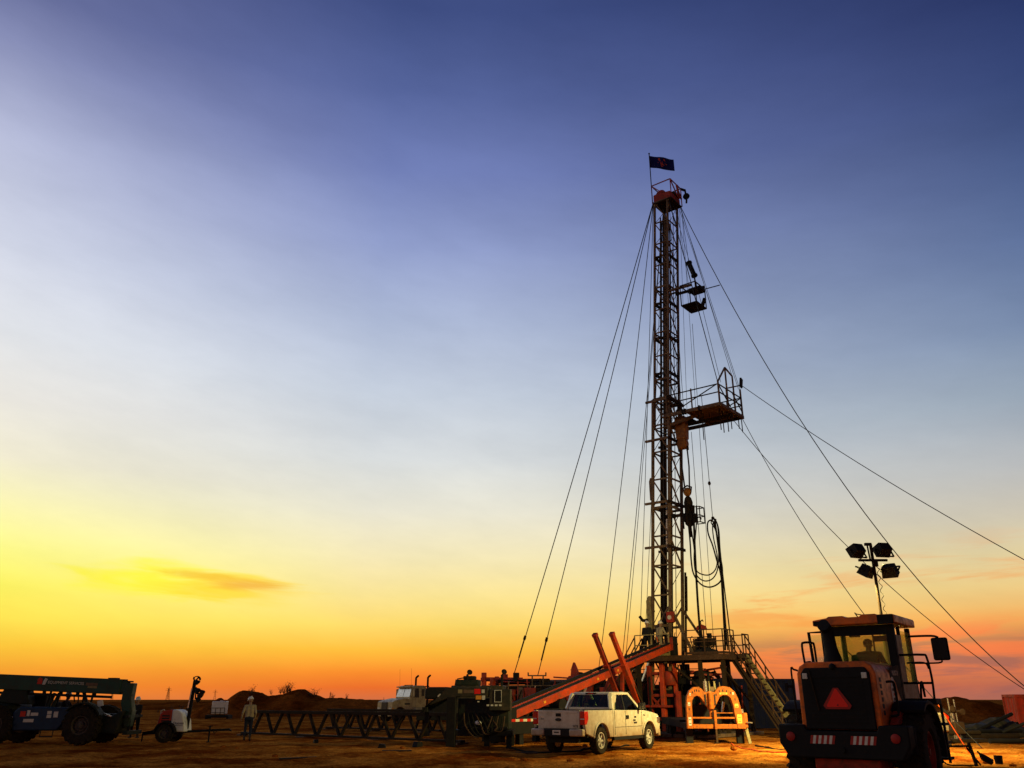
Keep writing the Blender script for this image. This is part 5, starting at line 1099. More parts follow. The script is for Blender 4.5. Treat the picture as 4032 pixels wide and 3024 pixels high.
MB().span(-.85,.85,2.3,2.5,1.0,1.42).build('rear_seat', M['seat'], pk, bevel=.05); MB().span(-.88,.88,4.0,4.38,1.15,1.36).build('dashboard', M['black'], pk, bevel=.03)
MB().span(.984,.990,3.72,3.86,1.085,1.145).build('door_print', M['ink'], bd); MB().span(.984,.990,3.62,3.80,.985,1.035).build('door_print', M['ink'], bd); MB().span(.984,.990,3.66,3.90,.90,.955).build('door_print', M['ink'], bd)
text('702.4', .075, M['ink'], bd, (.986,4.52,1.16), (math.pi/2,0,math.pi/2))
MB().span(-.95,.95,5.80,5.95,.42,.68).build('front_bumper', M['white'], pk, bevel=.05); MB().span(-.5,.5,5.84,5.885,.78,1.06).build('radiator_grille', M['black'], pk, bevel=.02)
MB().span(-.5,.5,.3,5.4,.36,.50).build('chassis', M['black'], pk); MB().cyl((-.75,1.22,.43),(.75,1.22,.43),.09).build('rear_axle', M['black'], pk, 40); MB().span(.55,.68,1.9,2.5,.34,.46).build('exhaust_box', M['chrome'], pk, bevel=.03)
wp = wheel_meshes(.425, .28, .255, 26, 6, 'rim', lugd=.010)
for y in (1.22, 4.90):
    for s in (-1, 1): add_wheel(pk, wp, (s*.845, y, .425), s)
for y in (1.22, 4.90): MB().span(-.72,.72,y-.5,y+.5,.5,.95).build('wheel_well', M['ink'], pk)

# ------------------------------------------------------------------ orange gooseneck trailer facing the camera (front at y = 0, looks to -y)
gt = thing('gooseneck_trailer', 'bright orange gooseneck trailer with twin arched front and a centre jack', 'trailer', (8.42, 37.0, 0), R(-3))
LA = [(-1.17,.57),(-1.15,1.5),(-1.10,1.82),(-.98,2.06),(-.80,2.18),(-.58,2.2),(-.47,2.12),(-.36,1.97),(-.26,1.93),(-.26,1.38),(-.42,1.62),(-.56,1.80),(-.68,1.85),(-.80,1.80),(-.89,1.65),(-.92,1.4),(-.92,.57)]
RA_ = [(-.02,1.93),(.05,1.96),(.15,2.1),(.28,2.2),(.45,2.22),(.70,2.18),(.90,2.0),(1.02,1.72),(1.12,1.2),(1.24,.57),(.90,.57),(.82,1.1),(.78,1.5),(.70,1.76),(.58,1.86),(.40,1.87),(.27,1.80),(.12,1.55),(-.02,1.34)]
la = MB().prism(LA, 0, .34, 'y').build('arch', M['orange'], gt, bevel=.015); rra = MB().prism(RA_, 0, .34, 'y').build('arch', M['orange'], gt, bevel=.015)
for (x, z, par) in ((-.86,1.98,la),(-.77,2.04,la),(-.68,2.05,la),(-.58,2.03,la),(-1.04,1.32,la),(.06,1.72,rra),(.12,1.88,rra),(.26,2.03,rra),(.40,2.04,rra),(.56,2.02,rra),(.72,1.96,rra),(.88,1.70,rra)):
    MB().prism([(x+.022*math.cos(R(a)), z+.055*math.sin(R(a))) for a in range(0,360,20)], -.003, .012, 'y').build('slot', M['ink'], par)
MB().span(-.918,.90,.02,.22,.57,.74).build('front_beam', M['orange'], gt, bevel=.015); MB().span(-.918,.84,.06,.16,.95,1.02).build('mid_rail', M['orange'], gt, bevel=.01); MB().span(.05,.80,.1,.15,1.16,1.19).build('upper_rail', M['orange'], gt)
hc = MB().lathe([(0,.10),(.1,.13),(.62,.13),(.72,.10)], (-.14,.15,1.30), (0,0,1), 20).build('hitch_tube', M['orange'], gt, 40); MB().prism([(-.34,1.93),(.06,1.93),(.02,1.4),(-.04,1.3),(-.24,1.3),(-.30,1.45)], -.02, .18, 'y').build('hitch_housing', M['orange'], gt, bevel=.03)
for x_ in (-.345, .045): MB().span(x_-.03,x_+.03,-.035,-.02,1.48,1.90).build('shade_strip', M['ink'], gt)  # dark strips paint in the shade between arch plates and hitch tube
MB().cyl((-.14,-.06,1.34),(-.14,-.06,1.95),.10,n=18).build('king_tube', M['orange'], gt, 40)
MB().cyl((-.14,.15,.95),(-.14,.15,1.36),.065).build('hitch_neck', M['orange'], gt, 40); MB().span(-.36,.12,.05,.30,1.93,1.99).build('top_plate', M['orange'], gt, bevel=.01)
MB().cyl((-.26,.25,1.95),(-.26,.25,2.42),.085,n=16).build('chrome_canister', M['chrome'], gt, 40); MB().cyl((-.26,.25,2.42),(-.26,.25,2.50),.03).build('canister_valve', M['chrome'], gt, 40)
for (x, h, w) in ((-.10,.42,.05),(.12,.42,.09),(.33,.40,.035),(-.02,.2,.12),(.07,.2,.1)): MB().prism([(x-w/2,2.0),(x+w/2+.02,2.0),(x+w/2-.02,2.0+h),(x-w/2+.01,2.0+h)], .2, .26, 'y').build('stake', M['stair'] if h > .3 else M['wood'], gt)
jk = MB().span(-.05,.05,-.09,.0,.55,1.28).build('jack_tube', M['orange'], gt, bevel=.01); MB().span(-.035,.035,-.08,-.01,.05,.56).build('jack_leg', M['tread'], jk); MB().lathe([(0,.14),(.03,.14),(.05,.05)], (0,-.045,0), (0,0,1), 16).build('jack_foot', M['steel'], jk, 40); MB().bar((.0,-.05,.33),(.16,-.06,.33),.03).build('jack_crank', M['steel'], jk)
for (x, z, w, h, mm, par) in ((-1.03,1.52,.10,.14,'paper',la),(-1.04,.85,.12,.32,'paper',la),(.42,1.93,.32,.07,'ylabel',rra),(.92,1.46,.15,.14,'ylabel',rra),(1.0,.95,.18,.34,'ylabel',rra),(.82,1.93,.07,.10,'paper',rra),(-.96,1.9,.06,.1,'paper',la)):
    lb_ = MB().span(x-w/2,x+w/2,-.004,.001,z-h/2,z+h/2).build('label_plate', M[mm], par)
    for k in range(2 if h > .2 else 1): MB().span(x-w*.35,x+w*.35,-.006,-.0045,z-h*.3+k*h*.45,z-h*.3+k*h*.45+.025).build('label_print', M['ink'], lb_)
sb = MB().span(1.16,1.34,.05,.30,.60,1.18).build('side_bracket', M['orange'], gt, bevel=.04); MB().bar((1.25,-.02,.82),(1.50,-.05,.80),.04).build('side_pin', M['chrome'], sb); MB().span(1.12,1.20,.1,.2,1.18,1.32).build('side_valve', M['chrome'], sb)
for x in (-1.02, 1.08):
    MB().span(x-.16,x+.16,.35,9.0,.55,.78).build('side_rail', M['black'], gt); MB().span(x-.14,x+.14,.5,.8,.0,.56).build('landing_leg', M['black'], gt)
MB().span(-1.2,1.25,2.0,9.0,.78,.86).build('deck', M['black'], gt); MB().span(-.85,.80,.9,1.0,.6,1.5).build('rear_plate', M['black'], gt)
MB().box((.35,1.6,1.15), (.5,.7,.7)).build('hydraulic_pump', M['black'], gt, bevel=.05); MB().cyl((.45,.8,1.2),(.55,.8,1.6),.06).build('pump_motor', M['chrome'], gt, 40)
for k in range(5): MB().tube(spline([(.0+.1*k,.3,.78),(.3,.25,.66-.02*k),(.6+.05*k,.28,.72),(.75,.32,.95)], 5), .02, 6).build('air_hose', M['rubber'], gt, 40)
wt = wheel_meshes(.40, .26, .22, 20)
for y in (6.2, 7.2):
    for s in (-1, 1): add_wheel(gt, wt, (s*1.05+.03, y, .40), s)
tag_mesh('timber_prop', MB().bar((9.80,37.1,0),(9.66,37.2,.86),.07,.12), M['stair'], 'pale timber plank leaning against the orange trailer side', 'plank', V((9.80,37.1,0)))

# ------------------------------------------------------------------ light tower with four lit floodlights (lamps face the rig, away from the camera)
LTY = 29.0; hp0 = at(3437, 2206, LTY)
lt = thing('light_tower', 'slender telescopic light tower with four black floodlights rising behind the loader cab', 'light tower', (hp0.x, LTY, 0), 0)
HZ = hp0.z
MB().cyl((0,0,.7),(0,0,3.9),.08,n=12).build('mast_tube', M['mast'], lt, 40); MB().cyl((0,0,3.7),(0,0,HZ+.55),.052,n=12).build('mast_tube', M['steel'], lt, 40)
MB().cyl((-.09,0,HZ),(-.12,0,HZ+.5),.028).build('hoist_rod', M['steel'], lt, 40); MB().box((-.09,0,HZ+.55),(.22,.12,.09)).build('top_cap', M['steel'], lt)
MB().span(-.5,.5,-.04,.04,HZ-.04,HZ+.04).build('cross_arm', M['steel'], lt, bevel=.01); MB().box((.03,-.08,HZ-.12),(.16,.12,.22)).build('junction_box', M['steel'], lt, bevel=.01)
MB().box((0,-.05,3.95),(.14,.14,.10)).build('locking_collar', M['steel'], lt)
MB().span(-.75,.75,-.55,1.6,.38,.95).build('generator_body', M['whitep'], lt, bevel=.05); MB().span(-.45,.45,-.5,1.5,.28,.40).build('trailer_frame', M['black'], lt)
for s in (-1, 1): add_wheel(lt, wheel_meshes(.31,.2,.18,18), (s*.88,.5,.31), s)
cw_ = [(.10+.045*math.cos(a*.9)+.06*(1-a/110), .045*math.sin(a*.9), 1.2+(HZ-.35-1.2)*a/110) for a in range(111)]
MB().tube([(x+.03, y, z) for x, y, z in cw_][::1], .011, 5).build('coiled_cable', M['rubber'], lt, 40)
LAMPDIR = V((-.42, .80, -.42)).normalized()
for i, (x, z, yaw, pit) in enumerate(((-.52,.33,24,-30),(.40,.36,12,-30),(-.28,-.37,46,-58),(.52,-.36,-40,-56))):
    c = V((x, .0, HZ+z)); rot = Matrix.Rotation(R(yaw), 4, 'Z') @ Matrix.Rotation(R(pit), 4, 'X')
    hb_ = MB().add([(-.20,-.20,-.15),(.20,-.20,-.15),(.26,.18,-.19),(-.26,.18,-.19),(-.20,-.20,.15),(.20,-.20,.15),(.26,.18,.19),(-.26,.18,.19)], [(3,2,1,0),(4,5,6,7),(0,1,5,4),(1,2,6,5),(3,0,4,7)])
    fx = hb_.build('floodlight', M['black'], lt); sf = fx.modifiers.new('wall','SOLIDIFY'); sf.thickness = .012; sf.offset = -1; fx.matrix_local = Matrix.Translation(c) @ rot
    MB().span(-.225,.225,.03,.04,-.158,.158).build('lamp_glass', M['lampglow'], fx)
    sz = -1 if z > 0 else 1
    yk = MB(); yk.bar((-.29,0,0),(-.29,0,sz*.28),.03,.05); yk.bar((.29,0,0),(.29,0,sz*.28),.03,.05); yk.bar((-.29,0,sz*.28),(.29,0,sz*.28),.05,.03); yk.bar((-.29,0,0),(-.24,0,0),.05); yk.bar((.29,0,0),(.24,0,0),.05); yk.build('yoke', M['black'], fx)
    l = bpy.data.lights.new('floodlight_bulb', 'SPOT'); l.energy = FLOOD*(.85 if z > 0 else 2.2); l.color = (1, .83, .30); l.spot_size = R(140); l.spot_blend = .9; l.shadow_soft_size = .03
    lo = bpy.data.objects.new('floodlight_bulb', l); COL.objects.link(lo); lo.parent = fx; lo.location = (0, .075, 0); lo.rotation_euler = (R(90), 0, 0)
for k, (x, dx) in enumerate(((-.2,-.22),(.25,.2),(.15,.3))): MB().tube(spline([(.03,-.08,HZ-.2),(x,-.06,HZ-.5+.1*k),(x+dx,-.1,HZ-.45+.2*(k%2))], 5), .012, 5).build('lamp_cable', M['rubber'], lt, 40)
# ------------------------------------------------------------------ telehandler (own frame: y forward = right in view, front axle at origin)
th = thing('telehandler', 'dark green telehandler with long lowered boom, lettering along the boom side', 'telehandler', (-17.43, 37.3, 0), R(-90))
wh = wheel_meshes(.73, .46, .36, 18, lugd=.04)
for y in (0, -3.5):
    for s in (-1, 1): add_wheel(th, wh, (s*1.02, y, .73), s)
MB().span(-.42,.42,-4.2,.9,.62,1.15).build('chassis', M['dkgreen'], th, bevel=.05)
MB().prism([(-.95,.52),(-2.75,.52),(-2.85,1.2),(-2.6,1.42),(-.55,1.40),(-.45,1.1)], .42, 1.12, 'x').build('engine_pod', M['blue'], th, bevel=.05)
ep = MB().prism([(-2.95,.75),(-3.2,1.5),(-4.2,1.62),(-4.6,1.3),(-4.6,.8)], -.9, .95, 'x').build('rear_body', M['dkgreen'], th, bevel=.05)
for (y, z, w, h, mm) in ((-2.42,1.15,.22,.2,'lampred'),(-2.2,1.18,.12,.22,'paper'),(-1.95,1.14,.3,.12,'paper'),(-1.35,1.2,.18,.12,'paper'),(-1.35,1.06,.18,.12,'paper'),(-1.08,1.13,.18,.22,'paper'),(-2.15,.90,.42,.12,'paper'),(-2.85,1.0,.09,.1,'paper')):
    MB().span(1.121,1.125,y-w/2,y+w/2,z-h/2,z+h/2).build('decal', M[mm], th)
MB().tube([(1.15,-1.55,.55),(1.18,-1.55,.30),(1.18,-1.05,.30),(1.15,-1.05,.55)], .025, 6).build('step', M['dkgreen'], th)
for y0, y1 in ((.35,-.75),): MB().prism(arc(0,.73,.80,25,140,10)+arc(0,.73,.86,140,25,10), .80, 1.28, 'x').build('front_fender', M['dkgreen'], th, bevel=.01)
MB().prism([(.6,.45),(1.25,.38),(1.36,.62),(1.45,1.1),(1.52,1.28),(1.3,1.22),(1.05,1.05),(.7,1.1)], -.55, .80, 'x').build('front_frame', M['dkgreen'], th, bevel=.04)
MB().bar((.82,.55,1.22),(.82,1.05,1.05),.04,.05).build('cylinder_rod', M['chrome'], th)
# boom
def bm_(y, z): return V((.28, y, z))
BA, BB = V((.30,-6.2,2.50)), V((.30,1.60,2.19))
bo_ = MB().bar(BA, BB, .46, .60, (0,0,1)).build('boom', M['boom'], th, bevel=.03)
MB().bar(BB+V((0,-.3,.02)), BB+V((0,.22,.0)), .38, .46, (0,0,1)).build('inner_boom', M['boom'], bo_, bevel=.02)
MB().bar(BA+V((.1,0,-.43)), BB+V((.1,-.35,-.40)), .10, .10, (0,0,1)).build('hose_track', M['black'], bo_)
for k in range(10): p_ = BA.lerp(BB, .05+.09*k); MB().box(p_+V((.1,0,-.35)), (.08,.12,.12)).build('track_bracket', M['black'], bo_)
for (y0, y1, z) in ((1.0,1.35,.36),(1.3,1.7,.30),(1.65,1.95,.24)): MB().span(.12,.48,y0,y1,2.19+z-.06,2.19+z).build('boom_top_pad', M['dkgreen'], bo_, bevel=.01)
tilt = -math.atan2(BA.z-BB.z, BB.y-BA.y)
text('EQUIPMENT SERVICES', .155, M['paper'], bo_, (.535,-.70,2.34), (math.pi/2,0,math.pi/2), 'boom_lettering').rotation_euler = (Matrix.Rotation(tilt,3,'X') @ Matrix.Rotation(math.pi/2,3,'Z') @ Matrix.Rotation(math.pi/2,3,'X')).to_euler()
lg = MB(); lg.prism([(-1.90,2.30),(-1.70,2.30),(-1.70,2.50),(-1.80,2.56),(-1.90,2.50)], .532,.537,'x'); lg.build('logo', M['lampred'], bo_)
lg = MB(); lg.prism([(-1.68,2.28),(-1.56,2.28),(-1.48,2.50),(-1.60,2.54),(-1.66,2.42)], .532,.537,'x'); lg.build('logo', M['paper'], bo_)
MB().prism([(0.14,2.24),(0.64,2.22),(0.64,2.34),(0.14,2.36)], .532,.537,'x').build('boom_decal', M['wood'], bo_); MB().prism([(0.24,2.15),(0.62,2.13),(0.62,2.21),(0.24,2.23)], .532,.537,'x').build('boom_decal', M['stair'], bo_)
MB().prism([(1.82,2.34),(2.12,2.34),(2.10,1.71),(2.23,1.24),(2.19,.66),(1.97,.62),(1.70,1.57),(1.71,2.04)], .10, .50, 'x').build('boom_head', M['boom'], bo_, bevel=.03)
MB().span(-.7,.7,2.05,2.25,.35,.50).build('carriage', M['dkgreen'], bo_); MB().span(-.7,.7,2.05,2.2,1.0,1.1).build('carriage', M['dkgreen'], bo_)
bo_.location = (0,-.5,0)
for x in (-.45,.45): MB().bar((x,2.16,.40),(x,2.16,1.12),.10,.06).build('fork_upright', M['black'], bo_)
for (y0, z0, y1, z1) in ((-.25,1.35,-.55,2.0),(-1.75,1.4,-1.55,1.95),(-1.95,1.4,-1.75,1.95)): MB().bar((.2,y0,z0),(.2,y1,z1),.11,.11).build('boom_ram', M['dkgreen'], th, bevel=.01)
MB().prism([(-3.0,1.5),(-2.6,1.5),(-2.9,2.3),(-3.6,2.45),(-4.0,1.6)], -.1, .5, 'x').build('boom_tower', M['dkgreen'], th, bevel=.04)
MB().tube([(.95,-.35,1.5),(.95,-.36,1.75),(.95,-.45,1.95),(.95,-.55,1.8),(.95,-.5,1.6)], .03, 6).build('mirror', M['black'], th); MB().box((.9,.55,1.55),(.05,.22,.24),Matrix.Rotation(.3,3,'X')).build('work_lamp', M['paper'], th)
# open cab on the far side
for (x, y) in ((-.2,-2.2),(-.2,-.75),(-.95,-2.2),(-.95,-.75)): MB().bar((x,y,1.2),(x,y+.1,2.35),.07).build('cab_pillar', M['dkgreen'], th)
MB().span(-1.0,-.15,-2.25,-.6,2.35,2.42).build('cab_roof', M['dkgreen'], th, bevel=.02); MB().span(-1.0,-.15,-2.25,-.7,.75,1.22).build('cab_tub', M['dkgreen'], th, bevel=.04); MB().span(-.8,-.3,-1.95,-1.85,1.1,1.6).build('seat_back', M['seat'], th, bevel=.04)
MB().span(-.9,-.25,-2.9,-2.35,1.3,1.95).build('fuel_tank', M['dkgreen'], th, bevel=.08)
def tw(x, y, z): return (-17.43+y, 37.3-x, z)
person('telehandler driver in hard hat sitting behind the lowered boom', tw(-.55,-1.62,.0), R(-90), 'darkcloth', 'denim',
       dict(pelvis=(0,0,1.12), chest=(0,.03,1.46), neck=(0,.05,1.66), head=(0,.08,1.82), lsh=(-.19,.04,1.58), lel=(-.26,.2,1.36), lwr=(-.18,.42,1.42), rsh=(.19,.04,1.58), rel=(.26,.2,1.36), rwr=(.18,.42,1.42),
            lhip=(-.1,.02,1.10), lkn=(-.13,.44,1.20), lan=(-.13,.52,.86), rhip=(.1,.02,1.10), rkn=(.13,.44,1.20), ran=(.13,.52,.86), look=(0,1,0)))

# ------------------------------------------------------------------ towable compressor with folded lamp mast (x to the right in view)
cp = thing('towable_generator', 'small red and white towable generator with a folded lamp mast, on one axle', 'generator', (-14.6, 38.3, 0), 0)
MB().prism([(-.50,.42),(-.44,.66),(-.34,1.12),(-.26,1.24),(.16,1.30),(.16,.42)], -.45, .45, 'y').build('rear_shell', M['contred'], cp, bevel=.04)
wsx = MB().prism([(.16,.42),(.16,1.30),(.40,1.28),(.58,1.15),(.70,.85),(.78,.42)], -.45, .45, 'y').build('front_shell', M['whitep'], cp, bevel=.04)
MB().tube([(-.34,-.40,1.13),(-.34,-.40,1.26),(-.2,-.40,1.30),(-.18,-.4,1.25)], .014, 6).build('lift_handle', M['whitep'], cp)
for k in range(4): MB().span(-.24,.08,-.456,-.45,.72+k*.1,.78+k*.1).build('louvre', M['ink'], cp)
text('Doosan', .145, M['ink'], wsx, (.50,-.455,.76), (math.pi/2,0,0)); MB().span(.32,.68,-.456,-.452,.66,.675).build('badge_bar', M['ink'], wsx)
MB().cyl((.13,-.47,.83),(.13,-.44,.83),.045).build('lock', M['ink'], cp)
for s in (-1, 1):
    w = add_wheel(cp, wheel_meshes(.36,.22,.20,20), (0,s*.56,.36), s); w.rotation_euler = (0,0,R(-90) if s < 0 else R(90))
MB().prism(arc(0,.36,.42,5,175,10)+arc(0,.36,.47,175,5,10), -.68, -.44, 'y').build('mudguard', M['black'], cp); MB().prism(arc(0,.36,.42,5,175,10)+arc(0,.36,.47,175,5,10), .44, .68, 'y').build('mudguard', M['black'], cp)
MB().bar((-1.1,0,.34),(2.55,0,.50),.10,.10).build('draw_bar', M['black'], cp); MB().bar((-1.1,0,.34),(-.5,0,.44),.12,.14).build('rear_bracket', M['black'], cp); MB().cyl((-1.1,-.1,.03),(-1.1,-.1,.42),.03).build('rear_jack', M['black'], cp)
MB().cyl((1.72,-.08,.0),(1.72,-.08,.66),.035).build('jack_stand', M['black'], cp); MB().lathe([(0,.09),(.03,.09)], (1.72,-.08,.0), (0,0,1), 12).build('jack_foot', M['black'], cp); MB().bar((1.62,-.08,.62),(1.85,-.08,.64),.03).build('jack_crank', M['black'], cp)
MB().tube(spline([(1.85,-.05,.50),(1.95,-.1,.36),(2.1,-.05,.52),(2.25,-.05,.5)], 5), .018, 6).build('safety_chain', M['steel'], cp); MB().bar((2.45,0,.5),(2.62,0,.46),.12,.06).build('hitch', M['black'], cp)
MB().bar((.70,0,.5),(.80,0,2.45),.11,.13).build('lamp_mast', M['black'], cp, bevel=.01); MB().bar((.66,-.04,1.35),(.72,-.04,2.15),.045,.05).build('mast_ram', M['chrome'], cp); MB().box((.67,-.06,1.3),(.1,.12,.1)).build('mast_pivot', M['steel'], cp)
for (x, z, r, s) in ((.92,2.42,.12,.9),(.98,2.05,.13,1.1),(1.12,1.85,.15,1.0),(1.20,1.98,.11,1.0),(1.06,1.68,.10,.9)):
    lm = MB(); lm.lathe([(-.13,.04),(-.1,r*.6),(0,r),(.06,r),(.06,.001)], (x,-.05,z), (.75,-.1,-.6) if z < 2.3 else (.3,0,.8), 14); lm.build('folded_lamp', M['black'], cp, 40)
for (x0,z0,x1,z1) in ((.80,2.4,.95,2.62),(.95,2.62,1.03,2.48),(.82,2.2,1.0,2.05),(.86,2.0,1.1,1.86),(.9,2.2,.92,1.7),(.74,2.62,.78,2.42)): MB().bar((x0,-.03,z0),(x1,-.03,z1),.05).build('lamp_bracket', M['black'], cp)
tube_ = MB().tube([(.88+.16*math.cos(R(a)),-.03,2.52+.12*math.sin(R(a))) for a in range(-20,200,20)], .022, 6).build('lamp_guard', M['black'], cp)

# ------------------------------------------------------------------ people on the pad and on the rig floor
person('worker in tan shirt, dark jeans and white hard hat walking past the truss rack', (-11.95, 40.6, -.03), R(15), 'tanshirt', 'denim',
       dict(lsh=(-.20,.02,1.44), lel=(-.29,-.06,1.17), lwr=(-.33,.06,.95), rsh=(.20,0,1.44), rel=(.27,-.08,1.16), rwr=(.24,.12,.96), lhip=(-.10,0,.93), lkn=(-.12,.10,.50), lan=(-.13,.06,.09), rhip=(.10,0,.93), rkn=(.11,.02,.50), ran=(.11,-.12,.09), look=(-.5,.6,-.25)))
person('worker in dark coveralls and pale hard hat standing between telehandler forks and the red generator', (-17.95, 42.6, -.03), R(170), 'darkcloth', 'darkcloth',
       dict(lel=(-.26,.08,1.16), lwr=(-.20,.26,1.04), rel=(.30,-.02,1.15), rwr=(.30,.14,.95), lkn=(-.20,.08,.50), lan=(-.26,.05,.09), rkn=(.14,.0,.50), ran=(.18,-.05,.09), look=(.2,1,-.1)))
person('rig hand in dark jacket and white hard hat at the floor railing, facing the mast', rw(-.62, -1.2, ZF+.005), RA+R(10), 'darkcloth', 'darkcloth',
       dict(lel=(-.27,.05,1.16), lwr=(-.16,.26,1.06), rel=(.27,.1,1.16), rwr=(.16,.32,1.14), head=(.01,.05,1.66), look=(.5,1,-.15)))
person('rig hand in tan shirt leaning to the gauge box on the rig floor', rw(.06, -1.15, ZF+.005), RA-R(10), 'tanshirt', 'khaki',
       dict(chest=(.03,.06,1.29), neck=(.05,.10,1.48), head=(.05,.15,1.63), lsh=(-.15,.09,1.41), rsh=(.24,.06,1.42), lel=(-.22,.22,1.18), lwr=(-.10,.42,1.18), rel=(.36,.12,1.18), rwr=(.40,.34,1.04), lkn=(-.14,.06,.50), rkn=(.14,.02,.50), lan=(-.16,0,.09), ran=(.16,-.05,.09), look=(.3,1,.1)))
tag_mesh('safety_lanyard', MB().tube(spline([rw(.02,-1.32,ZF+.98), rw(.1,-1.36,ZF+.75), rw(.22,-1.36,ZF+.45)], 6), .022, 6), M['orangeweb'], 'orange strap hanging from the belt of the tan shirted rig hand', 'strap', rw(.22,-1.36,ZF+.45), None, 40)

# ------------------------------------------------------------------ tan tractor truck in the back (faces +y)
sm = thing('semi_truck', 'tan conventional tractor truck with twin exhaust stacks parked behind the racks', 'truck', (-10.3, 72.0, 0), R(132))
hdp = [(-1.75,.95),(-1.75,1.72),(-1.3,1.80),(-.25,1.62),(0,1.50),(.04,.62),(-.15,.55),(-.22,.62)] + arc(-.80,.52,.62,10,170,10) + [(-1.6,.62)]
MB().prism(hdp, -1.05, 1.05, 'x').build('bonnet', M['tan'], sm, bevel=.08, seg=3)
g_ = MB().span(-.42,.42,.02,.075,.78,1.50).build('radiator_grille', M['hub'], sm, bevel=.03)
for k in range(8): MB().span(-.38,.38,.07,.09,.84+k*.08,.865+k*.08).build('grille_bar', M['hub'], g_)
MB().span(-1.2,1.2,-.1,.22,.42,.72).build('bumper', M['tan'], sm, bevel=.05)
for s in (-1, 1):
    MB().span(s*.62,s*.98,.0,.06,.86,1.08).build('head_lamp', M['paper'], sm, bevel=.03); MB().span(s*.99,s*1.06,-.2,.0,.86,1.06).build('indicator', M['amber'], sm, bevel=.02)
    MB().span(s*1.05,s*1.06,-1.72,-1.2,1.30,1.42).build('bonnet_vent', M['ink'], sm)
cbx = MB().prism([(-3.35,.85),(-3.35,2.62),(-3.1,2.78),(-2.2,2.78),(-1.98,2.62),(-1.72,1.85),(-1.72,.85)], -1.05, 1.05, 'x').build('cab', M['tan'], sm, bevel=.06, seg=3)
MB().add([(-.95,-1.73,1.90),(.95,-1.73,1.90),(.88,-1.955,2.56),(-.88,-1.955,2.56)], [(0,1,2,3)]).build('windscreen', M['chrome'], cbx, loc=(0,.02,.0))
MB().bar((0,-1.72,1.88),(0,-1.95,2.58),.04).build('screen_bar', M['ink'], cbx); MB().span(-1.0,1.0,-1.98,-1.72,2.62,2.72).build('sun_visor', M['tan'], cbx, bevel=.02)
for s in (-1, 1):
    MB().prism([(-2.05,1.85),(-2.22,2.55),(-2.55,2.55),(-2.62,1.85)], s*1.05, s*1.057, 'x').build('side_window', M['hub'], cbx); MB().prism([(-2.85,1.95),(-2.85,2.5),(-3.15,2.5),(-3.15,1.95)], s*1.05, s*1.057, 'x').build('side_window', M['hub'], cbx)
    MB().span(s*1.12,s*1.30,-2.0,-1.92,1.9,2.5).build('mirror', M['tan'], sm, bevel=.02); MB().bar((s*1.0,-1.9,2.5),(s*1.2,-1.95,2.5),.03).build('mirror_arm', M['steel'], sm)
    MB().tube(spline([(s*.85,-3.6,.9),(s*.85,-3.6,3.2),(s*.85,-3.65,3.45),(s*.85,-3.85,3.6)], 5), .085, 10).build('exhaust_stack', M['steel'], sm, 40)
    MB().cyl((s*1.12,-2.0,.78),(s*1.12,-3.2,.78),.30,n=16).build('fuel_tank', M['tan'], sm, 40)
for x in (-.5,-.25,0,.25,.5): MB().span(x-.06,x+.06,-2.3,-2.2,2.78,2.84).build('marker_lamp', M['amber'], sm)
for x in (-.9,.75): MB().tube([(x,-1.9,2.6),(x+.02,-1.85,4.1)], .008, 5).build('aerial', M['steel'], sm)
MB().tube([(.3,-.1,1.5),(.3,-.05,1.85)], .02, 5).build('hood_ornament', M['chrome'], sm); MB().bar((-1.0,-3.62,2.72),(1.0,-3.62,2.72),.08).build('headache_rack', M['steel'], sm)
MB().span(-.45,.45,-9.5,-1.6,.75,1.0).build('chassis', M['black'], sm); wsm = wheel_meshes(.52,.30,.29,20)
for (y, n_) in ((-.80,1),(-6.2,1),(-7.5,1)):
    for s in (-1, 1): add_wheel(sm, wsm, (s*.98,y,.52), s)
MB().span(-1.2,1.2,-9.4,-3.9,1.02,1.15).build('flat_bed', M['black'], sm)

# ------------------------------------------------------------------ dark power unit on a gooseneck frame (x to the right in view)
pu = thing('power_unit', 'dark green hydraulic power unit on a raised gooseneck frame with red and yellow stickers', 'power unit', (-1.45, 34.5, 0), R(-4))
MB().prism([(-1.85,1.45),(-1.95,1.30),(-1.05,2.14),(.55,2.14),(.55,1.80),(-.62,1.80),(-1.0,1.75)], -.35, -.10, 'y').build('gooseneck', M['olive'], pu, bevel=.02)
MB().prism([(-1.85,1.45),(-1.95,1.30),(-1.05,2.14),(.55,2.14),(.55,1.80),(-.62,1.80),(-1.0,1.75)], .45, .70, 'y').build('gooseneck', M['dkgreen'], pu, bevel=.02)
MB().span(-1.05,-.70,-.35,-.05,-.0,1.80).build('landing_leg', M['black'], pu, bevel=.02); MB().span(-.98,-.78,.3,.5,-.0,1.80).build('landing_leg', M['black'], pu); MB().bar((-1.9,.2,1.35),(-1.9,.2,.85),.14).build('king_post', M['black'], pu); MB().span(-2.0,-1.8,-.35,.70,1.25,1.42).build('nose_beam', M['dkgreen'], pu)
MB().span(-.65,1.35,-.05,1.4,.62,1.74).build('engine_housing', M['dkgreen'], pu, bevel=.04); MB().span(-1.1,1.5,-.3,1.5,.40,.60).build('skid_frame', M['black'], pu, bevel=.02)
MB().span(.60,1.42,-.36,.5,1.30,2.06).build('control_cabinet', M['olive'], pu, bevel=.02)
cb2 = MB().span(.82,1.06,-.375,-.361,1.62,2.02).build('cabinet_door', M['black'], pu)
for (x0,x1,z0,z1) in ((.80,1.08,2.02,2.04),(.80,1.08,1.60,1.62),(.80,.82,1.62,2.02),(1.06,1.08,1.62,2.02)): MB().span(x0,x1,-.385,-.375,z0,z1).build('door_trim', M['paper'], cb2)
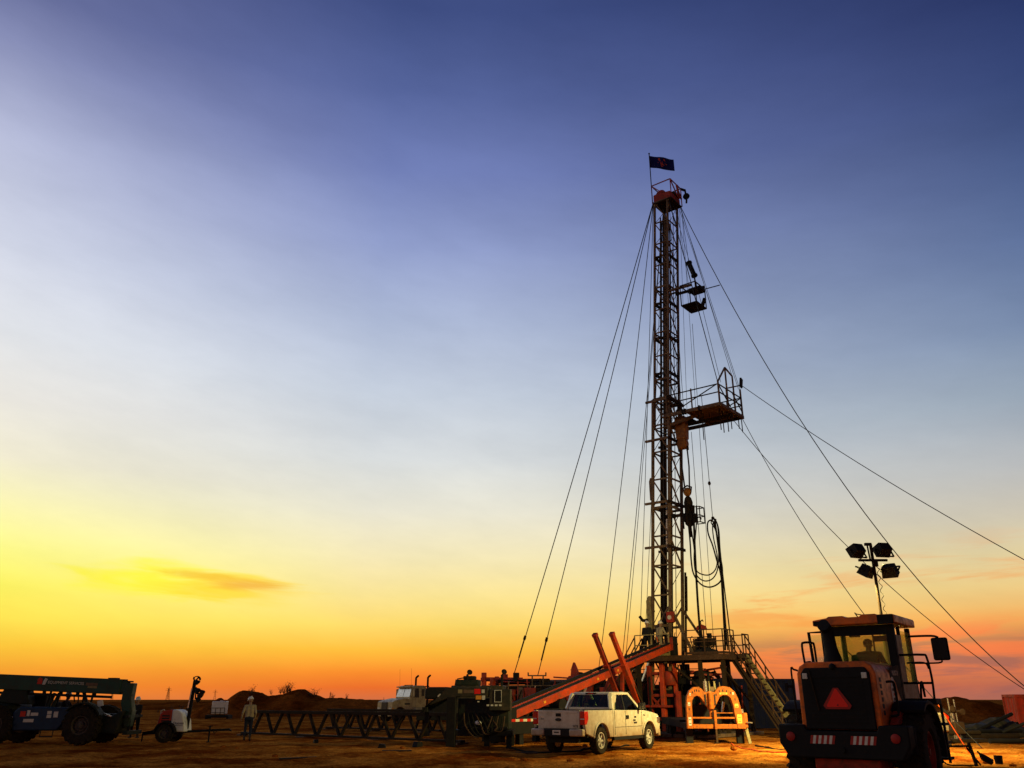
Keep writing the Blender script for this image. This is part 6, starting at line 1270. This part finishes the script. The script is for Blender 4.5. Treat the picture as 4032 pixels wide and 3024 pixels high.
for (x0,x1,z0,z1,mm) in ((.02,.26,1.90,2.08,'sign_red'),(.30,.42,1.93,2.06,'paper'),(.08,.30,1.70,1.84,'amber'),(.32,.44,1.69,1.84,'paper'),(-.62,-.45,1.92,2.06,'stair'),(-.40,.0,1.93,2.05,'wood'),(.14,.22,1.60,1.64,'paper')): MB().span(x0,x1,-.356,-.351,z0,z1).build('sticker', M[mm], pu)
MB().box((-1.35,-.356,1.85),(.14,.006,.05),Matrix.Rotation(-.75,3,'Y')).build('sticker', M['paper'], pu)
for k in range(4): MB().span(.50+k*.16,.60+k*.16,-.366,-.360,1.46,1.52).build('sticker', M['paper'], pu)
for k in range(7): MB().tube(spline([(-.4+.15*k,-.1,1.2),(-.3+.2*k,-.35,.75-.05*(k%3)),(.1+.12*k,-.4,.35+.04*k),(.5+.1*k,-.35,.6),(.7+.08*k,-.2,1.1)], 5), .028, 6).build('hydraulic_hose', M['rubber'] if k % 3 else M['tread'], pu, 40)
for (x, y) in ((-.9,.6),(1.35,-.15),(1.35,1.3),(.5,-.1)): MB().span(x-.10,x+.10,y-.10,y+.10,0,.41).build('skid_leg', M['black'], pu)
MB().cyl((.3,.4,.9),(.3,.4,1.0),.2).build('pump', M['black'], pu, 40); MB().span(-.45,1.3,-.34,-.06,.62,.72).build('pump_tray', M['black'], pu)
tag_mesh('folded_tarp', MB().ball((-1.3,34.3,.86), .12, 10, (1.2,.8,.7)), M['whitep'], 'small crumpled white rag on the hose tray of the dark power unit', 'rag', V((-1.3,34.3,.76)), None, True)

# ------------------------------------------------------------------ pump trailer behind it
pt = thing('pump_trailer', 'dark olive pump trailer with engine, round tank and two upright stacks, behind the power unit', 'trailer', (-2.3, 44.5, 0), R(-6))
MB().span(-2.3,2.1,-1.0,1.0,.85,1.15).build('frame', M['black'], pt, bevel=.02)
MB().prism([(-1.95,1.95),(-1.95,2.45),(-1.85,2.62),(-.75,2.62),(-.70,1.95)], -.9, .6, 'y').build('tank', M['black'], pt, bevel=.12, seg=3)
MB().prism([(-2.1,1.15),(-1.2,2.0),(-.6,2.0),(-.6,1.15)], -.7, .6, 'y').build('tank_cradle', M['black'], pt, bevel=.02)
MB().span(-.65,.75,-.8,.7,1.15,2.70).build('engine', M['olive'], pt, bevel=.06); MB().span(-.45,.68,-.6,.5,2.70,3.02).build('radiator_top', M['dkgreen'], pt, bevel=.05)
MB().prism([(-.55,2.70),(-.4,2.70),(-.4,2.98),(-.5,3.05)], -.4, .3, 'y').build('air_cleaner', M['olive'], pt, bevel=.03); MB().bar((-.4,-.5,3.05),(.35,-.5,3.2),.06).build('pipe_brace', M['black'], pt); MB().span(-.1,.5,-.5,.1,3.02,3.22).build('valve_cover', M['black'], pt, bevel=.05)
MB().span(.85,1.95,-.85,.75,1.15,2.70).build('enclosure', M['olive'], pt, bevel=.04); MB().span(1.96,2.06,-.6,.5,1.5,2.5).build('louvre_panel', M['dkgreen'], pt)
for (x, z0, z1, zb) in ((.12,3.0,3.30,3.42),(1.86,2.70,3.28,3.44)):
    MB().cyl((x,-.5,z0),(x,-.5,z1),.06).build('stack', M['black'], pt, 40); MB().lathe([(-.03,.10),(0,.15),(.03,.10)], (x+.12,-.55,zb), (.5,-.8,.2), 16).build('rain_cap', M['black'], pt, 40); MB().bar((x,-.5,z1-.02),(x+.12,-.55,zb),.05).build('cap_arm', M['black'], pt)
pt.scale = (1,1,.87)
for y in (-.9,.9):
    for x in (.6,1.7):
        w = add_wheel(pt, wt, (x,y,.40), 1); w.rotation_euler = (0,0,R(-90) if y < 0 else R(90))
for x in (-2.0,): MB().span(x-.1,x+.1,-.5,.5,0,.86).build('landing_leg', M['black'], pt)

# ------------------------------------------------------------------ containers
def container(label, loc, rz, L, Wd, Hh, m, name='shipping_container', rib=.28):
    o = thing(name, label, 'container', loc, rz)
    MB().span(.06,L-.06,.06,Wd-.06,.14,Hh-.06).build('shell', M[m], o)
    for z0, z1 in ((.0,.16),(Hh-.14,Hh)):
        MB().span(0,L,0,.07,z0,z1).build('frame_rail', M[m], o); MB().span(0,L,Wd-.07,Wd,z0,z1).build('frame_rail', M[m], o); MB().span(0,.07,.07,Wd-.07,z0,z1).build('frame_rail', M[m], o); MB().span(L-.07,L,.07,Wd-.07,z0,z1).build('frame_rail', M[m], o)
    for x in (0, L-.1):
        for y in (0, Wd-.1): MB().span(x-.004,x+.104,y-.004,y+.104,.16,Hh-.14).build('corner_post', M[m], o)
    n = int((L-.3)/rib)
    for i in range(n): x = .15+(L-.3)*(i+.5)/n; MB().prism([(x-.09,.06),(x-.05,.025),(x+.05,.025),(x+.09,.06)], .17, Hh-.15, 'z').build('corrugation', M[m], o)
    n = int((Wd-.3)/rib)
    for i in range(n): y = .15+(Wd-.3)*(i+.5)/n; MB().prism([(.06,y-.09),(.025,y-.05),(.025,y+.05),(.06,y+.09)], .17, Hh-.15, 'z').build('corrugation', M[m], o)
    return o
container('dark blue corrugated container behind the ochre staircase', (12.3, 56.0, 0), R(9), 6.06, 2.44, 2.95, 'contblue')
tool = container('red steel tool house with a small pale notice, standing at the edge of the pad', (26.45, 46.6, 0), R(-14), 5.0, 2.3, 1.95, 'contred', 'tool_house', .42)
nb = MB().span(.42,.86,.008,.02,1.25,1.56).build('notice_plate', M['paper'], tool)
for k in range(3): MB().span(.45,.83,.004,.0075,1.29+k*.085,1.305+k*.085).build('notice_line', M['ink'], nb)
for k in range(2): MB().span(.56+k*.14,.575+k*.14,.003,.0072,1.26,1.55).build('notice_line', M['ink'], nb)
MB().tube([(1.75,.6,1.95),(1.75,.6,2.17),(2.6,.6,2.17),(2.6,.6,1.95)], .02, 6).build('roof_rail', M['steel'], tool)

# long dark mud tank behind the rig
mt_ = thing('mud_tank', 'long dark steel mud tank with railed top standing behind the rig floor', 'tank', (3.6, 55.5, 0), R(-14))
MB().span(0,8.6,0,2.2,.35,2.55).build('tank_shell', M['steel'], mt_, bevel=.03); MB().span(-.1,8.7,-.1,2.3,.12,.35).build('skid', M['black'], mt_)
for i in range(13): MB().span(.25+i*.67,.37+i*.67,-.06,-.001,.36,2.5).build('stiffener', M['red'] if i % 5 == 2 else M['steel'], mt_)
for i in range(8): MB().bar((.2+i*1.17,.05,2.55),(.2+i*1.17,.05,3.45),.05).build('rail_post', M['tread'], mt_)
for z in (3.0,3.45): MB().bar((.1,.05,z),(8.5,.05,z),.045).build('rail', M['tread'], mt_)
for (x, w, h) in ((1.2,.9,.5),(3.6,1.4,.7),(6.4,1.0,.55)): MB().span(x,x+w,.6,1.7,2.55,2.55+h).build('agitator', M['black'], mt_, bevel=.04)
for i in range(3): MB().cyl((5.0+i*.9,.3,2.55),(5.0+i*.9,.3,3.1),.16).build('degasser', M['black'], mt_, 40)
# accumulator rack right behind the wellhead
ac = thing('accumulator_rack', 'dark rack of upright pressure bottles behind the blowout preventer', 'rack', rw(1.2, 2.5, 0), RA)
for i in range(8): MB().lathe([(0,.05),(.03,.15),(1.35,.15),(1.5,.06),(1.6,.05)], (-1.3+i*.36,0,.55), (0,0,1), 14).build('bottle', M['black'], ac, 40)
MB().span(-1.6,1.6,-.35,.5,.15,.55).build('skid', M['steel'], ac); MB().span(-1.6,1.5,.2,.5,.55,2.1).build('back_panel', M['black'], ac)
for z in (1.0,1.6): MB().bar((-1.55,-.18,z),(1.5,-.18,z),.06).build('clamp_bar', M['red'], ac)

# ------------------------------------------------------------------ white tote on a flat rack by the mounds
to = thing('water_tote', 'white plastic tote tank on a dark skid in front of the dirt mounds', 'tank', (-27.6, 84.0, 0), 0)
MB().span(-.62,.62,-.5,.5,.42,1.55).build('tank', M['whitep'], to, bevel=.06); MB().lathe([(0,.12),(.06,.12)], (.1,0,1.55), (0,0,1), 16).build('cap', M['whitep'], to)
for x in (-.66,-.2,.25,.66): MB().bar((x,-.54,.32),(x,-.54,.98),.04).build('cage_bar', M['steel'], to)
for z in (.55,.95): MB().bar((-.68,-.54,z),(.68,-.54,z),.04).build('cage_bar', M['steel'], to)
MB().span(-1.1,1.1,-.6,.6,.12,.34).build('skid', M['black'], to); MB().span(-1.1,-.9,-.6,.6,0,.12).build('skid_foot', M['black'], to); MB().span(.9,1.1,-.6,.6,0,.12).build('skid_foot', M['black'], to)

# ------------------------------------------------------------------ small things on the right: stand, bucket, boot, rope with pennant, manifold, scrap pipe
ps = thing('pipe_stand', 'low dark pipe stand with a grey hose, between the loader and an upturned bucket', 'stand', (12.55, 24.85, 0), R(4))
MB().bar((-1.05,.1,.49),(.02,0,.50),.055).build('top_bar', M['steel'], ps); MB().bar((.03,0,.58),(.12,-.05,0),.07).build('leg', M['steel'], ps); MB().bar((-1.0,.1,.49),(-1.05,.1,0),.06).build('leg', M['steel'], ps); MB().bar((-.05,0,.46),(.45,.3,0),.035).build('prop', M['steel'], ps)
MB().tube(spline([(-.95,.0,.47),(-.9,-.05,.25),(-.72,-.1,.05),(-.3,-.15,.03),(.0,-.2,.03)], 6), .018, 6).build('hose', M['rubber'], ps, 40)
bkt = MB(); bkt.lathe([(0,.10),(.22,.115),(.22,.10),(.03,.085),(.03,.001)], (0,0,0), (0,0,1), 20)
bk = thing('bucket', 'dark plastic bucket standing on the lit dirt beside the pipe stand', 'bucket', (13.72, 25.6, 0)); bkt.build('pail', M['black'], bk, 40); MB().tube([(.115*math.cos(R(a)),.0,.19-.10*math.sin(R(a))) for a in range(0,181,20)], .006, 5).build('handle', M['steel'], bk)
fx_ = thing('metal_cylinder', 'dark cylinder lying tilted on the dirt by the pipe stand', 'cylinder', (13.22, 25.35, 0), R(20)); MB().tube([(-.14,0,.26),(-.05,0,.18),(.2,0,.07)], .085, 14, 0, [.05,.09,.085]).build('bottle', M['black'], fx_, 40); MB().bar((-.14,0,.26),(-.24,0,.34),.04).build('valve', M['steel'], fx_)
ra0, ra1 = at(3686,2762,30.5), at(3812,2938,30.5); ra1.z = 0.0
cable('anchor_rope', 'orange white anchor rope slanting to the ground with a red pennant on it', 'rope', ra0, ra1, .014, 0, None, 'orangeweb')
pn = ra0.lerp(ra1, .20); pp = MB().add([pn, pn+V((.20,.02,-.16)), pn+V((.19,.05,-.25)), pn+(ra1-ra0)*.07], [(0,1,2,3)]); pn_o = tag_mesh('pennant', pp, M['sign_red'], 'small red pennant tied to the slanting anchor rope', 'pennant', pn); pn_o.modifiers.new('t','SOLIDIFY').thickness = .006
mf = thing('pipe_manifold', 'rusty pipe manifold with upright risers and valves standing behind the loader wheel', 'manifold', (19.0, 38.6, 0), R(10))
for (x, h, r) in ((0,1.75,.035),(.28,1.7,.03),(.10,1.15,.07)): MB().cyl((x,0,0),(x-.03,0,h),r).build('riser', M['chrome'], mf, 40)
MB().cyl((-.5,0,1.18),(.6,0,1.22),.06).build('header', M['tread'], mf, 40); MB().cyl((-.9,0,.35),(1.3,.1,.35),.10).build('header', M['steel'], mf, 40)
for (x, z) in ((-.4,1.2),(.05,1.32),(.5,1.2),(.1,.5),(-.6,.45)): MB().lathe([(-.03,.02),(-.02,.13),(.02,.13),(.03,.02)], (x,-.12,z), (0,1,0), 14).build('valve_wheel', M['tread'], mf, 40)
MB().box((.2,0,.55),(.5,.4,.5)).build('choke_body', M['tread'], mf, bevel=.05); MB().span(-1.0,1.4,-.4,.4,0,.12).build('skid', M['steel'], mf)
tp_ = thing('hose_reel', 'tan covered hose reel on legs, next to the loader wheel', 'reel', (16.1, 34.0, 0), R(25))
MB().prism([(-.35,.55),(-.36,.9),(-.22,1.18),(.05,1.24),(.28,1.1),(.36,.8),(.34,.55)], -.3, .3, 'y').build('cover', M['khaki'], tp_, bevel=.06, seg=3)
for x in (-.3,.3):
    for y in (-.25,.25): MB().bar((x,y,.0),(x*.9,y*.9,.56),.06).build('leg', M['steel'], tp_)
MB().lathe([(-.2,.24),(-.17,.24),(-.15,.12),(.15,.12),(.17,.24),(.2,.24)], (0,0,.34), (0,1,0), 18).build('reel', M['tread'], tp_, 40)
tag_mesh('traffic_cone', MB().lathe([(0,.14),(.03,.14),(.03,.10),(.42,.03)], (15.75,33.4,0), (0,0,1), 14), M['orangeweb'], 'small orange traffic cone beside the tan hose reel', 'cone', V((15.75,33.4,0)), None, 40)
PG = 'scrap pipes lying by the red tool house'
lbs = ('short dark pipe lying flat across the pad behind the stand', 'long dark pipe lying under the red tool house corner', 'dark pipe leaning up on the scrap heap', 'thick dark pipe lying nearest the manifold skid', 'rusty pipe resting on top of two others', 'thin dark pipe at the back of the scrap heap', 'bent dark pipe end sticking out of the scrap heap')
for i, (p_, q_, r) in enumerate((((19.6,37.0,.10),(22.6,37.6,.10),.10), ((21.4,42.4,.12),(25.2,43.6,.12),.12), ((20.9,41.6,.10),(24.0,42.8,1.05),.08), ((20.2,40.0,.14),(23.0,40.9,.14),.14), ((20.6,40.6,.36),(23.6,41.6,.34),.09), ((21.5,44.0,.55),(25.0,44.2,.6),.07), ((22.4,41.0,.3),(23.6,40.2,.9),.07))):
    tag_mesh('scrap_pipe', MB().tube([p_, tuple((a+b)/2+(0,0,-.01)[k] for k, (a, b) in enumerate(zip(p_, q_))), q_], r, 10), M['steel'] if i % 2 else M['black'], lbs[i], 'pipe', V((p_[0],p_[1],min(p_[2],q_[2])-r)), PG, 40)
hp_ = []
for i, (x, y, sx, sz) in enumerate(((22.2,42.9,1.5,.62),(23.9,43.9,1.3,.85),(21.2,43.4,1.1,.5))):
    mb = MB(); mb.ball((0,0,0), 1, 18, (sx,.8,sz)); mb.v = [V((p_.x*(1+.22*noise.noise(p_*2.1)), p_.y*(1+.2*noise.noise(p_*1.7)), max(-.05, p_.z*(1+.3*noise.noise(p_*2.7))))) for p_ in mb.v]
    o = mb.build('tarp_heap', M['olive'], None, True); o.location = (x, y, 0); tag(o, ['dark crumpled tarp heap between the scrap pipes', 'tallest dark tarp heap against the red tool house', 'low dark tarp heap by the pipe manifold'][i], 'tarp', 'tarp heaps by the tool house')
# timber mats under the rig and clutter by the stairs
for i in range(9):
    p_ = rw(-1.2+.62*i, -2.6, 0); o = MB().span(-.28,.28,-1.7,4.8,.01,.16).build('timber_mat', M['wood'], None, bevel=.015); o.location = p_; o.rotation_euler = (0,0,RA); tag(o, 'worn timber mat laid side by side under the rig floor', 'timber mat', 'timber mats under the rig')
tr_ = thing('tool_tray', 'low ochre tray table of fittings under the staircase', 'table', rw(6.3, 1.6, 0), RA+R(38)); MB().span(-.95,.95,-.3,.3,.82,1.0).build('tray', M['stair'], tr_, bevel=.02)
for x in (-.85,.85):
    for y in (-.25,.25): MB().bar((x,y,0),(x*.9,y,.83),.05).build('leg', M['tread'], tr_)
for k in range(4): MB().cyl((-.6+.32*k,0,1.0),(-.55+.32*k,0,1.13),.07).build('fitting', M['steel'], tr_, 40)
# square of dark plate lying on the lit dirt and timber post by the loader
tag_mesh('dirt_clod', MB().ball((8.0,32.6,.05), .11, 8, (1.2,.9,.8)), MD, 'single dark clod on the lit dirt in front of the orange trailer', 'clod', V((8.0,32.6,0)), None, False)
bp_ = thing('steel_post', 'square dark steel post at the foot of the staircase', 'post', (13.75, 38.0, 0)); MB().span(-.22,.22,-.15,.15,0,2.35).build('post', M['black'], bp_, bevel=.02); MB().span(.22,.75,-.05,.05,1.35,1.7).build('bracket', M['black'], bp_)

# ------------------------------------------------------------------ bushes on the mounds and in the plain, pylons on the horizon
def bush_mesh(seed, n, tall):
    rnd = random.Random(seed); mb = MB(); lf = MB()
    for i in range(n):
        a = rnd.uniform(0,6.28); t = rnd.uniform(.05,.45); h = tall*rnd.uniform(.6,1.0); p = V((0,0,0)); d_ = V((math.cos(a)*t, math.sin(a)*t, 1)); pts = [p]
        for k in range(3): p = p + d_*(h/3) + V((rnd.uniform(-.06,.06), rnd.uniform(-.06,.06), 0))*tall; pts.append(p)
        mb.tube(pts, .02, 4, 0, [.022*tall,.018*tall,.012*tall,.006*tall])
        for k in range(14):
            q = pts[rnd.randint(1,3)] + V((rnd.gauss(0,.13), rnd.gauss(0,.13), rnd.gauss(0,.10)))*tall; s = rnd.uniform(.03,.06)*tall
            e = V((rnd.gauss(0,1),rnd.gauss(0,1),rnd.gauss(0,1))).normalized(); f = e.orthogonal().normalized(); lf.add([q-e*s, q+f*s*.5, q+e*s, q-f*s*.5], [(0,1,2,3)])
    return mb.mesh('stems', M['wood']), lf.mesh('leaves', MLEAF)
MLEAF = mat('dry scrub leaf', (.075,.062,.025), .8, 0, .4, 6)
BMs = [bush_mesh(s, 12, 1.0) for s in range(4)]
def bush(label, loc, sc, k, g):
    o = thing('desert_bush', label, 'bush', loc, k*1.3, g); o.scale = (sc*random.uniform(.8,1.3),)*2 + (sc,)
    part('stems', BMs[k%4][0], o); part('leaves', BMs[k%4][1], o)
BG = 'dry bushes along the dirt mounds'
for i, (u, v, Y, s, lb) in enumerate(((990,2742,101,1.35,'tallest dry bush in the dip between the two mound tops'), (1068,2727,103,.6,'tiny bush where the right mound starts to rise'), (1105,2724,103,.85,'dry bush on the right mound just before its crest'), (1118,2724,103.4,.95,'second dry bush on the right mound just before its crest'), (1131,2722,103,1.1,'tall thin dry bush at the crest of the right mound'), (1142,2720,103,1.15,'tall thin dry bush right on the top of the mound'), (1222,2742,102,1.0,'wide dry bush on the lower right shoulder of the mound'), (1240,2745,102,1.1,'wider dry bush beside the one on the lower shoulder'), (1310,2748,102,.8,'lone bush on the low tail of the mound'), (1365,2749,102,.7,'last lone bush far along the low tail of the mound'))):
    p_ = at(u, v, Y); bush(lb, (p_.x, p_.y, p_.z-.25), s, i, BG)
rnd = random.Random(11)
for i in range(46):
    Y = rnd.uniform(75, 330); x = rnd.uniform(-.62,.30)*Y if i < 38 else rnd.uniform(.4,.62)*Y
    if -42 < x < 0 and 84 < Y < 115: Y += 40
    bush('low dry bush scattered on the far plain', (x, Y, -.05), rnd.uniform(.5,1.1), i, 'low bushes scattered over the plain')
pyl = MB()
for sx in (-1,1):
    for sy in (-1,1): pyl.bar((sx*1.6,sy*1.6,0),(sx*.35,sy*.35,12),.22)
pyl.bar((-.35,0,12),(0,0,14),.2); pyl.bar((.35,0,12),(0,0,14),.2)
for z in (2,4,6,8,10):
    w = 1.6-1.25*z/12; w2 = 1.6-1.25*(z+2)/12
    for sy in (-1,1): pyl.bar((-w,sy*w,z),(w2,sy*w2,z+2),.14); pyl.bar((w,sy*w,z),(-w2,sy*w2,z+2),.14)
pylm = pyl.mesh('tower', M['steel']); arm_ = MB().bar((-3.2,0,10.5),(3.2,0,10.5),.25).bar((-2.4,0,12),(2.4,0,12),.25).mesh('cross_arm', M['steel'])
for i, (u, Y, s) in enumerate(((660,900,1.0),(845,1150,1.0),(232,1000,1.0),(440,1250,1.0),(1300,1300,.9))):
    o = thing('power_pylon', 'tiny lattice power pylon standing on the far horizon', 'pylon', (at(u,2750,Y).x, Y, 0), .3*i, 'pylons along the horizon'); o.scale = (s,)*3
    part('lattice_tower', pylm, o); part('cross_arm', arm_, o)

# ------------------------------------------------------------------ litter on the pad
for i, (x, y, L, w, rz, lb) in enumerate(((-4.1,32.2,1.05,.16,8,'flat dark plank lying on the dirt left of the power unit'), (.5,31.2,.8,.14,-20,'short board lying on the dirt left of the pickup bumper'), (-6.6,28.2,1.3,.12,35,'long thin board lying alone on the open dirt'))):
    o = MB().span(-L/2,L/2,-w/2,w/2,0,.045).build('loose_plank', M['darktread'], None, bevel=.005); o.location = (x,y,gz(x,y)); o.rotation_euler = (0,0,R(rz)); tag(o, lb, 'plank')
for i, (x, y, s_, lb) in enumerate(((-4.9,34.0,.16,'small dark rubber block under the right end of the long truss'), (-3.6,34.4,.2,'second dark rubber block near the power unit leg'), (-8.4,38.6,.15,'small dark block under the middle of the long truss'))):
    o = MB().prism([(-s_,0),(s_,0),(s_*.7,s_*.9),(-s_*.6,s_)], -s_*.6, s_*.6, 'y').build('rubber_block', M['black'], None, bevel=.02); o.location = (x,y,gz(x,y)); o.rotation_euler = (0,0,i); tag(o, lb, 'block')
def floor_hose(pts, r, m, lb):
    w = [V((x, y, gz(x, y)+r*.8)) for x, y in [(p.x, p.y) for p in spline([V((a, b, 0)) for a, b in pts], 10)]]
    tag_mesh('ground_hose', MB().tube(w, r, 7), M[m], lb, 'hose', w[0], None, 40)
floor_hose([(-.2,33.6),(.8,32.0),(2.2,31.9),(3.0,33.5),(4.6,35.5)], .035, 'rubber', 'black hose snaking on the dirt from power unit behind the pickup')
floor_hose([(9.6,35.6),(10.6,33.4),(12.2,32.6),(13.6,33.8),(15.4,33.2),(17.5,35.0)], .03, 'rubber', 'black hose winding over the lit dirt between orange trailer and light tower')
floor_hose([(12.3,29.6),(11.2,30.8),(9.8,31.0),(8.9,33.0),(8.8,36.2)], .022, 'orangeweb', 'orange cable running over the lit dirt from light tower to the orange trailer')
rs = random.Random(5); lst = []
for i in range(26):
    y = rs.uniform(23, 36); x = rs.uniform(-.55,.62)*y; s_ = rs.uniform(.05,.12)
    mb = MB(); mb.ball((0,0,0), s_, 7, (1.2,1,.7)); mb.v = [p_*(1+.35*noise.noise(p_*14+V((i,0,0)))) for p_ in mb.v]
    o = mb.build('stone', MD, None); o.location = (x,y,gz(x,y)+s_*.25); tag(o, 'fist sized stone lying loose on the dirt pad', 'stone', 'loose stones on the pad')
